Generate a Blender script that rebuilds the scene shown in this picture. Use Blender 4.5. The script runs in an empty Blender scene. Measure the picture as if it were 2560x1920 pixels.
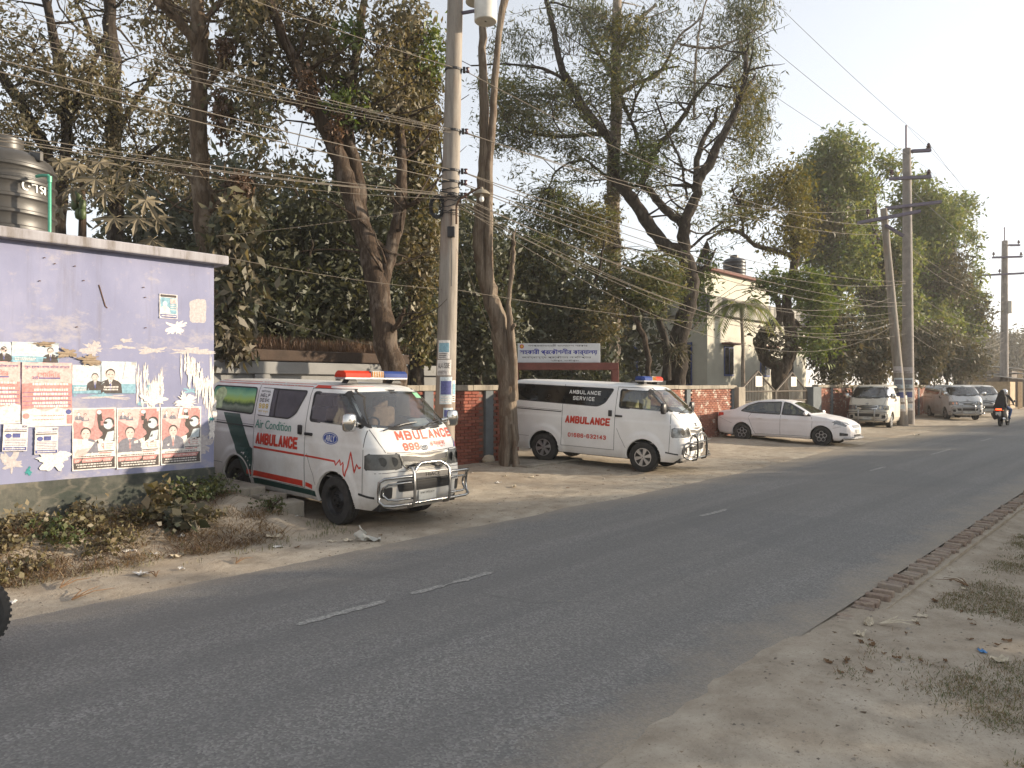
import bpy, bmesh, math, random
import numpy as np
from mathutils import Vector, Matrix
from mathutils.bvhtree import BVHTree
from mathutils.geometry import tessellate_polygon

R = math.radians
sc = bpy.context.scene
COL = sc.collection

# ------------------------------------------------------------------ camera
CAM_H = 1.98                      # eye height above the road
VIEW = R(42.4)                    # heading of the camera, measured from the road axis (+X)
FPX, CX, HORIZON = 1850.0, 1280.0, 964.0      # focal length, centre and horizon in photo pixels (2560 wide)
cam = bpy.data.cameras.new('camera')
cam.sensor_width = 36.0
cam.lens = 36.0 * FPX / 2560.0
cam.shift_y = 4.0 / 2560.0
cam.clip_start = 0.1
cam.clip_end = 6000.0
camo = bpy.data.objects.new('camera', cam)
camo.location = (0, 0, CAM_H)
camo.rotation_euler = (R(90), 0, VIEW - R(90))
COL.objects.link(camo)
sc.camera = camo

# ------------------------------------------------------------------ sky, sun, exposure
SUN_AZ, SUN_EL = R(47), R(14.0)    # azimuth away from the wall normal (-Y) towards +X, elevation
SUN = Vector((math.sin(SUN_AZ) * math.cos(SUN_EL), -math.cos(SUN_AZ) * math.cos(SUN_EL), math.sin(SUN_EL)))
world = bpy.data.worlds.new('World')
sc.world = world
world.use_nodes = True
wn = world.node_tree
sky = wn.nodes.new('ShaderNodeTexSky')
sky.sky_type = 'NISHITA'
sky.sun_disc = False
sky.sun_elevation = SUN_EL
sky.sun_rotation = math.atan2(SUN.x, SUN.y)
sky.altitude = 0
sky.air_density = 1.0
sky.dust_density = 1.0
sky.ozone_density = 2.5
bg = wn.nodes['Background']
bg.inputs[1].default_value = 0.15
hsv = wn.nodes.new('ShaderNodeHueSaturation')       # hazy air: the same sky, paler
hsv.inputs['Saturation'].default_value = 0.34
wn.links.new(sky.outputs[0], hsv.inputs['Color'])
gam = wn.nodes.new('ShaderNodeGamma')                # milky, evened-out brightness of a hazy sky
gam.inputs['Gamma'].default_value = 0.62
wn.links.new(hsv.outputs[0], gam.inputs['Color'])
wn.links.new(gam.outputs[0], bg.inputs[0])
sl = bpy.data.lights.new('sun', 'SUN')
sl.energy = 3.0
sl.angle = R(1.2)
sl.color = (1.0, 0.84, 0.64)
so = bpy.data.objects.new('sun', sl)
so.rotation_euler = SUN.to_track_quat('Z', 'Y').to_euler()
so.location = (20, -20, 30)
COL.objects.link(so)
sc.view_settings.view_transform = 'Standard'
sc.view_settings.look = 'None'
sc.view_settings.exposure = 1.72
sc.view_settings.gamma = 1.0
sc.view_settings.use_curve_mapping = False
sc.render.engine = 'CYCLES'
sc.cycles.use_denoising = True
sc.cycles.max_bounces = 7
sc.cycles.transparent_max_bounces = 12
sc.cycles.sample_clamp_indirect = 6.0
sc.cycles.caustics_reflective = False
sc.cycles.caustics_refractive = False

HAZE = 0.0008
sc.cycles.volume_bounces = 1
# low trees on the near side of the road, outside the picture: x, y, height, crown radius, sprays, trunk height
NEAR_TREES = [(11 + 3.1 * k, -4.2 - 0.5 * (k % 3), 3.9 + 0.35 * ((k * 7) % 4) * (k > 2), 2.2, 420, 2.3 if k < 4 else 0.9) for k in range(19)] + [(20.6, -4.8, 6.3, 2.3, 520, 0.5)]

# ------------------------------------------------------------------ from a photo pixel to a place
_ca, _sa = math.cos(VIEW), math.sin(VIEW)
def P(u, v, d):
    t = (u - CX) / FPX
    return Vector((d * (_ca + t * _sa), d * (_sa - t * _ca), CAM_H - (v - HORIZON) / FPX * d))
def onY(u, v, Y):
    t = (u - CX) / FPX
    return P(u, v, Y / (_sa - t * _ca))
def gnd(u, v, z=0.0):
    return P(u, v, (CAM_H - z) * FPX / (v - HORIZON))
def mpp(d):                       # metres per photo pixel at depth d
    return d / FPX

# ------------------------------------------------------------------ mesh helpers
class MB:
    def __init__(s):
        s.v, s.f, s.m = [], [], []
    def add(s, vs, fs, mi=0):
        o = len(s.v)
        s.v += [tuple(p) for p in vs]
        s.f += [tuple(o + i for i in f) for f in fs]
        s.m += [mi] * len(fs)
        return s
    def box(s, c, size, rz=0.0, rot=None, mi=0):
        sx, sy, sz = size[0] / 2, size[1] / 2, size[2] / 2
        M = rot if rot is not None else Matrix.Rotation(rz, 3, 'Z')
        vs = [Vector(c) + M @ Vector((x * sx, y * sy, z * sz)) for x in (-1, 1) for y in (-1, 1) for z in (-1, 1)]
        return s.add(vs, [(0, 1, 3, 2), (4, 6, 7, 5), (0, 4, 5, 1), (2, 3, 7, 6), (0, 2, 6, 4), (1, 5, 7, 3)], mi)
    def bbox(s, c, size, b=0.01, rz=0.0, mi=0):     # box with bevelled edges
        bm = bmesh.new()
        bmesh.ops.create_cube(bm, size=1)
        for q in bm.verts: q.co = Vector((q.co.x * size[0], q.co.y * size[1], q.co.z * size[2]))
        bmesh.ops.bevel(bm, geom=bm.edges[:], offset=b, segments=2, affect='EDGES', profile=0.5)
        M = Matrix.Rotation(rz, 3, 'Z')
        bm.verts.index_update()
        s.add([Vector(c) + M @ q.co for q in bm.verts], [[q.index for q in f.verts] for f in bm.faces], mi)
        bm.free()
        return s
    def tube(s, pts, rad, n=8, cap=True, mi=0, flat=1.0):
        pts = [Vector(p) for p in pts]
        if not hasattr(rad, '__len__'): rad = [rad] * len(pts)
        rings, prev = [], None
        for i, p in enumerate(pts):
            t = (pts[min(i + 1, len(pts) - 1)] - pts[max(i - 1, 0)])
            t = t.normalized() if t.length > 1e-9 else Vector((0, 0, 1))
            a = prev - t * prev.dot(t) if prev is not None else t.orthogonal()
            a = a.normalized() if a.length > 1e-6 else t.orthogonal().normalized()
            prev = a
            b = t.cross(a)
            rings.append([p + (a * math.cos(2 * math.pi * k / n) + b * flat * math.sin(2 * math.pi * k / n)) * rad[i] for k in range(n)])
        vs = [q for r_ in rings for q in r_]
        fs = [(i * n + k, i * n + (k + 1) % n, (i + 1) * n + (k + 1) % n, (i + 1) * n + k) for i in range(len(pts) - 1) for k in range(n)]
        if cap:
            fs.append(tuple(range(n - 1, -1, -1)))
            fs.append(tuple((len(pts) - 1) * n + k for k in range(n)))
        return s.add(vs, fs, mi)
    def lathe(s, prof, n=24, axis='Z', c=(0, 0, 0), mi=0, closed=False):
        vs, fs = [], []
        for r_, h in prof:
            for k in range(n):
                a = 2 * math.pi * k / n
                x, y = r_ * math.cos(a), r_ * math.sin(a)
                p = {'Z': (x, y, h), 'Y': (x, h, y), 'X': (h, x, y)}[axis]
                vs.append(Vector(c) + Vector(p))
        m_ = len(prof)
        for i in range(m_ if closed else m_ - 1):
            j = (i + 1) % m_
            for k in range(n):
                q = (i * n + k, i * n + (k + 1) % n, j * n + (k + 1) % n, j * n + k)
                fs.append(q if axis != 'Y' else q[::-1])
        return s.add(vs, fs, mi)
    def prism(s, poly, axis, a, b, mi=0):           # extrude a 2D polygon along an axis
        def mk(p, h):
            return {'Y': (p[0], h, p[1]), 'X': (h, p[0], p[1]), 'Z': (p[0], p[1], h)}[axis]
        n = len(poly)
        vs = [mk(p, a) for p in poly] + [mk(p, b) for p in poly]
        fs = [(i, (i + 1) % n, n + (i + 1) % n, n + i) for i in range(n)]
        tri = tessellate_polygon([[Vector((p[0], p[1], 0)) for p in poly]])
        fs += [t for t in tri] + [tuple(n + k for k in t[::-1]) for t in tri]
        return s.add(vs, fs, mi)
    def poly(s, pts, mi=0):
        pts = [Vector(p) for p in pts]
        return s.add(pts, [t for t in tessellate_polygon([pts])], mi)
    def grid(s, fn, nu, nv, mi=0):
        vs = [fn(i / nu, j / nv) for j in range(nv + 1) for i in range(nu + 1)]
        fs = [(j * (nu + 1) + i, j * (nu + 1) + i + 1, (j + 1) * (nu + 1) + i + 1, (j + 1) * (nu + 1) + i) for j in range(nv) for i in range(nu)]
        return s.add(vs, fs, mi)
    def mesh(s, name='m', smooth=None):
        me = bpy.data.meshes.new(name)
        me.from_pydata(s.v, [], s.f)
        if any(s.m): me.polygons.foreach_set('material_index', s.m)
        if smooth is not None:
            me.shade_smooth()
            me.set_sharp_from_angle(angle=R(smooth))
        me.update()
        return me

def fix_normals(me):
    bm = bmesh.new(); bm.from_mesh(me)
    bmesh.ops.recalc_face_normals(bm, faces=bm.faces[:])
    bm.to_mesh(me); bm.free()
    return me

def obj(name, geo, mat=None, parent=None, smooth=None, loc=None, rot=None):
    me = geo
    if isinstance(geo, MB):
        me = geo.mesh(name, smooth)
    o = bpy.data.objects.new(name, me)
    COL.objects.link(o)
    if mat is not None and len(me.materials) == 0:
        for m_ in (mat if isinstance(mat, (list, tuple)) else [mat]):
            me.materials.append(m_)
    elif mat is not None and me.materials[0] is not mat and not isinstance(mat, (list, tuple)):
        o.material_slots[0].link = 'OBJECT'
        o.material_slots[0].material = mat
    if parent is not None: o.parent = parent
    if loc is not None: o.location = loc
    if rot is not None: o.rotation_euler = rot
    return o
def tag(o, label=None, cat=None, group=None, kind=None):
    if label: o['label'] = label
    if cat: o['category'] = cat
    if group: o['group'] = group
    if kind: o['kind'] = kind
    return o
def thing(name, label, cat, loc=(0, 0, 0), rz=0.0, group=None, rot=None):
    o = bpy.data.objects.new(name, None)
    o.empty_display_size = 0.1
    COL.objects.link(o)
    o.location = loc
    o.rotation_euler = rot if rot is not None else (0, 0, rz)
    return tag(o, label, cat, group)
def copy_tree(root, loc=None, rz=None, label=None):
    def rec(o, par):
        c = o.copy(); COL.objects.link(c); c.parent = par
        for ch in kids.get(o.name, []): rec(ch, c)
        return c
    kids = {}
    for o in list(COL.objects):
        if o.parent is not None: kids.setdefault(o.parent.name, []).append(o)
    c = rec(root, None)
    if loc is not None: c.location = loc
    if rz is not None: c.rotation_euler = (0, 0, rz)
    if label: c['label'] = label
    return c

def np_mesh(name, verts, faces, smooth=False, quad=True):
    me = bpy.data.meshes.new(name)
    n, k = faces.shape
    me.vertices.add(len(verts)); me.vertices.foreach_set('co', verts.astype(np.float32).ravel())
    me.loops.add(n * k); me.loops.foreach_set('vertex_index', faces.astype(np.int32).ravel())
    me.polygons.add(n)
    me.polygons.foreach_set('loop_start', np.arange(0, n * k, k, dtype=np.int32))
    try: me.polygons.foreach_set('loop_total', np.full(n, k, dtype=np.int32))
    except Exception: pass
    me.update(calc_edges=True)
    if smooth: me.shade_smooth()
    return me

# ------------------------------------------------------------------ materials
class N:                          # tiny node-graph helper
    def __init__(s, name):
        s.m = bpy.data.materials.new(name); s.m.use_nodes = True
        s.t = s.m.node_tree
        s.b = s.t.nodes['Principled BSDF']
        s.out = s.t.nodes['Material Output']
    def n(s, kind, **kw):
        q = s.t.nodes.new('ShaderNode' + kind)
        for k, v_ in kw.items(): setattr(q, k, v_)
        return q
    def l(s, a, b): s.t.links.new(a, b)
    def coord(s, which='Object', scale=None):
        if which == 'World': o = s.n('NewGeometry').outputs['Position']
        else: o = s.n('TexCoord').outputs[which]
        if scale is not None:
            mp = s.n('Mapping'); mp.inputs['Scale'].default_value = scale
            s.l(o, mp.inputs[0]); o = mp.outputs[0]
        return o
    def noise(s, co, scale, detail=4, rough=0.6, dist=0.0):
        q = s.n('TexNoise'); q.inputs['Scale'].default_value = scale; q.inputs['Detail'].default_value = detail
        q.inputs['Roughness'].default_value = rough; q.inputs['Distortion'].default_value = dist
        s.l(co, q.inputs['Vector']); return q.outputs['Fac']
    def ramp(s, fac, stops, interp='LINEAR'):
        q = s.n('ValToRGB'); q.color_ramp.interpolation = interp
        e = q.color_ramp.elements
        while len(e) < len(stops): e.new(0.5)
        for i, (p, c) in enumerate(stops):
            e[i].position = p
            e[i].color = (c, c, c, 1) if not hasattr(c, '__len__') else (*c[:3], 1)
        s.l(fac, q.inputs[0]); return q.outputs[0]
    def mix(s, fac, a, b, mode='MIX'):
        q = s.n('Mix', data_type='RGBA', blend_type=mode)
        for i, x in ((0, fac), (6, a), (7, b)):
            if hasattr(x, 'is_output'): s.l(x, q.inputs[i])
            elif i == 0: q.inputs[0].default_value = x
            else: q.inputs[i].default_value = (*x[:3], 1)
        return q.outputs[2]
    def math(s, op, a, b=0.0, clamp=False):
        q = s.n('Math', operation=op, use_clamp=clamp)
        for i, x in ((0, a), (1, b)):
            if hasattr(x, 'is_output'): s.l(x, q.inputs[i])
            else: q.inputs[i].default_value = x
        return q.outputs[0]
    def bump(s, h, strength=0.3, dist=0.02):
        q = s.n('Bump'); q.inputs['Strength'].default_value = strength; q.inputs['Distance'].default_value = dist
        s.l(h, q.inputs['Height']); s.l(q.outputs[0], s.b.inputs['Normal']); return q
    def set(s, **kw):
        for k, v_ in kw.items():
            i = s.b.inputs[k.replace('_', ' ')]
            if hasattr(v_, 'is_output'): s.l(v_, i)
            elif hasattr(v_, '__len__') and len(v_) == 3: i.default_value = (*v_, 1)
            else: i.default_value = v_
        return s

def plain(name, col, rough=0.6, metal=0.0, var=0.15, scale=6.0, bump=0.0, spec=0.5, coat=0.0):
    g = N(name)
    co = g.coord()
    f = g.noise(co, scale)
    c2 = [x * (1 - var) for x in col]; c1 = [min(1, x * (1 + var)) for x in col]
    g.set(Base_Color=g.ramp(f, [(0.3, c2), (0.7, c1)]), Metallic=metal, Roughness=rough)
    g.b.inputs['Specular IOR Level'].default_value = spec
    g.b.inputs['Coat Weight'].default_value = coat
    g.b.inputs['Coat Roughness'].default_value = 0.05
    if bump: g.bump(g.noise(co, scale * 6, 5), bump)
    return g.m

def paper(name, col, var=0.22):
    return plain(name, col, 0.8, 0, var, 32, 0.08, 0.3)

def car_paint(name, col, dirt=0.35, dust=(0.36, 0.30, 0.23), low=0.55):
    g = N(name)
    co = g.coord()
    sep = g.n('SeparateXYZ'); g.l(co, sep.inputs[0])
    big = g.noise(co, 2.2, 6, 0.65)
    streak = g.noise(g.coord('Object', (14, 14, 1.2)), 1.0, 4)
    low_ = g.n('MapRange'); low_.inputs[1].default_value = low + 0.45; low_.inputs[2].default_value = 0.25
    low_.inputs[3].default_value = 0.0; low_.inputs[4].default_value = 1.0
    g.l(sep.outputs[2], low_.inputs[0])
    d = g.math('ADD', g.math('MULTIPLY', g.ramp(big, [(0.45, 0), (0.75, 1)]), dirt), g.math('MULTIPLY', low_.outputs[0], g.math('MULTIPLY', streak, dirt * 1.6)), True)
    g.set(Base_Color=g.mix(d, col, dust), Roughness=g.math('ADD', 0.34, g.math('MULTIPLY', d, 0.45)))
    g.b.inputs['Specular IOR Level'].default_value = 0.4
    g.b.inputs['Coat Weight'].default_value = 0.12
    g.b.inputs['Coat Roughness'].default_value = 0.08
    return g.m

def glass(name, tint=(0.55, 0.6, 0.6), alpha=0.35, rough=0.03, dusty=0.08):
    g = N(name)
    tr = g.n('BsdfTransparent'); tr.inputs[0].default_value = (*tint, 1)
    gl = g.n('BsdfGlossy'); gl.inputs['Roughness'].default_value = rough; gl.inputs[0].default_value = (1, 1, 1, 1)
    df = g.n('BsdfDiffuse'); df.inputs[0].default_value = (0.42, 0.38, 0.32, 1)
    fr = g.n('Fresnel'); fr.inputs[0].default_value = 1.5
    k = g.math('ADD', g.math('MULTIPLY', fr.outputs[0], 1.0), alpha, True)
    m1 = g.n('MixShader'); g.l(k, m1.inputs[0]); g.l(tr.outputs[0], m1.inputs[1]); g.l(gl.outputs[0], m1.inputs[2])
    du = g.math('MULTIPLY', g.ramp(g.noise(g.coord(), 3.0, 5), [(0.3, 0.4), (0.75, 1.0)]), dusty)
    m2 = g.n('MixShader'); g.l(du, m2.inputs[0]); g.l(m1.outputs[0], m2.inputs[1]); g.l(df.outputs[0], m2.inputs[2])
    g.l(m2.outputs[0], g.out.inputs[0])
    return g.m

def leaf_mat(name, cols, trans=0.35, rough=0.55, dusty=0.0, dust=(0.26, 0.20, 0.13)):
    g = N(name)
    ge = g.n('NewGeometry')
    stops = [((i + 0.5) / len(cols), c) for i, c in enumerate(cols)]
    c = g.ramp(ge.outputs['Random Per Island'], stops, 'LINEAR')
    big = g.noise(g.coord('World'), 0.55, 3)
    c = g.mix(g.ramp(big, [(0.35, 0.0), (0.7, 0.45)]), c, cols[0], 'MIX')
    if dusty: c = g.mix(g.math('MULTIPLY', g.ramp(g.noise(g.coord('World'), 1.3, 4), [(0.4, 0), (0.65, 1)]), dusty), c, dust)
    df = g.n('BsdfDiffuse'); g.l(c, df.inputs[0])
    tl = g.n('BsdfTranslucent'); g.l(g.mix(1.0, c, (1.0, 0.9, 0.45), 'MULTIPLY'), tl.inputs[0])
    gl = g.n('BsdfGlossy'); gl.inputs['Roughness'].default_value = rough; gl.inputs[0].default_value = (0.7, 0.7, 0.7, 1)
    m1 = g.n('MixShader'); m1.inputs[0].default_value = trans; g.l(df.outputs[0], m1.inputs[1]); g.l(tl.outputs[0], m1.inputs[2])
    m2 = g.n('MixShader'); m2.inputs[0].default_value = 0.05; g.l(m1.outputs[0], m2.inputs[1]); g.l(gl.outputs[0], m2.inputs[2])
    g.l(m2.outputs[0], g.out.inputs[0])
    return g.m

def bark_mat(name, c1, c2, scale=(9, 9, 1.6), patch=None, bump=0.8):
    g = N(name)
    co = g.coord('World', scale)
    f = g.noise(co, 1.6, 8, 0.7, 0.6)
    c = g.ramp(f, [(0.32, c1), (0.68, c2)])
    if patch:
        c = g.mix(g.ramp(g.noise(g.coord('World', (3, 3, 1.5)), 1.7, 5), [(0.52, 0), (0.62, 0.8)]), c, patch)
    g.set(Base_Color=c, Roughness=0.9)
    g.b.inputs['Specular IOR Level'].default_value = 0.2
    g.bump(f, bump, 0.05)
    return g.m

M = {}
M['white_paint'] = plain('white_paint', (0.72, 0.70, 0.66), 0.5)
M['black_rubber'] = plain('black_rubber', (0.018, 0.018, 0.019), 0.75, 0, 0.3, 9)
M['tyre'] = plain('tyre_rubber', (0.028, 0.027, 0.026), 0.85, 0, 0.35, 12, 0.15)
M['black_plastic'] = plain('black_plastic', (0.02, 0.02, 0.022), 0.45, 0, 0.2)
M['steel_dark'] = plain('black_steel', (0.03, 0.03, 0.032), 0.5, 0.6, 0.3)
M['chrome'] = plain('chrome', (0.55, 0.54, 0.52), 0.16, 1.0, 0.1, 5)
M['bar_chrome'] = plain('bull_bar_chrome', (0.33, 0.33, 0.325), 0.24, 1.0, 0.25, 7)
M['steel'] = plain('dull_steel', (0.36, 0.35, 0.34), 0.35, 1.0, 0.2, 6)
M['alloy'] = plain('silver_alloy', (0.46, 0.46, 0.47), 0.35, 0.7, 0.12)
M['red_lens'] = plain('red_lens', (0.42, 0.03, 0.012), 0.55, 0, 0.15, 5, 0, 0.12, 0.0)
M['blue_lens'] = plain('blue_lens', (0.022, 0.045, 0.17), 0.55, 0, 0.15, 5, 0, 0.12, 0.0)
M['tail_lens'] = plain('tail_lens', (0.45, 0.02, 0.015), 0.15, 0, 0.1, 5, 0, 0.6, 0.6)
M['clear_lens'] = plain('clear_lens', (0.22, 0.225, 0.225), 0.10, 0.35, 0.5, 14, 0, 0.5, 0.3)
M['foggy_lens'] = plain('foggy_lens', (0.085, 0.085, 0.08), 0.25, 0.1, 0.4, 8, 0, 0.4, 0.2)
M['reflector'] = plain('lamp_reflector', (0.7, 0.7, 0.7), 0.12, 1.0, 0.1)
M['under'] = plain('underbody', (0.014, 0.013, 0.012), 0.9)
M['seat'] = plain('seat_cloth', (0.30, 0.19, 0.13), 0.85, 0, 0.25, 14)
M['seat_pale'] = plain('pale_seat_cover', (0.55, 0.50, 0.25), 0.8, 0, 0.15)
M['seat_grey'] = plain('grey_seat_cloth', (0.20, 0.19, 0.18), 0.85)
M['dash'] = plain('dashboard_plastic', (0.06, 0.055, 0.05), 0.6)
M['red_decal'] = plain('red_decal', (0.52, 0.035, 0.015), 0.45, 0, 0.18, 9)
M['orange_decal'] = plain('faded_red_decal', (0.58, 0.10, 0.055), 0.5, 0, 0.2, 9)
M['green_decal'] = plain('dark_green_decal', (0.012, 0.055, 0.045), 0.4, 0, 0.15, 9)
M['teal_decal'] = plain('teal_decal', (0.02, 0.20, 0.14), 0.45)
M['blue_decal'] = plain('blue_decal', (0.015, 0.06, 0.30), 0.45)
M['white_decal'] = plain('white_decal', (0.70, 0.70, 0.68), 0.5)
M['black_ink'] = plain('black_ink', (0.03, 0.03, 0.035), 0.7)
M['blue_ink'] = plain('blue_ink', (0.03, 0.05, 0.25), 0.7)
M['yellow_ink'] = plain('yellow_ink', (0.60, 0.42, 0.06), 0.7)
M['wire'] = plain('wire_insulation', (0.105, 0.088, 0.068), 0.75)
M['rust'] = plain('rusty_iron', (0.11, 0.06, 0.035), 0.8, 0.2, 0.4, 8, 0.2)
M['porcelain'] = plain('brown_porcelain', (0.07, 0.035, 0.04), 0.25)

# ================================================================== lettering (flat meshes from the built-in font)
_tx = {}
def text2d(body, bold=0, shear=0.0):
    """(verts2d, tris) of a line of text, lower-left at 0,0, scaled so that its height is 1; bold = extra shifted copies"""
    key = (body, bold, shear)
    if key in _tx: return _tx[key]
    cu = bpy.data.curves.new('lettering', 'FONT'); cu.body = body; cu.resolution_u = 2; cu.shear = shear
    o = bpy.data.objects.new('lettering', cu); COL.objects.link(o)
    dg = bpy.context.evaluated_depsgraph_get()
    me = bpy.data.meshes.new_from_object(o.evaluated_get(dg))
    bm = bmesh.new(); bm.from_mesh(me); bmesh.ops.triangulate(bm, faces=bm.faces[:])
    bm.verts.index_update()
    v = [(q.co.x, q.co.y) for q in bm.verts]; f = [tuple(q.index for q in t.verts) for t in bm.faces]
    bm.free(); bpy.data.objects.remove(o); bpy.data.curves.remove(cu); bpy.data.meshes.remove(me)
    if not v: v, f = [(0, 0), (1, 0), (0, 1)], [(0, 1, 2)]
    x0 = min(p[0] for p in v); y0 = min(p[1] for p in v); y1 = max(p[1] for p in v); h = max(1e-6, y1 - y0)
    v = [((p[0] - x0) / h, (p[1] - y0) / h) for p in v]
    V, F = [], []
    for k in range(bold + 1):
        o_ = len(V)
        V += [(p[0] + k * 0.032, p[1] + (0.022 * (k % 2) if bold > 1 else 0), k) for p in v]
        F += [tuple(o_ + i for i in t) for t in f]
    w = max(p[0] for p in V)
    _tx[key] = (V, F, w)
    return _tx[key]
def put_text(mb, body, origin, right, up, w=None, h=None, bold=0, off=0.002, shear=0.0, mi=0):
    V, F, W = text2d(body, bold, shear)
    right, up = Vector(right).normalized(), Vector(up).normalized()
    nrm = right.cross(up)
    if h is None: h = w / W
    if w is None: w = W * h
    mb.add([Vector(origin) + right * (p[0] / W * w) + up * (p[1] * h) + nrm * (off + p[2] * 0.0004) for p in V], F, mi)
    return mb

# ================================================================== ground
from mathutils import noise as mnoise
def sstep(a, b, x):
    t = max(0.0, min(1.0, (x - a) / (b - a))); return t * t * (3 - 2 * t)
def road_far(X): return 7.15 + 0.85 * sstep(10, 30, X)
ROAD_NEAR = 2.28
def ground_h(X, Y, fine=True):
    n1 = mnoise.noise((X * 0.9, Y * 0.9, 0.3)); n2 = mnoise.noise((X * 3.1, Y * 3.1, 4.0)); n3 = mnoise.noise((X * 8.0, Y * 8.0, 9.0)) if fine else 0
    if Y > 4.7:
        e = road_far(X) + 0.16 * n1 + 0.09 * n2
        h = -0.05 + 0.072 * sstep(-0.25, 0.45, Y - e) + (0.018 * n2 + 0.011 * n3) * sstep(0, 1, Y - e + 0.3)
        h += 0.10 * sstep(9.3, 11.6, Y) * sstep(3.0, 6.0, X)
        bank = sstep(8.35, 9.75, Y + 0.25 * n1 + 0.12 * n2) * sstep(6.15, 5.0, X + 0.25 * n2)
        h += bank * (0.29 + 0.12 * sstep(3.4, 4.4, X) + 0.05 * n2)
    else:
        wx = sstep(8.2, 5.6, X)
        h = -0.05 - 0.06 * (1 - wx) * sstep(2.15, 1.75, Y) + 0.03 * (1 - wx) * sstep(2.1, 1.6, Y)
        e = 2.37 + 0.11 * n1 + 0.10 * n2
        h += wx * 0.085 * sstep(0.30, -0.35, Y - e)
        h += (0.02 * n2 + 0.008 * n3 + 0.02 * n1) * sstep(2.3, 1.9, Y)
    return h
def lines(segs):
    out = []
    for a, b, st in segs:
        n = max(1, int(round((b - a) / st)))
        out += [a + (b - a) * i / n for i in range(n)]
    return out + [segs[-1][1]]
gx = lines([(-2500, -300, 550), (-300, -20, 40), (-20, -2, 1.0), (-2, 18, 0.11), (18, 70, 0.4), (70, 300, 12), (300, 2800, 500)])
gy = lines([(-2500, -200, 460), (-200, -6, 20), (-6, -0.5, 0.5), (-0.5, 13.2, 0.1), (13.2, 24, 0.6), (24, 300, 20), (300, 2800, 500)])
gv = np.array([(x, y, ground_h(x, y) if (-20 < x < 70 and -6 < y < 24) else (-0.05 if -8 < y < 9 else 0.1)) for y in gy for x in gx])
nx, ny = len(gx), len(gy)
ii, jj = np.meshgrid(np.arange(nx - 1), np.arange(ny - 1))
q0 = (jj * nx + ii).ravel()
gf = np.stack([q0, q0 + 1, q0 + nx + 1, q0 + nx], 1)
g = N('dusty_earth')
co = g.coord('World')
n_big, n_mid, n_fine = g.noise(co, 0.5, 5), g.noise(co, 3.0, 8, 0.7), g.noise(co, 38, 6, 0.75)
c = g.ramp(n_mid, [(0.3, (0.27, 0.23, 0.18)), (0.5, (0.39, 0.34, 0.27)), (0.72, (0.49, 0.435, 0.355))])
c = g.mix(g.ramp(n_big, [(0.42, 0), (0.66, 0.55)]), c, (0.25, 0.195, 0.14))
c = g.mix(g.ramp(n_fine, [(0.56, 0), (0.68, 0.6)]), c, (0.16, 0.125, 0.09))
vs = g.n('TexVoronoi'); vs.inputs['Scale'].default_value = 26; g.l(co, vs.inputs['Vector'])
c = g.mix(g.ramp(vs.outputs['Distance'], [(0.10, 0.55), (0.17, 0.0)]), c, (0.20, 0.17, 0.14))
c = g.mix(g.ramp(g.noise(g.coord('World', (22, 60, 22)), 1.0, 3), [(0.66, 0), (0.72, 0.6)]), c, (0.12, 0.09, 0.06))
g.set(Base_Color=c, Roughness=0.95); g.b.inputs['Specular IOR Level'].default_value = 0.15
g.bump(g.math('ADD', g.math('MULTIPLY', n_fine, 0.5), n_mid), 0.7, 0.03)
M['earth'] = g.m
ground = obj('ground', np_mesh('ground', gv, gf, True), M['earth'])
tag(ground, kind='structure')

# ---------------------------------------------------------------- road
g = N('worn_asphalt')
co = g.coord('World')
vo = g.n('TexVoronoi'); vo.inputs['Scale'].default_value = 70; g.l(co, vo.inputs['Vector'])
sp = g.noise(co, 120, 3, 0.6)
big = g.noise(g.coord('World', (0.25, 1.0, 1)), 0.9, 5)
c = g.ramp(vo.outputs['Color'], [(0.08, (0.135, 0.130, 0.124)), (0.55, (0.205, 0.198, 0.187)), (0.92, (0.32, 0.308, 0.287))])
c = g.mix(g.ramp(big, [(0.38, 0), (0.68, 0.55)]), c, (0.18, 0.17, 0.155))
trk = g.noise(g.coord('World', (0.05, 1.5, 1)), 1.0, 4, 0.6)
c = g.mix(g.ramp(trk, [(0.42, 0.0), (0.64, 0.5)]), c, (0.135, 0.131, 0.126))
pat = g.n('TexVoronoi'); pat.inputs['Scale'].default_value = 0.45; g.l(g.mix(0.4, co, g.n('TexNoise').outputs['Color']), pat.inputs['Vector'])
c = g.mix(g.ramp(pat.outputs['Color'], [(0.70, 0.0), (0.74, 0.22)], 'LINEAR'), c, (0.13, 0.13, 0.13))
sep = g.n('SeparateXYZ'); g.l(co, sep.inputs[0])
wob = g.math('ADD', sep.outputs[1], g.math('MULTIPLY', g.math('SUBTRACT', g.noise(co, 0.8, 6, 0.7), 0.5), 1.7))
def band(a, b):
    q = g.n('MapRange'); q.inputs[1].default_value = a; q.inputs[2].default_value = b; g.l(wob, q.inputs[0]); return q.outputs[0]
edge = g.math('MAXIMUM', band(6.75, 7.65), band(2.75, 2.15))
dusty = g.math('MULTIPLY', edge, g.ramp(g.noise(co, 26, 5, 0.8), [(0.3, 0.35), (0.6, 1.0)]), True)
crk = g.n('TexVoronoi', feature='DISTANCE_TO_EDGE'); crk.inputs['Scale'].default_value = 0.8
g.l(g.mix(0.5, co, g.n('TexNoise').outputs['Color']), crk.inputs['Vector'])
cm = g.math('MULTIPLY', g.ramp(crk.outputs['Distance'], [(0.002, 0.22), (0.007, 0.0)]), g.ramp(g.noise(co, 0.35, 3), [(0.5, 0), (0.6, 1)]))
c = g.mix(cm, c, (0.05, 0.048, 0.045))
c = g.mix(dusty, c, (0.33, 0.28, 0.215))
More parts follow.
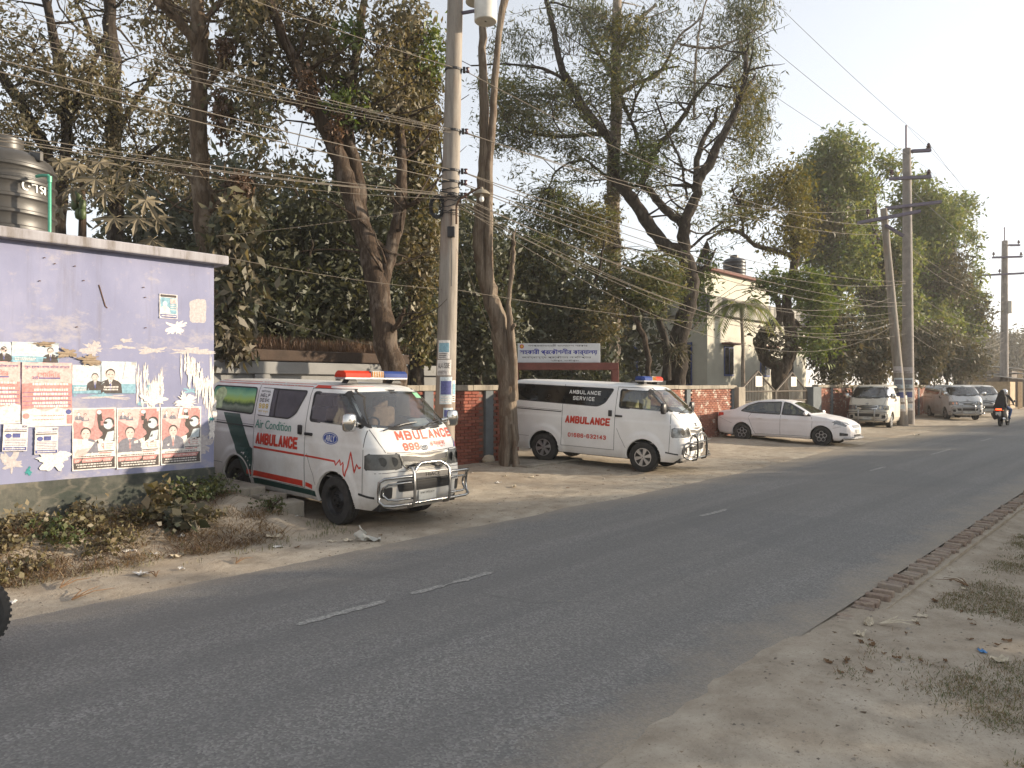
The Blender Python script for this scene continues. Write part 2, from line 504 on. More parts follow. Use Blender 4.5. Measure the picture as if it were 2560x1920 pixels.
c = g.mix(g.ramp(g.noise(g.coord('World', (3, 7, 1)), 1.3, 4), [(0.70, 0), (0.74, 0.5)]), c, (0.27, 0.24, 0.19))
g.set(Base_Color=c, Roughness=0.78); g.b.inputs['Specular IOR Level'].default_value = 0.35
g.bump(g.math('ADD', vo.outputs['Distance'], sp), 0.6, 0.012)
M['asphalt'] = g.m
rd = MB()
xs = lines([(-80, -4, 4), (-4, 40, 0.5), (40, 120, 4), (120, 500, 40)])
def road_v(X, t):
    a, b = ROAD_NEAR - 0.02, road_far(X) + 0.75
    y = a + (b - a) * t
    return (X, y, 0.0 + 0.03 * (1 - (2 * t - 1) ** 2) - 0.02 * max(0, t - 0.85) / 0.15)
nt = 12
rd.add([road_v(x, j / nt) for x in xs for j in range(nt + 1)],
       [(i * (nt + 1) + j, (i + 1) * (nt + 1) + j, (i + 1) * (nt + 1) + j + 1, i * (nt + 1) + j + 1) for i in range(len(xs) - 1) for j in range(nt)])
road = obj('road', rd, M['asphalt'], smooth=60)
tag(road, kind='structure')
def road_z(X, Y):
    a, b = ROAD_NEAR - 0.02, road_far(X) + 0.75
    t = (Y - a) / (b - a)
    return 0.03 * (1 - (2 * t - 1) ** 2)

# worn centre-line dashes
g = N('worn_road_paint')
co = g.coord('World')
c = g.mix(g.ramp(g.noise(co, 30, 6, 0.8), [(0.43, 0), (0.66, 1)]), (0.17, 0.165, 0.158), (0.50, 0.48, 0.43))
g.set(Base_Color=c, Roughness=0.8)
M['road_paint'] = g.m
rng = random.Random(4)
for k, (a, b) in enumerate([((755, 1572), (972, 1509)), ((1035, 1490), (1245, 1436)), ((1755, 1293), (1824, 1276)), ((2168, 1178), (2206, 1168)), ((2322, 1137), (2368, 1124)), ((2442, 1103), (2464, 1096))]):
    A, B = gnd(*a, 0.02), gnd(*b, 0.02)
    A.y = B.y = 5.36
    n = max(4, int(abs(B.x - A.x) / 0.05))
    mb = MB(); top, bot = [], []
    for i in range(n + 1):
        x = A.x + (B.x - A.x) * i / n
        w = 0.045 * (0.75 + 0.5 * rng.random()) * (0.35 if i in (0, n) else 1)
        if k == 1 and 0.35 < i / n < 0.5: w *= 0.25
        yy = 5.36 + 0.012 * rng.uniform(-1, 1)
        top.append((x, yy + w, road_z(x, yy + w) + 0.005)); bot.append((x, yy - w, road_z(x, yy - w) + 0.005))
    mb.add(top + bot, [(i, n + 1 + i, n + 2 + i, i + 1) for i in range(n)])
    tag(obj('lane_marking', mb, M['road_paint']), kind='structure')

# ---------------------------------------------------------------- brick-on-edge verge
def brick_mat(name, cols, dust=0.35, white=0.0):
    g = N(name)
    oi = g.n('ObjectInfo'); ge = g.n('NewGeometry')
    rnd = g.math('FRACT', g.math('ADD', oi.outputs['Random'], ge.outputs['Random Per Island']))
    co = g.coord('World')
    c = g.ramp(rnd, [((i + 0.5) / len(cols), x) for i, x in enumerate(cols)])
    f = g.noise(co, 22, 6, 0.7)
    c = g.mix(g.math('MULTIPLY', g.ramp(f, [(0.42, 0), (0.66, 1)]), dust), c, (0.33, 0.27, 0.20))
    if white:
        c = g.mix(g.math('MULTIPLY', g.ramp(g.noise(g.coord('World', (1.6, 1.6, 2.4)), 1.5, 8, 0.75), [(0.54, 0), (0.60, 1)]), white), c, (0.62, 0.56, 0.48))
    g.set(Base_Color=c, Roughness=0.92); g.b.inputs['Specular IOR Level'].default_value = 0.2
    g.bump(f, 0.5, 0.01)
    return g.m
M['edge_brick'] = brick_mat('verge_brick', [(0.21, 0.155, 0.125), (0.27, 0.205, 0.165), (0.17, 0.135, 0.115), (0.27, 0.225, 0.185)], 0.8)
M['wall_brick'] = brick_mat('red_wall_brick', [(0.20, 0.055, 0.038), (0.25, 0.075, 0.05), (0.165, 0.05, 0.038), (0.28, 0.095, 0.065)], 0.18)
M['old_brick'] = brick_mat('peeling_wall_brick', [(0.25, 0.09, 0.06), (0.30, 0.12, 0.08), (0.21, 0.08, 0.06)], 0.3, 0.9)
M['mortar'] = plain('mortar', (0.16, 0.10, 0.08), 0.95, 0, 0.2, 10)
bed = MB()
bed.box((12, 2.14, -0.09), (22, 0.27, 0.12))
edging = tag(obj('brick_edging', bed, M['earth']), kind='structure')
bev = MB().bbox((0, 0, 0), (0.066, 0.245, 0.115), 0.009).mesh('brick')
rng = random.Random(11)
x = 3.3
while x < 18.2:
    low = 0.055 * sstep(7.5, 5.2, x) + 0.045 * max(0, mnoise.noise((x * 0.55, 3, 1)))
    if rng.random() > 0.13:
        o = obj('brick', bev, M['edge_brick'], edging, loc=(x, 2.15 + rng.uniform(-0.018, 0.018), -0.030 - low + rng.uniform(-0.030, 0.012)),
                rot=(rng.uniform(-0.05, 0.09), rng.uniform(-0.09, 0.09), rng.uniform(-0.13, 0.13)))
        o.scale = (rng.uniform(0.8, 1.15), rng.uniform(0.55, 0.88), 1)
    x += rng.uniform(0.072, 0.088)

# ================================================================== boundary walls
M['plaster_grey'] = plain('grey_plaster', (0.205, 0.205, 0.20), 0.9, 0, 0.14, 1.5, 0.15, 0.2)
M['post_grey'] = plain('painted_grey_post', (0.13, 0.145, 0.155), 0.85, 0, 0.2, 2.5, 0.15, 0.2)
g = N('weathered_concrete')
co = g.coord('World')
f = g.noise(g.coord('World', (1, 1, 0.35)), 3.0, 8, 0.7)
c = g.ramp(f, [(0.3, (0.14, 0.125, 0.105)), (0.5, (0.27, 0.24, 0.195)), (0.75, (0.36, 0.33, 0.275))])
g.set(Base_Color=c, Roughness=0.92); g.b.inputs['Specular IOR Level'].default_value = 0.2; g.bump(g.noise(co, 30, 6), 0.35, 0.01)
M['concrete'] = g.m

def brick_wall(name, label, x0, x1, Y, z0, z1, mat, posts, seen, cap_h=0.13):
    """a run of brick boundary wall along X; bricks between SEEN are separate pieces, the others one joined part"""
    w = thing(name, label, 'wall', ((x0 + x1) / 2, Y, 0))
    ox = (x0 + x1) / 2
    obj('mortar_core', MB().box((0, 0.075, (z0 + z1 - cap_h) / 2), (x1 - x0, 0.12, z1 - cap_h - z0)), M['mortar'], w)
    cp = MB(); n = max(1, int((x1 - x0) / 1.4))
    for i in range(n):
        a, b = x0 + (x1 - x0) * i / n, x0 + (x1 - x0) * (i + 1) / n
        obj('coping', MB().bbox(((a + b) / 2 - ox, 0.06, z1 - cap_h / 2 + 0.004 * ((i * 7) % 3 - 1)), (b - a - 0.006, 0.30, cap_h), 0.012), M['concrete'], w)
    for px in posts:
        obj('post', MB().bbox((px - ox, 0.045, (z0 + z1 - cap_h) / 2 - 0.003), (0.27, 0.21, z1 - z0 - cap_h), 0.01), M['post_grey'], w)
    bme = MB().bbox((0, 0, 0), (0.236, 0.05, 0.064), 0.005).mesh('brick')
    rest = MB(); k = 0; rng = random.Random(int(x0 * 10))
    row = 0; z = z0 + 0.04
    while z < z1 - cap_h - 0.02:
        x = x0 + 0.125 + (0.125 if row % 2 else 0)
        while x < x1 - 0.1:
            if not any(abs(x - px) < 0.25 for px in posts):
                yy = 0.0 + rng.uniform(-0.004, 0.004)
                if seen[0] < x < seen[1] and k < 298:
                    obj('brick', bme, mat, w, loc=(x - ox, yy, z)); k += 1
                else:
                    rest.box((x - ox, yy, z), (0.236, 0.05, 0.064))
            x += 0.25
        z += 0.076; row += 1
    if rest.v: tag(obj('brickwork', rest, mat, w), kind='stuff')
    return w
WY = 12.62
brick_wall('brick_wall', 'red brick boundary wall with grey posts beside the dead tree trunk', 9.0, 14.05, WY, 0.02, 1.99, M['wall_brick'], [11.0, 12.95], (11.1, 14.05))
brick_wall('brick_wall', 'peeling whitewashed brick wall with concrete coping behind the white saloon', 17.6, 26.3, WY, 0.02, 1.99, M['old_brick'], [20.0, 22.7, 26.1], (22.75, 26.2))
brick_wall('brick_wall', 'brick boundary wall under hanging foliage behind the dusty parked vans', 34.6, 57.0, WY, 0.02, 2.02, M['old_brick'], [36.5 + 3.1 * i for i in range(7)], (0, 0))

gw = thing('plastered_wall', 'tall grey plastered wall with recessed panels behind the ambulance', 'wall', (8.7, 13.35, 0))
obj('panel', MB().box((0, 0.06, 1.2), (7.2, 0.12, 2.4)), M['plaster_grey'], gw)
obj('top_beam', MB().bbox((0, 0.03, 2.33), (7.3, 0.25, 0.24), 0.012), M['plaster_grey'], gw)
for px in (-3.3, -1.35, 0.6, 2.55):
    obj('post', MB().bbox((px, 0.025, 1.1), (0.32, 0.2, 2.21), 0.01), M['plaster_grey'], gw)

# culvert slabs and concrete steps
def slab(name, label, c, size, rz=0, mat='concrete'):
    return tag(obj(name, MB().bbox((0, 0, 0), size, 0.02), M[mat], loc=c, rot=(0, 0, rz)), label, 'slab')
slab('concrete_slab', 'low concrete culvert slab under the white ambulance with black windows', (13.7, 11.75, 0.085), (2.3, 1.25, 0.16), R(4))
slab('concrete_step', 'widest and highest concrete block between earth mound and ambulance', (5.36, 10.75, 0.30), (0.62, 1.35, 0.40), R(-4))
slab('concrete_step', 'middle concrete block in the stepped row beside the earth mound', (5.62, 10.02, 0.23), (0.42, 0.40, 0.32), R(6))
slab('concrete_step', 'lowest concrete block of the stepped row behind the ambulance wheel', (5.72, 9.62, 0.19), (0.36, 0.36, 0.26), R(-8))

# ================================================================== lavender building
g = N('lavender_paint')
co = g.coord('World')
f1, f2 = g.noise(g.coord('World', (1, 1, 0.5)), 1.4, 7, 0.65), g.noise(co, 9, 6, 0.7)
c = g.ramp(f1, [(0.3, (0.19, 0.20, 0.30)), (0.55, (0.23, 0.24, 0.35)), (0.75, (0.28, 0.285, 0.395))])
c = g.mix(g.ramp(f2, [(0.58, 0), (0.70, 0.5)]), c, (0.36, 0.33, 0.35))
stn = g.noise(g.coord('World', (5.5, 5.5, 0.35)), 1.3, 6, 0.7)
c = g.mix(g.ramp(stn, [(0.54, 0), (0.68, 0.42)]), c, (0.16, 0.155, 0.19))
c = g.mix(g.ramp(g.noise(g.coord('World', (1, 1, 1.6)), 0.9, 8, 0.75), [(0.56, 0), (0.63, 0.5)]), c, (0.40, 0.37, 0.36))
g.set(Base_Color=c, Roughness=0.85); g.b.inputs['Specular IOR Level'].default_value = 0.25; g.bump(f2, 0.12, 0.01)
M['lavender'] = g.m
g = N('cracked_plinth')
co = g.coord('World')
vo = g.n('TexVoronoi', feature='DISTANCE_TO_EDGE'); vo.inputs['Scale'].default_value = 4.2
wp = g.mix(0.25, co, g.n('TexNoise').outputs['Color'])
g.l(wp, vo.inputs['Vector'])
f1 = g.noise(g.coord('World', (1, 1, 0.6)), 2.5, 7, 0.7)
c = g.ramp(f1, [(0.3, (0.045, 0.05, 0.045)), (0.55, (0.10, 0.10, 0.085)), (0.75, (0.20, 0.175, 0.14))])
c = g.mix(g.ramp(vo.outputs['Distance'], [(0.02, 0.32), (0.08, 0.0)]), c, (0.24, 0.21, 0.165))
c = g.mix(g.ramp(g.noise(g.coord('World', (1.5, 1.5, 3)), 1.2, 6, 0.7), [(0.48, 0), (0.62, 0.7)]), c, (0.035, 0.045, 0.038))
g.set(Base_Color=c, Roughness=0.93); g.b.inputs['Specular IOR Level'].default_value = 0.2; g.bump(f1, 0.4, 0.02)
M['plinth'] = g.m
g = N('stained_slab')
co = g.coord('World')
f1 = g.noise(g.coord('World', (3.5, 3.5, 0.5)), 1.6, 7, 0.7)
c = g.ramp(f1, [(0.35, (0.15, 0.13, 0.115)), (0.5, (0.27, 0.26, 0.275)), (0.7, (0.34, 0.335, 0.36))])
g.set(Base_Color=c, Roughness=0.9); g.bump(g.noise(co, 25, 5), 0.2, 0.01)
M['slab'] = g.m
BY = 10.2                          # street face of the building
bld = thing('lavender_building', 'single storey lavender painted building covered with posters and flat slab roof', 'building', (4.9, BY, 0.4))
obj('wall', MB().box((-5.5, 1.45, 1.87), (11.0, 2.9, 2.90)), M['lavender'], bld)
obj('plinth', MB().bbox((-5.5, 1.447, 0.11), (11.03, 2.93, 0.635), 0.012), M['plinth'], bld)
obj('roof_slab', MB().bbox((-5.5, 1.45, 3.355), (11.3, 3.2, 0.13), 0.018), M['slab'], bld)
crk = MB()
pts = [onY(247, 712, BY), onY(252, 728, BY), onY(257, 745, BY), onY(263, 765, BY), onY(268, 770, BY)]
crk.tube([p + Vector((0, -0.002, 0)) - bld.location for p in pts], 0.008, 5)
obj('crack', crk, M['rust'], bld)
for (u, v) in [(97, 703), (109, 645), (135, 660), (185, 666), (207, 702), (357, 719), (361, 744), (190, 818), (362, 1000 - 180)]:
    p = onY(u, v, BY)
    mb = MB().tube([(0, 0.02, 0), (0, -0.012, 0.002), (0.010, -0.016, 0.006), (0.018, -0.014, 0.0)], [0.006, 0.006, 0.005, 0.004], 6)
    tag(obj('wall_hook', mb, M['rust'], loc=p), 'small bent rusty hook stuck in the lavender wall', 'hook', 'rusty hooks left in the lavender wall')

# ---------------------------------------------------------------- roof tank and pipe
M['tank'] = plain('black_tank_plastic', (0.045, 0.042, 0.038), 0.42, 0, 0.35, 3, 0.05)
def tank_profile(r, h):
    pr = [(0.02, 0), (r * 0.97, 0.0), (r, 0.03)]
    n = 5
    for i in range(n):
        a = 0.06 + (h * 0.74) * i / n; b = 0.06 + h * 0.74 * (i + 1) / n; s_ = b - a
        pr += [(r * 0.985, a + 0.01), (r * 0.985, a + s_ * 0.55), (r * 1.0, a + s_ * 0.62), (r * 1.03, a + s_ * 0.68), (r * 1.03, a + s_ * 0.84), (r * 0.985, a + s_ * 0.92)]
    pr += [(r * 0.98, h * 0.80), (r * 0.93, h * 0.85), (r * 0.72, h * 0.91), (r * 0.45, h * 0.945), (r * 0.38, h * 0.95), (r * 0.38, h * 1.06), (r * 0.36, h * 1.07), (0.01, h * 1.07)]
    return pr
tk = thing('water_tank', 'ribbed black plastic water tank with white lettering on the lavender roof', 'water tank', P(10, 570, 10.0) * 1)
tk.location.z = 3.822; tk.scale = (1.08, 1.08, 1.14)
obj('shell', MB().lathe(tank_profile(0.555, 1.22), 40), M['tank'], tk, smooth=40)
for a in range(4):
    an = a * math.pi / 2 + 0.5
    obj('lug', MB().bbox((0.50 * math.cos(an), 0.50 * math.sin(an), 1.06), (0.16, 0.05, 0.12), 0.01, an), M['tank'], tk)
tv = MB()
V, F, W = text2d('েসরা', 1)
a0 = math.atan2(-tk.location.y, -tk.location.x)
for_v = []
for p in V:
    an = a0 + 0.30 + (p[0] / W) * 0.72
    rr = 0.556 + 0.001 * p[2]
    for_v.append((rr * math.cos(an), rr * math.sin(an), 0.625 + p[1] * 0.15))
tv.add(for_v, F)
obj('lettering', tv, M['white_decal'], tk)
M['green_pipe'] = plain('green_pvc', (0.06, 0.30, 0.20), 0.4)
pp = P(124, 580, 9.62)
pv = MB().tube([(0, 0, 0), (0, 0, 0.85), (-0.01, 0.02, 0.89), (-0.05, 0.10, 0.90), (-0.09, 0.22, 0.90)], 0.021, 8)
pv.lathe([(0.028, 0.80), (0.028, 0.88)], 10)
tag(obj('water_pipe', pv, M['green_pipe'], loc=(pp.x, pp.y, 3.822), smooth=40), 'green plastic pipe rising beside the ribbed roof tank', 'pipe')

# ================================================================== posters on the lavender wall
for nm, cl in dict(p_white=(0.60, 0.57, 0.54), p_cream=(0.58, 0.52, 0.43), p_pink=(0.58, 0.38, 0.36), p_red=(0.47, 0.225, 0.21), p_maroon=(0.40, 0.22, 0.21), p_blue=(0.20, 0.34, 0.41), p_navy=(0.09, 0.10, 0.24),
                   p_black=(0.075, 0.065, 0.062), p_skin=(0.50, 0.41, 0.38), p_grey=(0.17, 0.17, 0.20), p_lblue=(0.46, 0.52, 0.55), p_tan=(0.27, 0.21, 0.15), p_plaster=(0.40, 0.37, 0.37), p_teal=(0.04, 0.22, 0.22)).items():
    M[nm] = paper('print_' + nm[2:], cl)
rngp = random.Random(3)
class Poster:
    def __init__(s, name, label, u0, v0, v1, u1, mat='p_white', group=None, tilt=0.0, lift=0.004, curl=0.012):
        a, b, c_ = onY(u0, v0, BY), onY(u0, v1, BY), onY(u1, v0, BY)
        s.w, s.h = c_.x - a.x, a.z - b.z
        nx_, nz_ = 8, 10
        amp = [[rngp.uniform(0, 0.009) + (curl * rngp.random() if (i in (0, nx_) and j in (0, nz_)) else 0) for i in range(nx_ + 1)] for j in range(nz_ + 1)]
        s.amp, s.nx, s.nz = amp, nx_, nz_
        mb = MB().grid(lambda p, q: (p * s.w, -s.y(p, q), q * s.h), nx_, nz_)
        s.o = tag(obj(name, mb, M[mat], loc=(a.x, BY - lift, b.z), rot=(0, tilt, 0), smooth=60), label, 'poster', group)
    def y(s, p, q):
        p, q = max(0, min(0.9999, p)) * s.nx, max(0, min(0.9999, q)) * s.nz
        i, j = int(p), int(q); p -= i; q -= j; A = s.amp
        return (A[j][i] * (1 - p) + A[j][i + 1] * p) * (1 - q) + (A[j + 1][i] * (1 - p) + A[j + 1][i + 1] * p) * q
    def pt(s, p, q, off):
        return (p * s.w, -s.y(p, q) - off, q * s.h)
    def shape(s, name, pts, mat, off=0.0015):
        b = bmesh.new()
        vs = [b.verts.new((p[0], p[1], 0)) for p in pts]
        fc = b.faces.new(vs)
        for ax, n in ((0, s.nx), (1, s.nz)):
            for k in range(1, n):
                co_ = [0, 0, 0]; co_[ax] = k / n; no_ = [0, 0, 0]; no_[ax] = 1
                bmesh.ops.bisect_plane(b, geom=b.verts[:] + b.edges[:] + b.faces[:], plane_co=co_, plane_no=no_)
        b.verts.index_update()
        mb = MB().add([s.pt(q.co.x, q.co.y, off) for q in b.verts], [[q.index for q in f.verts][::1] for f in b.faces])
        b.free()
        return obj(name, mb, M[mat], s.o)
    def rect(s, name, x0, y0, x1, y1, mat, off=0.0015):
        return s.shape(name, [(x0, y0), (x1, y0), (x1, y1), (x0, y1)], mat, off)
    def oval(s, name, cx, cy, rx, ry, mat, off=0.0025, n=18):
        return s.shape(name, [(cx + rx * math.cos(2 * math.pi * k / n), cy + ry * math.sin(2 * math.pi * k / n)) for k in range(n)], mat, off)
    def text(s, body, x0, y0, w, h, mat, off=0.003, bold=0):
        V, F, W = text2d(body, bold)
        mb = MB().add([s.pt(x0 + p[0] / W * w, y0 + p[1] * h, off + 0.0003 * p[2]) for p in V], F)
        return obj('lettering', mb, M[mat], s.o)
    def fine(s, x0, x1, ys, mat, hh=0.008, off=0.003, rng=random.Random(1)):      # rows of small print, too small to read
        mb = MB()
        for y_ in ys:
            x = x0 + rng.uniform(0, 0.05) * (x1 - x0)
            while x < x1 - 0.02:
                ww = rng.uniform(0.03, 0.09) * (x1 - x0)
                e = min(x1, x + ww)
                mb.add([s.pt(x, y_, off), s.pt(e, y_, off), s.pt(e, y_ + hh, off), s.pt(x, y_ + hh, off)], [(0, 1, 2, 3)])
                x = e + 0.012
        return tag(obj('small_print', mb, M[mat], s.o), kind='stuff')
    def bust(s, cx, cy, k, suit='p_grey', tie='p_maroon', skin='p_skin', hair='p_black', asp=None):
        a = asp or s.w / s.h                               # keep the figure's own proportions
        X = lambda x: cx + x * k / a
        Y = lambda y: cy + y * k
        s.shape('figure', [(X(-1.15), Y(-1.7)), (X(1.15), Y(-1.7)), (X(1.05), Y(-0.75)), (X(0.75), Y(-0.45)), (X(0.28), Y(-0.25)), (X(-0.28), Y(-0.25)), (X(-0.75), Y(-0.45)), (X(-1.05), Y(-0.75))], suit, 0.0022)
        s.shape('figure', [(X(-0.22), Y(-0.2)), (X(0), Y(-1.5)), (X(0.22), Y(-0.2))], 'p_white', 0.0026)
        if tie: s.shape('figure', [(X(-0.06), Y(-0.42)), (X(0.06), Y(-0.42)), (X(0.09), Y(-1.25)), (X(0), Y(-1.45)), (X(-0.09), Y(-1.25))], tie, 0.0030)
        s.oval('figure', X(0), Y(0.34), 0.47 * k / a, 0.52 * k, hair, 0.0024)
        s.oval('figure', X(0), Y(0.17), 0.41 * k / a, 0.52 * k, skin, 0.0028)
        for sx in (-0.17, 0.17): s.oval('figure', X(sx), Y(0.24), 0.085 * k / a, 0.035 * k, hair, 0.0032, 8)
        s.oval('figure', X(0), Y(-0.10), 0.13 * k / a, 0.03 * k, 'p_maroon', 0.0032, 8)

def campaign(u0, v0, v1, u1, label, torn=False):
    p = Poster('campaign_poster', label, u0, v0, v1, u1, 'p_white', None)
    p.rect('picture', 0.03, 0.42, 0.97, 0.98, 'p_maroon', 0.001)
    p.shape('picture', [(0.03, 0.80), (0.45, 0.62), (0.55, 0.98), (0.03, 0.98)], 'p_pink', 0.0013)
    p.shape('picture', [(0.5, 0.88), (0.97, 0.80), (0.97, 0.98), (0.6, 0.98)], 'p_red', 0.0013)
    p.shape('picture', [(0.50, 0.42), (0.97, 0.42), (0.97, 0.70), (0.62, 0.52)], 'p_black', 0.0014)
    p.shape('picture', [(0.03, 0.24), (0.97, 0.24), (0.97, 0.44), (0.62, 0.50), (0.03, 0.36)], 'p_white', 0.0016)
    p.bust(0.14, 0.895, 0.05, 'p_grey', None, 'p_white'); p.bust(0.29, 0.875, 0.05, 'p_grey', None, 'p_skin')
    # man shouting with a raised fist
    p.shape('figure', [(0.57, 0.93), (0.66, 0.95), (0.68, 0.82), (0.74, 0.70), (0.96, 0.66), (0.97, 0.46), (0.70, 0.46), (0.68, 0.60), (0.60, 0.66), (0.56, 0.82)], 'p_black', 0.0020)
    p.oval('figure', 0.61, 0.93, 0.055, 0.035, 'p_lblue', 0.0024)
    p.oval('figure', 0.84, 0.76, 0.12, 0.085, 'p_black', 0.0022); p.oval('figure', 0.82, 0.73, 0.11, 0.085, 'p_lblue', 0.0026)
    p.oval('figure', 0.75, 0.755, 0.045, 0.022, 'p_black', 0.0030)
    p.shape('figure', [(0.72, 0.46), (0.94, 0.46), (0.96, 0.62), (0.80, 0.60)], 'p_lblue', 0.0026)
    p.bust(0.30, 0.55, 0.165, 'p_grey', 'p_maroon', 'p_skin')
    p.rect('banner', 0.03, 0.02, 0.97, 0.20, 'p_black', 0.0034)
    p.shape('banner', [(0.03, 0.125), (0.88, 0.125), (0.94, 0.19), (0.03, 0.19)], 'p_red', 0.0040)
    p.text('মুহাম্মদ আতিকুল আলম মাস্টার', 0.06, 0.128, 0.80, 0.052, 'p_white', 0.0046)
    p.fine(0.08, 0.9, (0.085, 0.045), 'p_white', 0.018, 0.0042)
    p.text('৭', 0.66, 0.32, 0.07, 0.10, 'p_red', 0.0024, 1)
    p.fine(0.76, 0.94, (0.40, 0.365, 0.33), 'p_red', 0.018, 0.0024)
    p.rect('banner', 0.58, 0.285, 0.95, 0.30, 'p_black', 0.0024); p.rect('banner', 0.60, 0.255, 0.90, 0.275, 'p_red', 0.0024)
    p.fine(0.08, 0.9, (0.215,), 'p_black', 0.012, 0.0042)
    if torn:
        p.shape('torn_strip', [(0.0, 0.20), (0.42, 0.36), (0.50, 0.44), (0.22, 0.50), (0.0, 0.52)], 'p_white', 0.0060)
        p.shape('torn_strip', [(0.02, 0.20), (0.28, 0.24), (0.42, 0.36), (0.1, 0.34)], 'p_pink', 0.0066)
    return p
campaign(180, 1021, 1178, 289, 'campaign poster with the suited man half torn away, its lower corner peeling', True)
campaign(291, 1020, 1173, 399, 'intact campaign poster of suited man, glued between two similar ones')
q = campaign(401, 1018, 1163, 502, 'campaign poster with a white torn strip over the raised fist')
q.shape('torn_strip', [(0.40, 0.80), (0.46, 0.99), (0.54, 0.99), (0.50, 0.86), (0.68, 0.84), (0.66, 0.79)], 'p_white', 0.0070)

def seminar(u0, v0, v1, u1, label, full=True):
    p = Poster('seminar_poster', label, u0, v0, v1, u1, 'p_pink')
    p.rect('field', 0.0, 0.28, 1.0, 0.67, 'p_red', 0.001)
    p.shape('field', [(0, 0.66), (0.3, 0.69), (0.55, 0.66), (0.8, 0.69), (1, 0.67), (1, 0.60), (0, 0.60)], 'p_red', 0.0014)
    p.shape('field', [(0.0, 0.0), (1.0, 0.0), (1.0, 0.22), (0.7, 0.30), (0.45, 0.23), (0.25, 0.29), (0.0, 0.24)], 'p_white', 0.0014)
    p.text('নূরুল কুরআন বালক-বািলকা মাদ্রাসা', 0.05, 0.90, 0.9, 0.06, 'p_navy', 0.003)
    p.text('েসমিনার', 0.30, 0.77, 0.46, 0.105, 'p_red', 0.003, 1)
    p.text('২৪', 0.20, 0.735, 0.11, 0.05, 'p_navy', 0.003, 1)
    p.rect('banner', 0.33, 0.745, 0.76, 0.765, 'p_navy', 0.003)
    p.fine(0.20, 0.92, (0.645, 0.555, 0.49, 0.42, 0.35, 0.30), 'p_white', 0.035, 0.003)
    for y_ in (0.53, 0.465, 0.395, 0.335): p.rect('rule', 0.02, y_, 0.98, y_ + 0.007, 'p_navy', 0.0026)
    p.fine(0.2, 0.85, (0.16, 0.10), 'p_red', 0.014, 0.003)
    p.oval('seal', 0.08, 0.17, 0.07, 0.045, 'p_red'); p.oval('seal', 0.93, 0.22, 0.06, 0.04, 'p_navy'); p.rect('banner', 0.89, 0.03, 1.0, 0.17, 'p_maroon')
    return p
seminar(54, 905, 1068, 179, 'pink and white seminar poster with red field and navy lettering, whole')
q = seminar(-72, 902, 1062, 50, 'pink seminar poster torn open across its lower half')
q.shape('torn_strip', [(0.45, 0.05), (0.62, 0.28), (0.72, 0.24), (0.80, 0.32), (1.0, 0.30), (1.0, 0.04)], 'p_white', 0.005)

def notice(u0, v0, v1, u1, label, tilt):
    p = Poster('school_notice', label, u0, v0, v1, u1, 'p_white', None, tilt, 0.016)
    p.rect('banner', 0.03, 0.90, 0.75, 0.96, 'p_lblue'); p.text('BOM', 0.76, 0.87, 0.2, 0.09, 'p_navy', 0.003, 1)
    p.rect('banner', 0.05, 0.72, 0.95, 0.76, 'p_black'); p.fine(0.05, 0.95, (0.80,), 'p_navy', 0.03)
    p.oval('seal', 0.22, 0.57, 0.13, 0.085, 'p_navy'); p.rect('banner', 0.38, 0.50, 0.70, 0.66, 'p_navy')
    p.rect('banner', 0.03, 0.03, 0.97, 0.15, 'p_navy')
    p.fine(0.06, 0.94, (0.44, 0.38, 0.32, 0.26, 0.20), 'p_navy', 0.018)
    p.fine(0.08, 0.9, (0.07,), 'p_white', 0.04, 0.003)
notice(4, 1060, 1128, 66, 'blue and white school notice stuck over the torn pink poster', 0.05)
notice(85, 1068, 1136, 143, 'blue and white school notice on bare wall below the whole pink poster', 0.02)

p = Poster('portrait_notice', 'small blue portrait notice glued high on the lavender wall', 398, 734, 795, 443, 'p_white')
p.rect('banner', 0.06, 0.88, 0.94, 0.98, 'p_black'); p.rect('field', 0.05, 0.20, 0.95, 0.86, 'p_blue', 0.001)
p.bust(0.30, 0.55, 0.19, 'p_white', None, 'p_white', 'p_lblue'); p.rect('panel', 0.6, 0.62, 0.92, 0.82, 'p_pink')
p.fine(0.58, 0.93, (0.54, 0.45, 0.36), 'p_white', 0.04); p.rect('banner', 0.05, 0.03, 0.95, 0.17, 'p_navy'); p.fine(0.1, 0.9, (0.08,), 'p_white', 0.05)

def blue_bill(u0, v0, v1, u1, label, cx, k, torn):
    p = Poster('candidate_poster', label, u0, v0, v1, u1, 'p_lblue', None, 0, 0.003, 0.03)
    p.rect('field', 0, 0, 1, 0.30, 'p_blue', 0.001)
    p.shape('field', [(0.05, 0.45), (0.5, 0.35), (0.6, 0.95), (0.1, 0.9)], 'p_white', 0.0012)
    p.bust(cx, 0.52, k, 'p_black', 'p_navy', 'p_skin')
    p.fine(0.05, 0.5, (0.10, 0.18), 'p_white', 0.05)
    for pts in torn: p.shape('torn_strip', pts, 'p_white', 0.0042)
blue_bill(-40, 853, 903, 28, 'faded blue candidate poster above the torn pink poster', 0.72, 0.30, [])
blue_bill(29, 854, 905, 146, 'faded blue candidate poster curling along its top above the whole pink one', 0.82, 0.30, [[(0.0, 0.6), (0.25, 0.75), (0.5, 0.95), (0.0, 1.0)]])
blue_bill(180, 912, 984, 251, 'pale blue candidate poster with small standing man in black', 0.80, 0.24, [[(0.0, 0.75), (0.5, 0.85), (0.9, 0.98), (0.0, 1.0)]])
blue_bill(253, 903, 984, 338, 'blue candidate poster with large portrait and folded ripped corner', 0.26, 0.30, [[(0.62, 0.45), (0.98, 0.55), (0.98, 0.98), (0.70, 0.98)]])

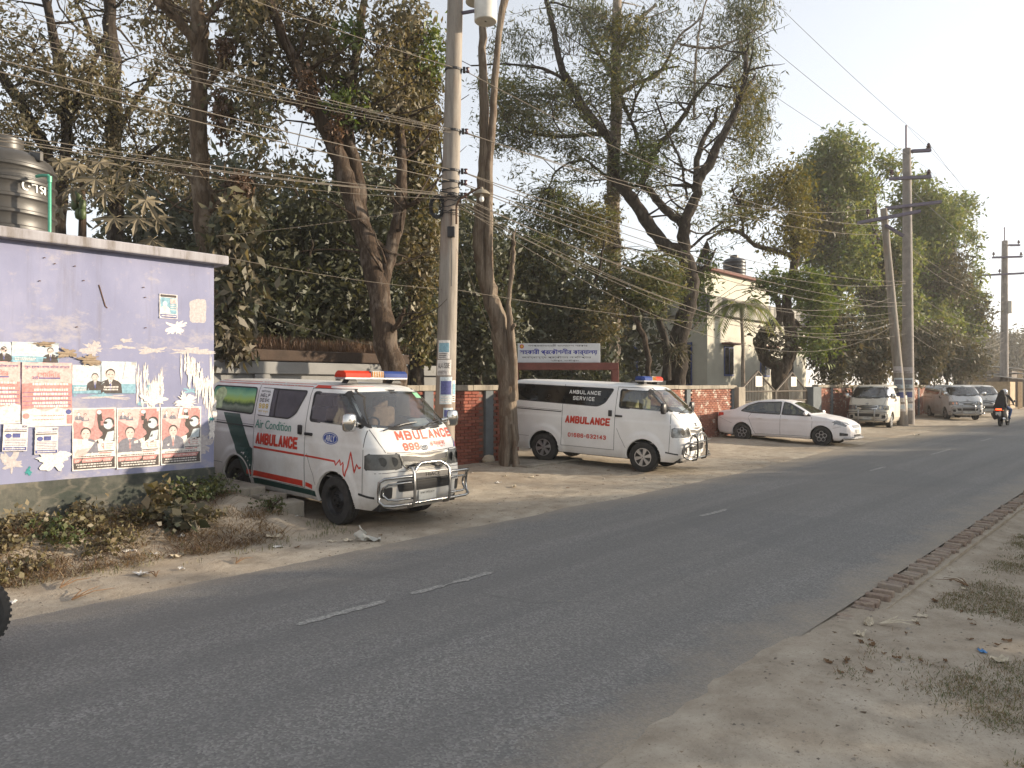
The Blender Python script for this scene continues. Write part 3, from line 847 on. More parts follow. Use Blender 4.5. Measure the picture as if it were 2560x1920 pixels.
# torn remnants: jagged pieces of paper and skim coat
def jag(u0, v0, u1, v1, rng, n=16, spike=0.35):
    cu_, cv_ = (u0 + u1) / 2, (v0 + v1) / 2
    pts = []; sd_ = rng.uniform(0, 50)
    for k in range(n):
        a = 2 * math.pi * k / n
        r_ = 1 - spike * max(0.0, min(1.0, 0.45 + 0.75 * mnoise.noise((1.6 * math.cos(a) + sd_, 1.6 * math.sin(a), 0.5)) + 0.55 * mnoise.noise((5 * math.cos(a) + sd_, 5 * math.sin(a), 2.5)) + 0.18 * rng.uniform(-1, 1)))
        sq = 1 / max(abs(math.cos(a)), abs(math.sin(a)))
        pts.append((cu_ + (u1 - u0) / 2 * math.cos(a) * r_ * min(sq, 1.25), cv_ + (v1 - v0) / 2 * math.sin(a) * r_ * min(sq, 1.25)))
    return pts
rng = random.Random(8)
for name, lab, mat, boxes, off in [
    ('paper_remnant', 'torn white strip of poster paper left on the lavender wall', 'p_white', [(411, 800, 470, 838), (520, 880, 538, 1075)] + [(u_, v_, u_ + 4 + (k_ * 5) % 11, v_ + 22 + (k_ * 37) % 75) for k_, (u_, v_) in enumerate([(338 + (k2 * 29) % 66, 902 + (k2 * 41) % 70) for k2 in range(20)] + [(450 + (k2 * 31) % 84, 875 + (k2 * 43) % 120) for k2 in range(26)])] + [ (430, 985, 500, 1022), (345, 985, 420, 1016), (400, 960, 412, 996), (86, 1120, 180, 1180), (520, 1050, 537, 1100)], 0.002),
    ('paper_remnant', 'ragged brown peeled layer curling from the lavender wall', 'p_tan', [(140, 868, 200, 898), (185, 884, 250, 915), (75, 853, 145, 868)], 0.012),
    ('plaster_remnant', 'chalky beige skim coat remnant across the lavender wall', 'p_plaster', [(196, 855, 262, 892), (262, 860, 345, 874), (345, 865, 430, 886), (420, 868, 540, 886), (190, 984, 340, 1000), (0, 1128, 60, 1190), (230, 850, 252, 870), (300, 846, 335, 858), (470, 1080, 536, 1140)], 0.0012),
    ('paper_remnant', 'blue scrap of an older poster on the lavender wall', 'p_blue', [(343, 1000, 362, 1018), (350, 950, 400, 985), (456, 965, 500, 988), (180, 984, 194, 993), (218, 984, 300, 992)], 0.0026),
    ('paper_remnant', 'dark teal ripped scrap below the blue school notices', 'p_teal', [(58, 1160, 80, 1194), (522, 1040, 534, 1055)], 0.004),
    ('paper_remnant', 'pale square where a bill was peeled off the lavender wall', 'p_plaster', [(473, 747, 516, 808)], 0.0008)]:
    for i, bx in enumerate(boxes):
        pts = jag(*bx, rng, 44, 0.12 if 'square' in lab else 0.75)
        w3 = [onY(a, b, BY) for a, b in pts]
        o0 = w3[0].copy()
        mb = MB().poly([(p_.x - o0.x, -off * (0.6 + 0.8 * rng.random()) if off > 0.01 else 0, p_.z - o0.z) for p_ in w3])
        tag(obj(name, mb, M[mat], loc=(o0.x, BY - off - 0.0002 * i, o0.z)), lab, 'scrap', lab.split(' ')[0] + ' scraps on the lavender wall' if len(boxes) > 1 else None)

# ================================================================== vehicles
def lerp_tab(tab, x):
    if x <= tab[0][0]: return tab[0][1]
    for (a, p), (b, q) in zip(tab, tab[1:]):
        if x <= b:
            t = (x - a) / (b - a); return p + (q - p) * t
    return tab[-1][1]
def inside(poly, x, y):
    c_ = False; n = len(poly); j = n - 1
    for i in range(n):
        (xi, yi), (xj, yj) = poly[i], poly[j]
        if (yi > y) != (yj > y) and x < (xj - xi) * (y - yi) / (yj - yi) + xi: c_ = not c_
        j = i
    return c_
def rounded(poly, r_, n=4):
    out = []; m_ = len(poly)
    for i in range(m_):
        p = Vector((*poly[i], 0)); a = Vector((*poly[i - 1], 0)) - p; b = Vector((*poly[(i + 1) % m_], 0)) - p
        rr = min(r_, a.length * 0.45, b.length * 0.45)
        p1, p2 = p + a.normalized() * rr, p + b.normalized() * rr
        for k in range(n + 1):
            t = k / n
            q_ = p1 * (1 - t) ** 2 + p * 2 * t * (1 - t) + p2 * t * t
            out.append((q_.x, q_.y))
    return out
def grow(poly, d):                # offset a polygon outwards (positive) a little
    n = len(poly); area = sum(poly[i][0] * poly[(i + 1) % n][1] - poly[(i + 1) % n][0] * poly[i][1] for i in range(n))
    s_ = 1 if area > 0 else -1; out = []
    for i in range(n):
        a, p, b = Vector(poly[i - 1]), Vector(poly[i]), Vector(poly[(i + 1) % n])
        e1, e2 = (p - a), (b - p)
        if e1.length < 1e-7: e1 = e2
        if e2.length < 1e-7: e2 = e1
        e1, e2 = e1.normalized(), e2.normalized()
        n1, n2 = Vector((e1.y, -e1.x)), Vector((e2.y, -e2.x))
        nn = n1 + n2
        nn = nn / max(0.35, nn.length_squared / 2) if nn.length > 1e-6 else n1
        out.append(tuple(p + nn * d * s_))
    return out

_B = [(0, 1), (.7, 1), (.97, .86), (.97, .66), (.7, .53), (0, .53)]
STROKES = {'A': [[(0, 0), (.5, 1), (1, 0)], [(.22, .32), (.78, .32)]], 'M': [[(0, 0), (0, 1), (.5, .3), (1, 1), (1, 0)]], 'B': [[(0, 0), (0, 1)], _B, [(.7, .53), (1, .38), (1, .14), (.75, 0), (0, 0)]],
    'U': [[(0, 1), (0, .18), (.2, 0), (.8, 0), (1, .18), (1, 1)]], 'L': [[(0, 1), (0, 0), (1, 0)]], 'N': [[(0, 0), (0, 1), (1, 0), (1, 1)]], 'C': [[(1, .74), (1, .84), (.8, 1), (.2, 1), (0, .82), (0, .18), (.2, 0), (.8, 0), (1, .16), (1, .26)]],
    'E': [[(1, 1), (0, 1), (0, 0), (1, 0)], [(0, .5), (.85, .5)]], 'S': [[(1, .8), (.8, 1), (.2, 1), (0, .85), (0, .65), (.2, .53), (.8, .47), (1, .35), (1, .15), (.8, 0), (.2, 0), (0, .2)]], 'R': [[(0, 0), (0, 1)], _B, [(.5, .5), (1, 0)]],
    'V': [[(0, 1), (.5, 0), (1, 1)]], 'I': [[(.5, 0), (.5, 1)]], 'H': [[(0, 0), (0, 1)], [(1, 0), (1, 1)], [(0, .5), (1, .5)]], 'P': [[(0, 0), (0, 1)], _B], 'D': [[(0, 0), (0, 1), (.65, 1), (1, .75), (1, .25), (.65, 0), (0, 0)]], 'K': [[(0, 0), (0, 1)], [(1, 1), (.1, .5), (1, 0)]],
    '0': [[(.2, 0), (0, .2), (0, .8), (.2, 1), (.8, 1), (1, .8), (1, .2), (.8, 0), (.2, 0)]], '1': [[(.1, .75), (.6, 1), (.6, 0)]], '2': [[(0, .8), (.2, 1), (.8, 1), (1, .8), (1, .6), (0, 0), (1, 0)]], '3': [[(0, .85), (.2, 1), (.8, 1), (1, .82), (.95, .6), (.5, .52), (1, .4), (1, .16), (.8, 0), (.2, 0), (0, .15)]],
    '4': [[(.75, 0), (.75, 1), (0, .3), (1, .3)]], '6': [[(1, .85), (.8, 1), (.2, 1), (0, .8), (0, .2), (.2, 0), (.8, 0), (1, .2), (1, .4), (.8, .55), (.1, .55)]], '8': [[(.2, .53), (0, .7), (0, .85), (.2, 1), (.8, 1), (1, .85), (1, .7), (.8, .53), (.2, .53), (0, .35), (0, .15), (.2, 0), (.8, 0), (1, .15), (1, .35), (.8, .53)]],
    '9': [[(0, .15), (.2, 0), (.8, 0), (1, .2), (1, .8), (.8, 1), (.2, 1), (0, .8), (0, .6), (.2, .45), (.9, .45)]], '-': [[(.1, .45), (.9, .45)]]}
class Shell:
    """a car body surface; patches, strips and lettering are laid onto it by casting rays at it"""
    def __init__(s, verts, faces):
        s.v, s.f = [Vector(p) for p in verts], faces
        s.bvh = BVHTree.FromPolygons(s.v, faces)
    def at(s, side, a, b, off):
        if side == 'R': o, d = Vector((a, -3, b)), Vector((0, 1, 0))
        elif side == 'L': o, d = Vector((a, 3, b)), Vector((0, -1, 0))
        elif side == 'F': o, d = Vector((5, a, b)), Vector((-1, 0, 0))
        elif side == 'B': o, d = Vector((-5, a, b)), Vector((1, 0, 0))
        elif side == 'T': o, d = Vector((a, b, 4)), Vector((0, 0, -1))
        elif side == 'C':           # round the front corner: a = bearing in degrees, b = height
            w = Vector((math.cos(R(a)), math.sin(R(a)), 0)); o, d = Vector((1.45, 0, b)) + w * 3, -w
        h = s.bvh.ray_cast(o, d)
        if h[0] is None:
            h = s.bvh.find_nearest(o + d * 2.2)
        p, n = h[0], h[1]
        if n.dot(d) > 0: n = -n
        return p + n * off
    def patch(s, side, poly, off=0.003, step=0.06):
        sc_ = 60.0 if side == 'C' else 1.0
        b = bmesh.new()
        vs = [b.verts.new((p[0] / sc_, p[1], 0)) for p in poly]
        b.faces.new(vs)
        for ax in (0, 1):
            lo, hi = min(q.co[ax] for q in vs), max(q.co[ax] for q in vs)
            k = math.ceil(lo / step) * step
            while k < hi:
                co_ = [0, 0, 0]; co_[ax] = k + 1e-5; no_ = [0, 0, 0]; no_[ax] = 1
                bmesh.ops.bisect_plane(b, geom=b.verts[:] + b.edges[:] + b.faces[:], plane_co=co_, plane_no=no_)
                k += step
        bmesh.ops.triangulate(b, faces=[f for f in b.faces if len(f.verts) > 4])
        b.verts.index_update()
        mb = MB().add([s.at(side, q.co.x * sc_, q.co.y, off) for q in b.verts], [[q.index for q in f.verts] for f in b.faces])
        b.free()
        return mb
    def ring(s, side, inner, outer, off=0.004):
        n = len(inner)
        return MB().add([s.at(side, *p, off) for p in inner] + [s.at(side, *p, off) for p in outer], [(i, (i + 1) % n, n + (i + 1) % n, n + i) for i in range(n)])
    def strip(s, side, pts, w=0.008, off=0.002, mb=None, step=0.05):
        mb = mb or MB()
        fine = []
        for a, b in zip(pts, pts[1:]):
            n = max(1, int(math.hypot(b[0] - a[0], b[1] - a[1]) / step))
            fine += [(a[0] + (b[0] - a[0]) * i / n, a[1] + (b[1] - a[1]) * i / n) for i in range(n)]
        fine.append(pts[-1])
        L_, R_ = [], []
        for i, p in enumerate(fine):
            a, b = fine[max(0, i - 1)], fine[min(len(fine) - 1, i + 1)]
            dx, dy = b[0] - a[0], b[1] - a[1]; l_ = math.hypot(dx, dy) or 1
            nx_, ny_ = -dy / l_ * w / 2, dx / l_ * w / 2
            L_.append(s.at(side, p[0] + nx_, p[1] + ny_, off)); R_.append(s.at(side, p[0] - nx_, p[1] - ny_, off))
        n = len(fine)
        return mb.add(L_ + R_, [(i, i + 1, n + i + 1, n + i) for i in range(n - 1)])
    def text(s, side, body, x0, z0, w, h, bold=0, off=0.003, shear=0.0, slope=0.0, mb=None):
        V, F, W = text2d(body, bold, shear)
        sg = -1 if side == 'L' else 1
        mb = mb or MB()
        return mb.add([s.at(side, x0 + sg * p[0] / W * w, z0 + p[1] * h + slope * p[0] / W * w, off + 0.0005 * p[2]) for p in V], F)
    def block(s, side, body, x0, z0, w, h, off=0.0035, th=0.21, lean=0.0, slope=0.0, mb=None):
        """heavy block capitals painted on the panel, built from broad strokes"""
        mb = mb or MB(); lw, gap_ = 0.60, 0.20
        tot = sum((lw if c_ not in 'I1-' else 0.36) + gap_ for c_ in body if c_ != ' ') + 0.35 * body.count(' ') - gap_
        k = w / (tot * h); x = 0.0; n_ = 0
        t = th * h
        for c_ in body:
            if c_ == ' ': x += 0.35; continue
            cw = lw if c_ not in 'I1-' else 0.36
            for st in STROKES[c_]:
                pts = [((x + (0.10 + 0.80 * a) * cw) * h * k, t / 2 + b * (h - t)) for a, b in st]
                for i, (p, q) in enumerate(zip(pts, pts[1:])):
                    dx, dy = q[0] - p[0], q[1] - p[1]; l_ = math.hypot(dx, dy) or 1e-6; dx, dy = dx / l_, dy / l_
                    e = t * 0.40
                    p, q = (p[0] - dx * e, p[1] - dy * e), (q[0] + dx * e, q[1] + dy * e)
                    nx_, ny_ = -dy * t / 2, dx * t / 2
                    n_ += 1
                    quad = [(p[0] + nx_, p[1] + ny_), (q[0] + nx_, q[1] + ny_), (q[0] - nx_, q[1] - ny_), (p[0] - nx_, p[1] - ny_)]
                    m_ = max(1, int(l_ / 0.025)); vv = []
                    for j in range(m_ + 1):
                        f_ = j / m_
                        for c0, c1 in ((quad[0], quad[1]), (quad[3], quad[2])):
                            a, b = c0[0] + (c1[0] - c0[0]) * f_, c0[1] + (c1[1] - c0[1]) * f_
                            vv.append(s.at(side, x0 + a + lean * b, z0 + min(max(b, 0), h) + slope * a, off + 0.0002 * (n_ % 7)))
                    mb.add(vv, [(2 * j, 2 * j + 2, 2 * j + 3, 2 * j + 1) for j in range(m_)])
            x += cw + gap_
        return mb
    def cut(s, test):
        return [f for f in s.f if not test(sum((s.v[i] for i in f), Vector()) / len(f))]
def smooth_mesh(name, v, f, ang=50):
    mb = MB().add(v, f); return mb.mesh(name, ang)

# ---------------------------------------------------------------- wheels
def wheel(parent, x, y, rad, wid, style, steer=0.0):
    out = 1 if y > 0 else -1
    w = bpy.data.objects.new('wheel', None); COL.objects.link(w); w.parent = parent; w.location = (x, y, rad); w.rotation_euler = (0, 0, steer)
    h = wid / 2; rr = rad * 0.60 if style != 'sedan' else rad * 0.62
    key = ('tyre', rad, wid)
    if key not in MESHES:
        pr = [(rr, -h * 0.80), (rr * 1.06, -h * 0.95), (rad * 0.86, -h), (rad * 0.96, -h * 0.92), (rad * 0.995, -h * 0.72), (rad, -h * 0.42), (rad * 0.975, -h * 0.38), (rad * 0.975, -h * 0.32), (rad, -h * 0.28), (rad, -h * 0.05), (rad * 0.975, -h * 0.03)]
        pr = pr + [(a, -b) for a, b in pr[::-1]]
        MESHES[key] = MB().lathe(pr, 40, 'Y').mesh('tyre', 35)
    obj('tyre', MESHES[key], M['tyre'], w)
    key = (style, rad, wid, out)
    if key not in MESHES:
        mb = MB()
        o1 = out * h
        if style == 'steel':
            mb.lathe([(rr * 1.03, o1 * 0.82), (rr * 0.98, o1 * 0.86), (rr * 0.93, o1 * 0.60), (rr * 0.84, o1 * 0.40), (rr * 0.62, o1 * 0.30), (rr * 0.45, o1 * 0.62), (rr * 0.34, o1 * 0.64), (rr * 0.30, o1 * 0.95), (0.02, o1 * 0.98)], 30, 'Y')
            for k in range(6):
                a = k * math.pi / 3
                mb.lathe([(0.012, o1 * 0.5), (0.012, o1 * 0.78), (0.001, o1 * 0.79)], 8, 'Y', (rr * 0.42 * math.cos(a), 0, rr * 0.42 * math.sin(a)))
        elif style == 'hubcap':
            mb.lathe([(rr * 1.05, o1 * 0.84), (rr * 1.0, o1 * 0.97), (rr * 0.90, o1 * 0.95), (rr * 0.86, o1 * 0.55), (0.02, o1 * 0.5)], 30, 'Y', mi=0)
            for k in range(6):
                a = k * math.pi / 3 + 0.26; da = 0.24
                pts = [(rr * 0.18, a - 0.5), (rr * 0.93, a - da), (rr * 0.93, a + da), (rr * 0.18, a + 0.5)]
                top = [(r_ * math.cos(t), o1 * (1.0 if r_ < rr * 0.5 else 0.96), r_ * math.sin(t)) for r_, t in pts]
                bt = [(p[0], o1 * 0.55, p[2]) for p in top]
                mb.add(top + bt, [(0, 1, 2, 3), (0, 4, 5, 1), (1, 5, 6, 2), (2, 6, 7, 3), (3, 7, 4, 0)], 1)
            mb.lathe([(rr * 0.24, o1 * 0.9), (rr * 0.22, o1 * 1.04), (0.01, o1 * 1.05)], 20, 'Y', mi=1)
            mb.lathe([(rr * 1.0, o1 * 0.98), (rr * 0.9, o1 * 0.975)], 30, 'Y', mi=1)
        else:                       # dark alloy with a ring of round openings
            mb.lathe([(rr * 1.04, o1 * 0.8), (rr * 1.0, o1 * 0.92), (rr * 0.93, o1 * 0.80), (rr * 0.9, o1 * 0.5), (0.02, o1 * 0.45)], 30, 'Y', mi=0)
            for k in range(5):
                a = k * 2 * math.pi / 5 + math.pi / 2; cx_, cz_ = rr * 0.58 * math.cos(a), rr * 0.58 * math.sin(a)
                n = 16
                ring_ = [(cx_ + rr * 0.31 * math.cos(2 * math.pi * j / n), o1 * 0.86, cz_ + rr * 0.31 * math.sin(2 * math.pi * j / n)) for j in range(n + 1)]
                mb.tube(ring_, rr * 0.055, 6, mi=1)
            mb.lathe([(rr * 0.25, o1 * 0.5), (rr * 0.24, o1 * 0.84), (0.01, o1 * 0.86)], 16, 'Y', mi=0)
        MESHES[key] = fix_normals(mb.mesh('rim', 30))
    mats = {'steel': [M['steel_dark']], 'hubcap': [M['black_plastic'], M['alloy']], 'sedan': [M['steel_dark'], M['alloy']]}[style]
    obj('rim', MESHES[key], mats, w)
    return w
MESHES = {}

# ---------------------------------------------------------------- the high-roofed van body
HWID = [(0.28, 0.77), (0.34, 0.80), (0.45, 0.835), (0.8, 0.85), (1.12, 0.85), (1.16, 0.845), (1.38, 0.835), (1.6, 0.80), (1.82, 0.752), (1.90, 0.715), (1.945, 0.655), (1.97, 0.57), (1.985, 0.45), (1.995, 0.25), (2.0, 0.02)]
XFR = [(0.28, 2.08), (0.36, 2.16), (0.46, 2.205), (0.60, 2.215), (0.74, 2.205), (0.84, 2.19), (1.06, 2.155), (1.10, 2.14), (1.22, 2.085), (1.36, 2.005), (1.40, 1.975), (1.60, 1.765), (1.80, 1.535), (1.88, 1.43), (1.93, 1.31), (1.96, 1.15), (1.985, 0.85), (1.995, 0.3), (2.0, -0.3)]
XRE = [(0.28, -2.38), (0.40, -2.46), (0.60, -2.49), (1.1, -2.48), (1.4, -2.46), (1.85, -2.39), (1.93, -2.32), (1.97, -2.2), (1.985, -2.0), (1.995, -1.5), (2.0, -0.6)]
AXS, TR = (1.225, -1.345), 0.345
def van_shell():
    zs = lines([(0.28, 0.46, 0.03), (0.46, 1.84, 0.0276), (1.84, 1.96, 0.012)]) + [1.972, 1.985, 1.995, 2.0]
    vs = []; ns, nc, nf, nr = 150, 9, 30, 18
    for z in zs:
        hw, xf, xr = lerp_tab(HWID, z), lerp_tab(XFR, z), lerp_tab(XRE, z)
        rf = min(0.24 if z < 1.1 else 0.20, hw * 0.8); rr = min(0.10, hw * 0.6)
        bow = 0.10 if z < 1.0 else 0.10 + 0.10 * min(1, (z - 1.0) / 0.4)
        pts = []
        for i in range(ns): pts.append((xr + rr + (xf - rf - xr - rr) * i / ns, hw))
        for i in range(nc): a = math.pi / 2 * i / nc; pts.append((xf - rf + rf * math.sin(a), hw - rf + rf * math.cos(a)))
        for i in range(nf): pts.append((xf, (hw - rf) * (1 - 2 * i / nf)))
        for i in range(nc): a = math.pi / 2 * i / nc; pts.append((xf - rf + rf * math.cos(a), -(hw - rf) - rf * math.sin(a)))
        for i in range(ns): pts.append((xf - rf - (xf - rf - xr - rr) * i / ns, -hw))
        for i in range(6): a = math.pi / 2 * i / 6; pts.append((xr + rr - rr * math.sin(a), -hw + rr - rr * math.cos(a)))
        for i in range(nr): pts.append((xr, -(hw - rr) * (1 - 2 * i / nr)))
        for i in range(6): a = math.pi / 2 * i / 6; pts.append((xr + rr - rr * math.cos(a), (hw - rr) + rr * math.sin(a)))
        for (x, y) in pts:
            k = sstep(xf - 0.9, xf, x)
            x2 = x - bow * k * (y / max(hw, 0.05)) ** 2 * min(1, hw / 0.5)
            y2 = y
            if abs(y) > hw * 0.9 and z < 1.1:       # swelling over the wheels
                rad = min(math.hypot(x - a_, z - TR) for a_ in AXS)
                y2 += math.copysign(0.022 * sstep(0.60, 0.50, rad), y)
            if abs(y) > hw * 0.9: y2 -= math.copysign(0.003 * math.exp(-((z - 1.17) / 0.03) ** 2), y)
            vs.append((x2, y2, z))
    m_ = len(pts); fs = []
    for j in range(len(zs) - 1):
        for i in range(m_):
            fs.append((j * m_ + i, j * m_ + (i + 1) % m_, (j + 1) * m_ + (i + 1) % m_, (j + 1) * m_ + i)[::-1])
    fs.append(tuple((len(zs) - 1) * m_ + i for i in range(m_))[::-1])
    return Shell(vs, fs)
VAN = van_shell()
WIND = rounded([(-0.755, 1.415), (-0.4, 1.375), (0, 1.365), (0.4, 1.375), (0.755, 1.415), (0.665, 1.865), (0, 1.885), (-0.665, 1.865)], 0.05)
FWIN = rounded([(0.60, 1.43), (1.74, 1.395), (1.71, 1.46), (1.29, 1.845), (0.60, 1.845)], 0.05)
SWIN = rounded([(-0.80, 1.44), (0.06, 1.425), (0.24, 1.52), (0.43, 1.85), (-0.80, 1.86)], 0.06)
BAND = rounded([(-2.27, 1.47), (0.06, 1.425), (0.24, 1.52), (0.43, 1.85), (-2.22, 1.86)], 0.07)
QWIN = rounded([(-2.27, 1.47), (-0.92, 1.442), (-0.92, 1.858), (-2.22, 1.86)], 0.07)
RWIN = rounded([(-0.68, 1.42), (0.68, 1.42), (0.62, 1.84), (-0.62, 1.84)], 0.07)
def flip(poly): return [(-p[0], p[1]) for p in poly]

def van_body_mesh():
    if 'van_body' in MESHES: return MESHES['van_body']
    w_, f_ = grow(WIND, -0.012), grow(FWIN, -0.012)
    def test(c_):
        if c_.x > 1.0 and c_.z > 1.3 and inside(w_, c_.y, c_.z) and (c_.x > 1.25): return True
        if abs(c_.y) > 0.6 and inside(f_, c_.x, c_.z): return True
        for ax in AXS:
            if abs(c_.y) > 0.55 and math.hypot(c_.x - ax, c_.z - TR) < 0.415: return True
        return False
    MESHES['van_body'] = smooth_mesh('van_body', VAN.v, VAN.cut(test), 40)
    return MESHES['van_body']
def cached(key, fn, smooth=None):
    if key not in MESHES: MESHES[key] = fn().mesh(str(key[0] if isinstance(key, tuple) else key), smooth)
    return MESHES[key]

M['screen_glass'] = glass('windscreen_glass', (0.62, 0.68, 0.68), 0.10, 0.02, 0.05)
M['cab_glass'] = glass('cab_window_glass', (0.40, 0.42, 0.40), 0.05, 0.02, 0.03)
g = N('privacy_glass'); f = g.noise(g.coord(), 2.0, 5)
g.set(Base_Color=g.ramp(f, [(0.4, (0.006, 0.006, 0.007)), (0.8, (0.026, 0.024, 0.02))]), Roughness=0.06); g.b.inputs['Specular IOR Level'].default_value = 0.3
M['privacy'] = g.m
M['grey_glass'] = plain('tinted_sliding_glass', (0.040, 0.037, 0.046), 0.08, 0, 0.4, 3, 0, 0.4, 0.0)
M['seam'] = plain('panel_gap', (0.03, 0.028, 0.026), 0.8)
M['amber'] = plain('amber_lens', (0.5, 0.2, 0.03), 0.2)
M['plate'] = plain('number_plate', (0.50, 0.50, 0.47), 0.5)

def van(label, loc, heading, pitch, paint, hub, mirror='chrome', screen='screen_glass', group=None, steer=0.0, lens='clear_lens', detail=True, grille='chrome', cat='van'):
    v = thing('van' if cat == 'van' else 'ambulance', label, cat, loc, rot=(0, pitch, heading), group=group)
    obj('body', van_body_mesh(), paint, v)
    obj('floor_pan', cached('pan', lambda: MB().box((-0.1, 0, 0.33), (4.3, 1.45, 0.10)).box((0, 0, 0.24), (3.2, 0.3, 0.1))), M['under'], v)
    # windows
    ws = obj('windscreen', cached('ws', lambda: VAN.patch('F', WIND, 0.002), 60), M[screen], v)
    obj('rubber_seal', cached('wsr', lambda: VAN.ring('F', grow(WIND, -0.032), grow(WIND, 0.016), 0.005), 60), M['black_rubber'], ws)
    for sd, sg in (('R', -1), ('L', 1)):
        fw = obj('door_window', cached('fw' + sd, lambda: VAN.patch(sd, FWIN, 0.002), 60), M['cab_glass'], v)
        obj('rubber_seal', cached('fwr' + sd, lambda: VAN.ring(sd, grow(FWIN, -0.032), grow(FWIN, 0.014), 0.005), 60), M['black_rubber'], fw)
        def arch(only):
            mb = MB()
            for ax in (only,):
                ang = [R(-14 + 208 * k / 40) for k in range(41)]
                o_ = []
                for rad, off in ((0.405, -0.03), (0.418, 0.004), (0.435, 0.006), (0.452, 0.001)):
                    o_ += [VAN.at(sd, ax + rad * math.cos(a), max(0.285, TR + rad * math.sin(a)), off) for a in ang]
                m_ = len(ang)
                mb.add(o_, [(j * m_ + i, j * m_ + i + 1, (j + 1) * m_ + i + 1, (j + 1) * m_ + i) for j in range(3) for i in range(m_ - 1)])
            return mb
        for k_ in (0, 1): obj('wheel_arch_lip', cached('arch%d' % k_ + sd, lambda: arch(AXS[k_]), 60), paint, v)
        def well():
            mb = MB()
            for ax in AXS:
                ang = [R(-10 + 200 * k / 20) for k in range(21)]
                a_ = [(ax + 0.42 * math.cos(t), sg * 0.80, TR + 0.42 * math.sin(t)) for t in ang]; b_ = [(p[0], sg * 0.42, p[2]) for p in a_]
                mb.add(a_ + b_, [(i, i + 1, 22 + i, 21 + i) for i in range(20)])
                mb.add(b_ + [(ax, sg * 0.42, TR)], [(i, i + 1, 21) for i in range(20)])
            return mb
        obj('wheel_well', cached('well' + sd, well), M['under'], v)
        def seams():
            mb = MB()
            VAN.strip(sd, [(0.505, 0.44), (0.505, 1.2), (0.52, 1.90)], 0.010, 0.002, mb)
            VAN.strip(sd, [(-0.86, 0.44), (-0.86, 1.90)], 0.010, 0.002, mb)
            VAN.strip(sd, [(-0.86, 0.445), (0.505, 0.445)], 0.008, 0.0025, mb)
            VAN.strip(sd, [(1.81, 1.36), (1.83, 1.20), (1.84, 1.0), (1.82, 0.48)], 0.009, 0.002, mb)
            VAN.strip(sd, [(0.505, 1.90), (1.26, 1.905), (1.44, 1.80), (1.81, 1.40)], 0.009, 0.003, mb)
            VAN.strip(sd, [(0.56, 0.95), (0.66, 0.74), (0.80, 0.52)], 0.007, 0.002, mb)
            VAN.strip(sd, [(-2.30, 1.295), (-0.86, 1.275)], 0.007, 0.0025, mb)
            VAN.strip(sd, [(-2.36, 0.60), (-1.75, 0.60)], 0.006, 0.0025, mb)
            return mb
        obj('panel_gap', cached('seam' + sd, seams), M['seam'], v)
        obj('slide_rail', cached('rail' + sd, lambda: VAN.strip(sd, [(-2.28, 1.262), (-0.88, 1.242)], 0.022, 0.0035)), M['black_plastic'], v)
        obj('sill_trim', cached('sill' + sd, lambda: VAN.strip(sd, [(1.74, 0.50), (2.02, 0.47)], 0.03, 0.004)), M['black_plastic'], v)
        def handle():
            mb = MB()
            for (x, z, dx, dz) in ((0.60, 1.235, 0.13, 0.045), (0.385, 1.285, 0.04, 0.14)):
                p = VAN.at(sd, x, z, 0.014); mb.bbox(p, (dx + 0.05, 0.030, dz), 0.012)
            return mb
        obj('door_handle', cached('hnd' + sd, handle, 40), M['black_plastic'] if mirror != 'chrome' else M['steel_dark'], v)
        # headlamp wraps round the corner, reflectors inside
        lo, hi = (32, 63)
        poly = rounded([(sg * lo, 0.862), (sg * hi, 0.84), (sg * hi, 1.045), (sg * (lo + 3), 1.055)], 0.4, 3)
        poly = [(sg * lo, 0.870), (sg * (lo + 6), 0.848), (sg * (hi - 2), 0.84), (sg * hi, 0.87), (sg * hi, 1.02), (sg * (hi - 4), 1.055), (sg * (lo + 6), 1.055), (sg * (lo + 1), 1.03)]
        hl = obj('headlamp', cached('hl' + sd, lambda: VAN.patch('C', poly, 0.004), 60), M[lens], v)
        def refl():
            mb = MB()
            for a in (40, 49):
                p = VAN.at('C', sg * a, 0.95, 0.006); w_ = (p - Vector((1.45, 0, 0.95))); w_.z = 0; w_ = w_.normalized()
                u_ = Vector((-w_.y, w_.x, 0))
                n = 14
                for rad, dd in ((0.068, 0.0), (0.045, 0.004)):
                    mb.poly([p + w_ * dd + (u_ * math.cos(2 * math.pi * k / n) + Vector((0, 0, 1)) * math.sin(2 * math.pi * k / n)) * rad for k in range(n)])
            p = VAN.at('C', sg * 58, 0.95, 0.005)
            return mb
        obj('reflector', cached('refl' + sd, refl), M['reflector'] if lens == 'clear_lens' else M['foggy_lens'], hl)
        obj('rubber_seal', cached('hlr' + sd, lambda: VAN.ring('C', poly, [(p[0] + sg * (-0.8 if abs(p[0]) < 45 else 0.8), p[1] + (0.008 if p[1] > 0.95 else -0.008)) for p in poly], 0.003)), M['seam'], hl)
        def fog():
            return VAN.patch('F', rounded([(sg * 0.60, 0.46), (sg * 0.74, 0.47), (sg * 0.74, 0.60), (sg * 0.60, 0.62)], 0.03), 0.003)
        obj('fog_lamp_recess', cached('fog' + sd, fog, 60), M['black_plastic'], v)
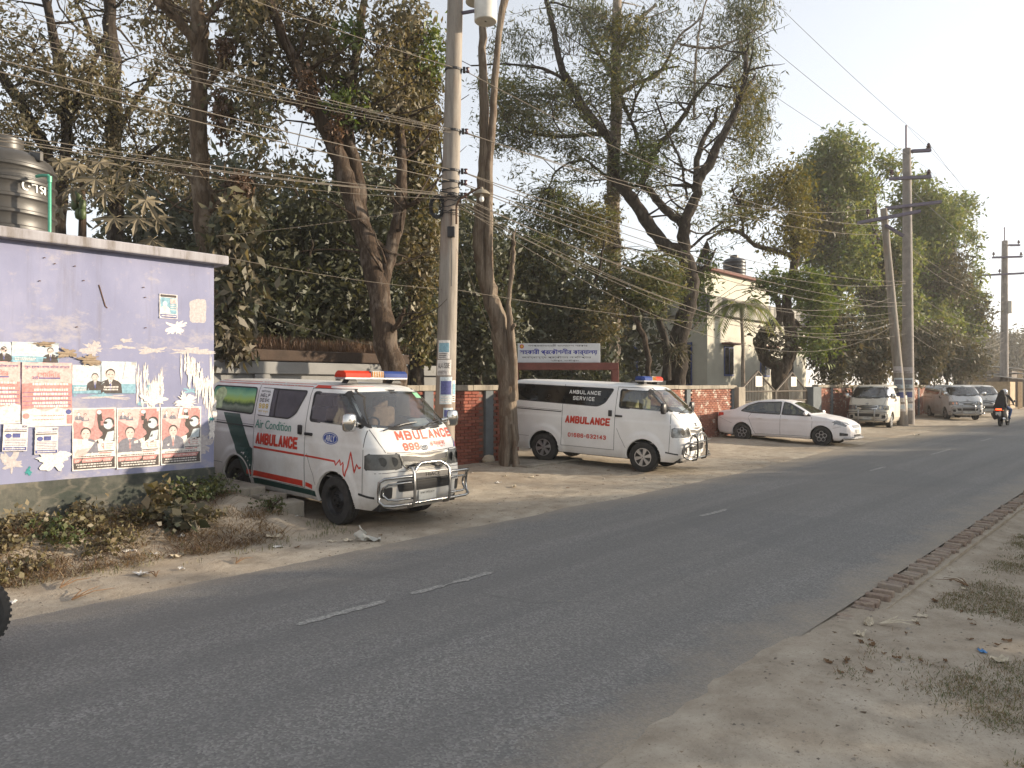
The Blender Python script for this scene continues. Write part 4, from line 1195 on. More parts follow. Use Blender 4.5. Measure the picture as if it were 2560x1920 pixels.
        # door mirror
        def mir():
            mb = MB(); c_ = VAN.at(sd, 1.67, 1.44, 0.0)
            mb.tube([c_, c_ + Vector((0.03, sg * 0.09, 0.02)), c_ + Vector((0.03, sg * 0.13, 0.05))], [0.035, 0.03, 0.03], 8)
            prof = [(0.01, -0.13), (0.06, -0.125), (0.085, -0.10), (0.095, 0), (0.085, 0.10), (0.06, 0.125), (0.01, 0.13)]
            m2 = MB().lathe(prof, 16, 'Z')
            mb.add([c_ + Vector((0.045 + p[0] * 0.62, sg * 0.20 + p[1] * 1.25, 0.035 + p[2] * 0.95)) for p in m2.v], m2.f)
            return mb
        obj('door_mirror', cached('mir' + sd, mir, 50), M[mirror], v)
    obj('rear_window', cached('rwin', lambda: VAN.patch('B', RWIN, 0.003), 60), M['privacy'], v)
    # nose
    def bonnet():
        mb = MB()
        for s_ in (-1, 1): VAN.strip('F', [(s_ * 0.735, 1.375), (s_ * 0.70, 1.20), (s_ * 0.655, 1.075)], 0.008, 0.002, mb)
        VAN.strip('F', [(-0.64, 1.072), (0, 1.055), (0.64, 1.072)], 0.008, 0.002, mb)
        VAN.strip('F', [(-0.80, 0.80), (-0.5, 0.815), (0.5, 0.815), (0.80, 0.80)], 0.007, 0.002, mb)
        return mb
    obj('panel_gap', cached('bonnet', bonnet), M['seam'], v)
    gr = obj('grille', cached('grille', lambda: VAN.patch('F', [(-0.46, 1.05), (-0.42, 0.90), (-0.34, 0.83), (0.34, 0.83), (0.42, 0.90), (0.46, 1.045)], 0.004), 60), M['black_plastic'], v)
    def bars():
        mb = MB()
        for za, zb, zc, w_, th in ((1.035, 1.015, 0.995, 0.46, 0.026), (0.925, 0.91, 0.895, 0.43, 0.045)):
            pts = [(-w_, za), (-0.2, zb), (-0.08, zc), (0.08, zc), (0.2, zb), (w_, za)]
            VAN.strip('F', pts, th, 0.018, mb)
        VAN.strip('F', [(-0.36, 0.842), (0.36, 0.842)], 0.02, 0.012, mb)
        for s_ in (-1, 1): VAN.strip('F', [(s_ * 0.452, 1.03), (s_ * 0.41, 0.90), (s_ * 0.35, 0.84)], 0.02, 0.014, mb)
        return mb
    obj('grille_bar', cached('bars', bars, 60), M[grille], gr)
    def emblem():
        mb = MB(); p0 = VAN.at('F', 0, 1.115, 0.010); n = 20
        up = (VAN.at('F', 0, 1.14, 0.010) - VAN.at('F', 0, 1.09, 0.010)).normalized()
        for rx, rz, dz in ((0.062, 0.043, 0), (0.020, 0.041, 0), (0.040, 0.016, 0.020)):
            mb.tube([p0 + Vector((0.001, rx * math.cos(2 * math.pi * k / n), 0)) + up * (dz + rz * math.sin(2 * math.pi * k / n)) for k in range(n + 1)], 0.0055, 5)
        return mb
    obj('emblem', cached('emblem', emblem, 50), M['chrome'], v)
    it = obj('air_intake', cached('intake', lambda: VAN.patch('F', rounded([(-0.50, 0.54), (0.50, 0.54), (0.54, 0.69), (-0.54, 0.69)], 0.03), 0.004), 60), M['black_plastic'], v)
    def slats():
        mb = MB()
        for z in (0.575, 0.615, 0.655): VAN.strip('F', [(-0.5, z), (0.5, z)], 0.010, 0.012, mb)
        return mb
    obj('intake_slat', cached('slats', slats), M['seam'], it)
    def plate():
        p = VAN.at('F', 0, 0.46, 0.012)
        return MB().bbox(p, (0.012, 0.34, 0.15), 0.004)
    pl = obj('number_plate', cached('plate', plate), M['plate'], v)
    def ptext():
        mb = MB(); p = VAN.at('F', -0.14, 0.475, 0.020); put_text(mb, 'ঢাকা েমট্েরা-ছ', p, (0, 1, 0), (0, 0, 1), w=0.28, h=0.045)
        p = VAN.at('F', -0.14, 0.405, 0.022); put_text(mb, '৭১-১১৪৯', p, (0, 1, 0), (0, 0, 1), w=0.28, h=0.055); return mb
    obj('lettering', cached('ptext', ptext), M['seam'], pl)
    def wipers():
        mb = MB()
        for ya, yb in ((-0.50, 0.02), (0.08, 0.58)):
            pts = [VAN.at('F', ya + (yb - ya) * k / 8, 1.375 + 0.07 * math.sin(k / 8 * 1.5), 0.022) for k in range(9)]
            mb.tube(pts, 0.008, 5)
            mb.tube([pts[3] + Vector((0.01, 0, 0.012)), VAN.at('F', ya - 0.08, 1.35, 0.02)], 0.009, 5)
        return mb
    obj('wiper', cached('wipers', wipers), M['black_plastic'], v)
    # cab interior
    def seats():
        mb = MB()
        for y in (-0.38, 0.38):
            mb.bbox((1.00, y, 0.98), (0.52, 0.50, 0.20), 0.05); mb.bbox((0.74, y, 1.32), (0.16, 0.50, 0.60), 0.06); mb.bbox((0.72, y, 1.68), (0.11, 0.26, 0.17), 0.04)
        return mb
    obj('seat', cached('seats', seats, 50), M['seat' if cat == 'ambulance' and hub == 'steel' else 'seat_pale' if hub == 'hubcap' and cat == 'ambulance' else 'seat_grey'], v)
    obj('bench_seat', cached('bench', lambda: MB().bbox((-0.6, 0, 1.20), (0.16, 1.3, 0.72), 0.05)), M['seat_grey'], v)
    obj('dashboard', cached('dash', lambda: MB().bbox((1.70, 0, 1.22), (0.40, 1.42, 0.26), 0.06)), M['dash'], v)
    obj('cab_lining', cached('lining', lambda: MB().box((0.2, 0, 0.66), (3.2, 1.56, 0.02)).box((-1.2, 0, 1.25), (0.02, 1.45, 1.1))), M['seat_grey'], v)
    obj('steering_wheel', cached('steer', lambda: MB().tube([(1.36 + 0.10 * math.cos(2 * math.pi * k / 18), -0.38 + 0.19 * math.sin(2 * math.pi * k / 18), 1.36 + 0.15 * math.cos(2 * math.pi * k / 18)) for k in range(19)], 0.016, 6)), M['black_plastic'], v)
    obj('cab_mirror', cached('cmir', lambda: MB().bbox((1.40, 0, 1.78), (0.03, 0.26, 0.07), 0.012)), M['black_plastic'], v)
    obj('dash_card', cached('card', lambda: MB().grid(lambda a, b: (1.82 - 0.16 * b, 0.10 + 0.36 * a, 1.385 + 0.10 * b), 2, 2)), M['white_decal'], v)
    for x, y in [(a_, b_) for a_ in AXS for b_ in (-0.735, 0.735)]:
        wheel(v, x, y, TR, 0.205, hub, steer if x > 0 else 0)
    return v

def bull_bar(v, style):
    b = bpy.data.objects.new('bull_bar', None); COL.objects.link(b); b.parent = v
    X = 2.30
    mb = MB()
    for y in (-0.34, 0.34):
        mb.tube([(2.20, y, 0.335), (X, y, 0.36), (X + 0.02, y, 0.42), (X + 0.025, y, 0.62), (X + 0.01, y, 0.80), (X - 0.03, y, 0.865), (X - 0.07, y, 0.86)], 0.036, 8, flat=0.55)
    obj('upright', mb, M['steel'] if style != 'black' else M['black_rubber'], b, smooth=50)
    for s_ in (-1, 1):
        def loop(z1, z0, ye, r_):
            return MB().tube([(X, s_ * 0.34, z1), (X - 0.01, s_ * (ye - 0.14), z1), (X - 0.06, s_ * (ye - 0.03), z1 - 0.01), (X - 0.13, s_ * ye, z1 - 0.06), (X - 0.14, s_ * ye, (z1 + z0) / 2), (X - 0.13, s_ * ye, z0 + 0.06), (X - 0.06, s_ * (ye - 0.03), z0 + 0.01), (X - 0.01, s_ * (ye - 0.14), z0), (X, s_ * 0.34, z0)], r_, 8)
        obj('side_loop', loop(0.76, 0.385, 0.84, 0.021), M['bar_chrome'], b, smooth=50)
        obj('side_loop', loop(0.68, 0.46, 0.77, 0.015), M['bar_chrome'], b, smooth=50)
    obj('top_hoop', MB().tube([(X, -0.34, 0.80), (X - 0.01, -0.29, 0.86), (X - 0.03, -0.22, 0.905), (X - 0.03, -0.17, 0.925), (X - 0.03, 0.17, 0.925), (X - 0.03, 0.22, 0.905), (X - 0.01, 0.29, 0.86), (X, 0.34, 0.80)], 0.021, 8), M['bar_chrome'], b, smooth=50)
    obj('lower_bar', MB().tube([(X, -0.34, 0.39), (X, 0.34, 0.39)], 0.024, 8), M['bar_chrome'], b, smooth=50)
    if style == 'chrome':
        pl = obj('name_panel', MB().bbox((X + 0.005, 0, 0.765), (0.03, 0.66, 0.085), 0.006), M['steel'], b)
        tx = MB(); put_text(tx, 'HIACE', (X + 0.022, -0.14, 0.74), (0, 1, 0), (0, 0, 1), w=0.28, h=0.05, bold=1)
        obj('lettering', tx, M['seam'], pl)
    else:
        obj('name_panel', MB().tube([(X, -0.34, 0.75), (X, 0.34, 0.75)], 0.02, 8), M['bar_chrome'], b, smooth=50)
    return b

def light_bar(v, first, second, x=0.98):
    b = bpy.data.objects.new('light_bar', None); COL.objects.link(b); b.parent = v; b.location = (x, 0, 1.985)
    for y in (-0.42, 0.42): obj('foot', MB().prism([(y - 0.10, 0), (y + 0.10, 0), (y + 0.05, 0.07), (y - 0.05, 0.07)], 'X', -0.07, 0.07), M['black_plastic'], b)
    obj('tray', MB().bbox((0, 0, 0.075), (0.24, 1.20, 0.035), 0.012), M['alloy'], b)
    def lens(y0, y1):
        sec = [(-0.13, 0.09), (-0.12, 0.15), (-0.07, 0.185), (0.07, 0.185), (0.12, 0.15), (0.13, 0.09)]
        mb = MB(); ys = [y0, y0 + (y1 - y0) * 0.1, y1]; sc_ = [0.55, 1.0, 1.0]
        vs = [(p[0] * k, y, 0.09 + (p[1] - 0.09) * k) for y, k in zip(ys, sc_) for p in sec]
        n = len(sec)
        mb.add(vs, [(i * n + j, i * n + (j + 1) % n, (i + 1) * n + (j + 1) % n, (i + 1) * n + j) for i in range(2) for j in range(n)] + [tuple(range(n)), tuple(2 * n + j for j in range(n))])
        return mb
    obj('lamp_lens', lens(-0.64, -0.13), M[first], b); obj('lamp_lens', lens(0.64, 0.13), M[second], b)
    obj('speaker_grille', MB().bbox((0, 0, 0.135), (0.25, 0.25, 0.10), 0.012), M['steel'], b)
    mb = MB()
    for k in range(7): mb.box((0.128, -0.10 + k * 0.033, 0.135), (0.006, 0.014, 0.085))
    obj('grille_slat', mb, M['amber'], b)
    return b

def letter(v, mb, mat, name='lettering'):
    return obj(name, mb, M[mat], v)

# ---------------------------------------------------------------- ambulance with the striped livery
M['paint_old'] = car_paint('old_white_paint', (0.72, 0.71, 0.68), 0.38)
A = van('white ambulance with green and red livery parked beside the lavender building', (6.763, 10.11, 0.06), R(-87.2), 0.030, M['paint_old'], 'steel', 'chrome', lens='foggy_lens', cat='ambulance', steer=R(-2))
light_bar(A, 'red_lens', 'blue_lens'); bull_bar(A, 'chrome')
S = 'R'
g = N('scenic_window_film'); co = g.coord()
sep = g.n('SeparateXYZ'); g.l(co, sep.inputs[0])
zz = g.math('ADD', sep.outputs[2], g.math('MULTIPLY', g.math('SUBTRACT', g.noise(co, 3.5, 5), 0.5), 0.16))
c = g.ramp(g.math('MULTIPLY', g.math('SUBTRACT', zz, 1.44), 2.4), [(0.0, (0.02, 0.035, 0.025)), (0.25, (0.22, 0.27, 0.20)), (0.36, (0.03, 0.07, 0.03)), (0.50, (0.36, 0.52, 0.10)), (0.72, (0.24, 0.50, 0.26)), (1.0, (0.02, 0.18, 0.14))])
g.set(Base_Color=c, Roughness=0.45); g.b.inputs['Specular IOR Level'].default_value = 0.2
M['scenic'] = g.m
w = obj('quarter_window', VAN.patch('R', QWIN, 0.003), M['scenic'], A, smooth=60)
obj('figure_print', VAN.patch('R', rounded([(-2.20, 1.49), (-1.86, 1.49), (-1.90, 1.62), (-1.80, 1.70), (-1.82, 1.80), (-1.95, 1.85), (-2.14, 1.80)], 0.06), 0.005), plain('printed_figure', (0.36, 0.46, 0.22), 0.3, 0, 0.5, 9), w)
obj('rubber_seal', VAN.ring('R', grow(QWIN, -0.012), grow(QWIN, 0.01), 0.0055), M['black_rubber'], w)
w = obj('sliding_window', VAN.patch('R', SWIN, 0.003), M['grey_glass'], A, smooth=60)
obj('rubber_seal', VAN.ring('R', grow(SWIN, -0.012), grow(SWIN, 0.01), 0.0055), M['black_rubber'], w)
obj('sliding_frame', VAN.strip('R', [(-0.33, 1.44), (-0.33, 1.85)], 0.02, 0.006), M['black_rubber'], w)
stk = obj('sticker', VAN.patch('R', rounded([(-0.84, 1.445), (-0.46, 1.435), (-0.46, 1.855), (-0.84, 1.86)], 0.015), 0.0075), M['white_decal'], A)
mb = MB()
for t_, z, h in (('NATIONAL', 1.795, 0.03), ('HELP', 1.72, 0.055), ('DESK', 1.645, 0.055)): VAN.block(S, t_, -0.78, z, 0.26, h, 0.009, 0.2, mb=mb) if t_ != 'NATIONAL' else VAN.text(S, t_, -0.78, z, 0.26, h, 1, 0.009, mb=mb)
obj('lettering', mb, M['black_ink'], stk)
mb = VAN.block(S, '999', -0.78, 1.545, 0.26, 0.075, 0.009, 0.22); VAN.text(S, 'কল করুন', -0.78, 1.475, 0.28, 0.035, 0, 0.009, mb=mb)
obj('lettering', mb, M['yellow_ink'], stk)
VL = VAN.at
w = obj('left_window', VAN.patch('L', BAND, 0.003), M['privacy'], A, smooth=60)
letter(A, VAN.text(S, 'Air Condition', -0.83, 1.235, 0.98, 0.135, 1, 0.0035, 0.18, 0.0), 'teal_decal')
letter(A, VAN.block(S, 'AMBULANCE', -0.78, 0.985, 1.10, 0.18, 0.0045, 0.235, 0.05), 'red_decal')
letter(A, VAN.strip(S, [(-0.84, 0.93), (0.50, 0.915)], 0.032, 0.0032, VAN.strip(S, [(0.52, 0.915), (1.24, 0.90)], 0.026, 0.0032)), 'red_decal', 'side_stripe')
letter(A, VAN.strip(S, [(1.24, 0.90), (1.28, 0.85), (1.34, 0.93), (1.38, 0.86), (1.42, 0.90), (1.47, 0.68), (1.58, 1.06), (1.66, 0.78), (1.71, 0.90), (1.76, 0.85), (1.80, 0.87)], 0.024, 0.0036, step=0.03), 'red_decal', 'heartbeat_stripe')
letter(A, VAN.strip(S, [(-0.84, 0.52), (0.46, 0.50)], 0.085, 0.0032, VAN.strip(S, [(-1.02, 0.53), (-0.88, 0.525)], 0.075, 0.0032, VAN.strip(S, [(0.53, 0.50), (0.72, 0.475)], 0.06, 0.0032))), 'red_decal', 'sill_stripe')
letter(A, VAN.strip(S, [(-0.84, 0.40), (0.78, 0.385)], 0.085, 0.0032), 'green_decal', 'sill_stripe')
letter(A, VAN.patch(S, [(-1.80, 1.43), (-1.30, 1.43), (-0.95, 0.93), (-0.88, 0.90), (-0.88, 0.46), (-1.05, 0.46), (-1.18, 0.62), (-1.30, 0.80), (-1.42, 0.93)], 0.0028), 'green_decal', 'side_stripe')
rs = MB()
for a, b, z0, z1 in ((-2.2, 0.48, 1.915, 1.955), (0.54, 1.22, 1.905, 1.945)):
    n = 30
    vs = [VAN.at(S, a + (b - a) * i / n, z, 0.003) for z in (z0, z1) for i in range(n + 1)]
    rs.add(vs, [(i, i + 1, n + 2 + i, n + 1 + i) for i in range(n)])
letter(A, rs, 'red_decal', 'roof_stripe')
letter(A, VAN.text(S, '24 Hours Service', -0.95, 1.918, 1.05, 0.034, 1, 0.0055), 'white_decal')
ov = VAN.patch(S, [(1.11 + 0.175 * math.cos(2 * math.pi * k / 28), 1.21 + 0.085 * math.sin(2 * math.pi * k / 28)) for k in range(28)], 0.0032)
bd = obj('badge', ov, M['blue_decal'], A)
obj('lettering', VAN.text(S, 'ARLY', 1.00, 1.165, 0.22, 0.09, 2, 0.005, 0.15), M['white_decal'], bd)
obj('badge_rim', VAN.strip(S, [(1.11 + 0.155 * math.cos(2 * math.pi * k / 28), 1.21 + 0.070 * math.sin(2 * math.pi * k / 28)) for k in range(29)], 0.008, 0.0045), M['white_decal'], bd)
letter(A, VAN.block('F', 'MBULANCE', -0.42, 1.225, 1.12, 0.125, 0.004, 0.22), 'orange_decal')
letter(A, VAN.block('F', '999', -0.36, 1.085, 0.27, 0.105, 0.004, 0.24), 'orange_decal')
letter(A, VAN.text('F', 'এর অন্তর্ভুক্ত', 0.12, 1.10, 0.34, 0.085, 1, 0.004), 'orange_decal')
letter(A, VAN.strip('F', [(0.69, 1.34), (0.76, 1.22), (0.68, 1.08)], 0.024, 0.0036), 'blue_decal', 'bonnet_stripe')
letter(A, VAN.strip('F', [(0.72, 1.34), (0.79, 1.22), (0.71, 1.08)], 0.022, 0.0038), 'orange_decal', 'bonnet_stripe')
obj('window_sticker', VAN.patch('F', rounded([(0.42, 1.78), (0.56, 1.775), (0.56, 1.85), (0.42, 1.855)], 0.01), 0.004), plain('green_sticker', (0.25, 0.55, 0.32), 0.5), A)

# ---------------------------------------------------------------- ambulance with the black windows
M['paint_white'] = car_paint('clean_white_paint', (0.80, 0.795, 0.78), 0.18)
B = van('clean white ambulance with black side glass and silver hub caps parked by the dead tree', (14.90, 10.45, 0.075), R(-79.0), 0.045, M['paint_white'], 'hubcap', 'black_plastic', cat='ambulance', steer=R(-3), grille='white_paint')
light_bar(B, 'blue_lens', 'red_lens'); bull_bar(B, 'black')
w = obj('side_window', VAN.patch('R', BAND, 0.003), M['privacy'], B, smooth=60)
obj('rubber_seal', VAN.ring('R', grow(BAND, -0.01), grow(BAND, 0.008), 0.0045), M['black_rubber'], w)
obj('lettering', VAN.block('R', 'AMBULANCE', -0.72, 1.685, 0.82, 0.09, 0.006, 0.19), M['white_decal'], w)
obj('lettering', VAN.block('R', 'SERVICE', -0.60, 1.54, 0.56, 0.09, 0.006, 0.19), M['white_decal'], w)
obj('left_window', VAN.patch('L', BAND, 0.003), M['privacy'], B, smooth=60)
letter(B, VAN.block('R', 'AMBULANCE', -0.76, 0.985, 1.14, 0.18, 0.0045, 0.235, 0.05), 'red_decal')
letter(B, VAN.block('R', '01686-632143', -0.68, 0.66, 0.98, 0.10, 0.0035, 0.21), 'red_decal')

# ---------------------------------------------------------------- the dusty vans down the road
M['paint_cream'] = car_paint('cream_paint', (0.62, 0.59, 0.52), 0.45)
M['paint_silver'] = car_paint('silver_white_paint', (0.60, 0.62, 0.64), 0.4)
M['paint_dusty'] = car_paint('dusty_white_paint', (0.64, 0.64, 0.63), 0.45)
for lab, loc, hd, pt in (('dusty cream van with chrome grille parked behind the pair of concrete poles', (38.0, 10.95, 0.03), R(184), 'paint_cream'),
                         ('silver white van with bull bar turned slantwise out from the brick wall', (49.6, 10.2, 0.03), R(211), 'paint_silver'),
                         ('white van tucked in directly behind the slantwise silver van', (54.9, 10.1, 0.03), R(208), 'paint_dusty')):
    c_ = van(lab, loc, hd, 0.0, M[pt], 'hubcap', 'chrome', group='dusty vans parked along the wall')
    obj('side_window', cached('bandR', lambda: VAN.patch('R', BAND, 0.003), 60), M['privacy'], c_)
    obj('side_window', cached('bandL', lambda: VAN.patch('L', BAND, 0.003), 60), M['privacy'], c_)
    bull_bar(c_, 'thin')

# ---------------------------------------------------------------- white saloon
ZT = [(-2.345, 0.86), (-2.33, 0.98), (-2.27, 1.04), (-2.1, 1.068), (-1.85, 1.09), (-1.70, 1.13), (-1.30, 1.33), (-1.05, 1.415), (-0.75, 1.458), (-0.35, 1.478), (0.0, 1.465), (0.28, 1.415), (0.55, 1.29), (1.03, 1.035), (1.10, 1.015), (1.5, 0.955), (1.85, 0.865), (2.05, 0.78), (2.15, 0.71), (2.21, 0.60), (2.225, 0.50)]
ZB = [(-2.345, 0.42), (-2.25, 0.28), (-1.8, 0.22), (1.8, 0.20), (2.1, 0.21), (2.225, 0.26)]
WB_ = [(-2.345, 0.62), (-2.30, 0.70), (-2.15, 0.765), (-1.8, 0.815), (-1.2, 0.845), (0, 0.85), (1.2, 0.845), (1.6, 0.825), (1.9, 0.765), (2.08, 0.67), (2.18, 0.55), (2.225, 0.42)]
def sedan_shell():
    xs_ = lines([(-2.345, -2.25, 0.012), (-2.25, 2.05, 0.028), (2.05, 2.225, 0.0125)])
    vs = []; m_ = None
    for x in xs_:
        zt, zb, wb = lerp_tab(ZT, x), lerp_tab(ZB, x), lerp_tab(WB_, x)
        belt = min(0.93 - 0.04 * x / 2.2, zt - 0.035)
        half = [(0.0, zb)] + [(wb * 0.90 * k / 4, zb) for k in range(1, 5)] + [(wb * 0.965, zb + 0.05)]
        zs_ = [zb + 0.05 + (belt - 0.06 - zb - 0.05) * k / 18 for k in range(1, 19)]
        for z in zs_:
            t = (z - zb) / max(0.05, belt - zb)
            y = wb * (1 - 0.035 * (1 - min(1, t / 0.35)) - 0.045 * max(0, (t - 0.75) / 0.25) ** 1.5)
            if abs(x) < 2.0: y -= 0.010 * math.exp(-((z - 0.76) / 0.035) ** 2) - 0.006 * math.exp(-((z - 0.82) / 0.03) ** 2)
            for ax in (1.35, -1.35):
                y += 0.012 * sstep(0.46, 0.36, math.hypot(x - ax, z - 0.315)) if z < 0.8 else 0
            half.append((y, z))
        yb = half[-1][0]
        wr = max(0.05, yb - 0.02 - max(0, zt - 0.05 - belt) * 0.50)
        for k in range(1, 13):
            t = k / 12; half.append((yb - 0.015 + (wr - yb + 0.015) * t, belt - 0.03 + (zt - 0.055 - belt + 0.03) * t if zt - 0.055 > belt - 0.03 else belt - 0.03 + (zt - 0.02 - belt) * t))
        y0, z0 = half[-1]
        for k in range(1, 13):
            a = math.pi / 2 * k / 12; half.append((y0 * (1 - math.sin(a) ** 1.0 * 1.0) if k == 12 else y0 * math.cos(a) ** 0.55, z0 + (zt - z0) * math.sin(a)))
        full = half + [(-p[0], p[1]) for p in half[-2:0:-1]]
        m_ = len(full)
        vs += [(x, p[0], p[1]) for p in full]
    fs = [(i * m_ + j, i * m_ + (j + 1) % m_, (i + 1) * m_ + (j + 1) % m_, (i + 1) * m_ + j) for i in range(len(xs_) - 1) for j in range(m_)]
    fs += [tuple(range(m_))[::-1], tuple((len(xs_) - 1) * m_ + j for j in range(m_))]
    return Shell(vs, fs)
SED = sedan_shell()
SR, SAX = 0.318, 1.35
FW = rounded([(0.03, 0.985), (1.00, 0.965), (0.90, 1.02), (0.26, 1.355), (0.05, 1.395)], 0.03)
RW = rounded([(-0.03, 0.985), (-1.02, 1.01), (-1.42, 1.06), (-1.18, 1.25), (-0.86, 1.36), (-0.05, 1.40)], 0.03)
WSX = rounded([(0.98, -0.64), (1.00, 0.0), (0.98, 0.64), (0.36, 0.52), (0.30, 0.0), (0.36, -0.52)], 0.03)
RSX = rounded([(-1.70, -0.58), (-1.72, 0.0), (-1.70, 0.58), (-1.16, 0.50), (-1.10, 0), (-1.16, -0.50)], 0.03)
M['paint_saloon'] = car_paint('white_saloon_paint', (0.78, 0.76, 0.77), 0.15)
sd_ = thing('saloon_car', 'white four door saloon with black alloy wheels parked nose to the road', 'car', (25.40, 10.20, 0.02), rot=(0, 0.012, R(-88.5)))
f_, r_, w_, k_ = grow(FW, -0.01), grow(RW, -0.01), grow(WSX, -0.01), grow(RSX, -0.01)
def sed_test(c_):
    if abs(c_.y) > 0.4 and c_.z > 0.95 and (inside(f_, c_.x, c_.z) or inside(r_, c_.x, c_.z)): return True
    if c_.z > 1.0 and (inside(w_, c_.x, c_.y) or inside(k_, c_.x, c_.y)): return True
    return any(abs(c_.y) > 0.5 and math.hypot(c_.x - ax, c_.z - SR) < 0.365 for ax in (SAX, -SAX))
obj('body', fix_normals(smooth_mesh('saloon_body', SED.v, SED.cut(sed_test), 35)), M['paint_saloon'], sd_)
M['cabin_glass'] = glass('cabin_glass', (0.26, 0.29, 0.25), 0.03, 0.02, 0.015)
obj('windscreen', SED.patch('T', WSX, 0.002), M['screen_glass'], sd_, smooth=60)
obj('rear_screen', SED.patch('T', RSX, 0.002), M['cabin_glass'], sd_, smooth=60)
for sd, sg in (('R', -1), ('L', 1)):
    for pl_ in (FW, RW):
        w = obj('door_window', SED.patch(sd, pl_, 0.002), M['cabin_glass'], sd_, smooth=60)
        obj('window_trim', SED.ring(sd, grow(pl_, -0.018), grow(pl_, 0.014), 0.004), M['black_rubber'], w)
    mb = MB()
    SED.strip(sd, [(0.0, 0.30), (0.0, 0.97)], 0.008, 0.002, mb); SED.strip(sd, [(1.02, 0.94), (1.06, 0.80), (1.03, 0.30)], 0.008, 0.002, mb)
    SED.strip(sd, [(-1.02, 1.0), (-1.12, 0.86), (-1.02, 0.62), (-0.93, 0.40), (-0.86, 0.30)], 0.008, 0.002, mb); SED.strip(sd, [(-0.88, 0.30), (1.03, 0.30)], 0.008, 0.002, mb)
    SED.strip(sd, [(-2.22, 0.82), (-1.95, 0.70), (-1.72, 0.62)], 0.006, 0.002, mb); SED.strip(sd, [(1.70, 0.60), (1.95, 0.66)], 0.006, 0.002, mb)
    obj('panel_gap', mb, M['seam'], sd_)
    for x in (-0.72, 0.18):
        obj('door_handle', MB().bbox(SED.at(sd, x, 0.84, 0.014), (0.19, 0.03, 0.032), 0.01), M['paint_saloon'], sd_)
    for ax in (SAX, -SAX):
        mb = MB()
        ang = [R(-12 + 204 * k / 36) for k in range(37)]
        o_ = []
        for rad, off in ((0.352, -0.03), (0.366, 0.004), (0.385, 0.004), (0.40, 0.0005)): o_ += [SED.at(sd, ax + rad * math.cos(a), max(0.22, SR + rad * math.sin(a)), off) for a in ang]
        mb.add(o_, [(j * 37 + i, j * 37 + i + 1, (j + 1) * 37 + i + 1, (j + 1) * 37 + i) for j in range(3) for i in range(36)])
        obj('wheel_arch_lip', mb, M['paint_saloon'], sd_, smooth=60)
    mb = MB()
    for ax in (SAX, -SAX):
        ang = [R(-10 + 200 * k / 20) for k in range(21)]
        a_ = [(ax + 0.37 * math.cos(t), sg * 0.80, SR + 0.37 * math.sin(t)) for t in ang]; b_ = [(p[0], sg * 0.45, p[2]) for p in a_]
        mb.add(a_ + b_, [(i, i + 1, 22 + i, 21 + i) for i in range(20)]); mb.add(b_ + [(ax, sg * 0.45, SR)], [(i, i + 1, 21) for i in range(20)])
    obj('wheel_well', mb, M['under'], sd_)
    hl = obj('headlamp', SED.patch('T', [(1.72, sg * 0.80), (1.90, sg * 0.74), (2.10, sg * 0.58), (2.14, sg * 0.44), (2.06, sg * 0.46), (1.92, sg * 0.60), (1.76, sg * 0.70)], 0.004, 0.04), M['clear_lens'], sd_, smooth=60)
    hl2 = obj('headlamp_side', SED.patch(sd, [(1.66, 0.80), (1.78, 0.74), (2.06, 0.655), (2.10, 0.70), (1.95, 0.785), (1.80, 0.835)], 0.004, 0.04), M['clear_lens'], hl, smooth=60)
    obj('tail_lamp', SED.patch(sd, [(-2.33, 0.82), (-2.05, 0.90), (-2.08, 0.985), (-2.32, 0.985)], 0.004, 0.04), M['tail_lens'], sd_, smooth=60)
    fg = obj('fog_lamp_recess', SED.patch(sd, rounded([(1.90, 0.36), (2.12, 0.37), (2.12, 0.44), (1.90, 0.47)], 0.02), 0.004, 0.04), M['black_plastic'], sd_)
    c_ = SED.at(sd, 1.97, 0.415, 0.008); n = 14
    obj('fog_lamp', MB().tube([c_ + Vector((0.03 * math.cos(2 * math.pi * k / n), 0, 0.03 * math.sin(2 * math.pi * k / n))) for k in range(n + 1)], 0.006, 5), M['chrome'], fg)
    p = SED.at(sd, 0.86, 1.0, 0.0)
    m2 = MB().lathe([(0.01, -0.11), (0.05, -0.10), (0.07, -0.05), (0.072, 0.05), (0.05, 0.10), (0.01, 0.11)], 14, 'Z')
    obj('door_mirror', MB().add([p + Vector((0.0 + q[0] * 0.7, sg * 0.13 + q[2] * 0.95, 0.05 + q[1] * 0.95)) for q in m2.v], m2.f).tube([p, p + Vector((0, sg * 0.08, 0.03))], 0.022, 6), M['paint_saloon'], sd_, smooth=50)
for x, y in ((SAX, -0.735), (SAX, 0.735), (-SAX, -0.735), (-SAX, 0.735)): wheel(sd_, x, y, SR, 0.195, 'sedan')
gr = obj('grille', SED.patch('F', rounded([(-0.36, 0.60), (0.36, 0.60), (0.40, 0.70), (-0.40, 0.70)], 0.02), 0.004), M['black_plastic'], sd_)
mb = MB()
for z in (0.62, 0.65, 0.68): SED.strip('F', [(-0.36, z), (0.36, z)], 0.010, 0.012, mb)
obj('grille_bar', mb, M['chrome'], gr)
obj('air_intake', SED.patch('F', rounded([(-0.34, 0.30), (0.34, 0.30), (0.36, 0.40), (-0.36, 0.40)], 0.02), 0.004), M['black_plastic'], sd_)
obj('number_plate', MB().bbox(SED.at('F', 0, 0.50, 0.012), (0.012, 0.34, 0.13), 0.004), M['plate'], sd_)
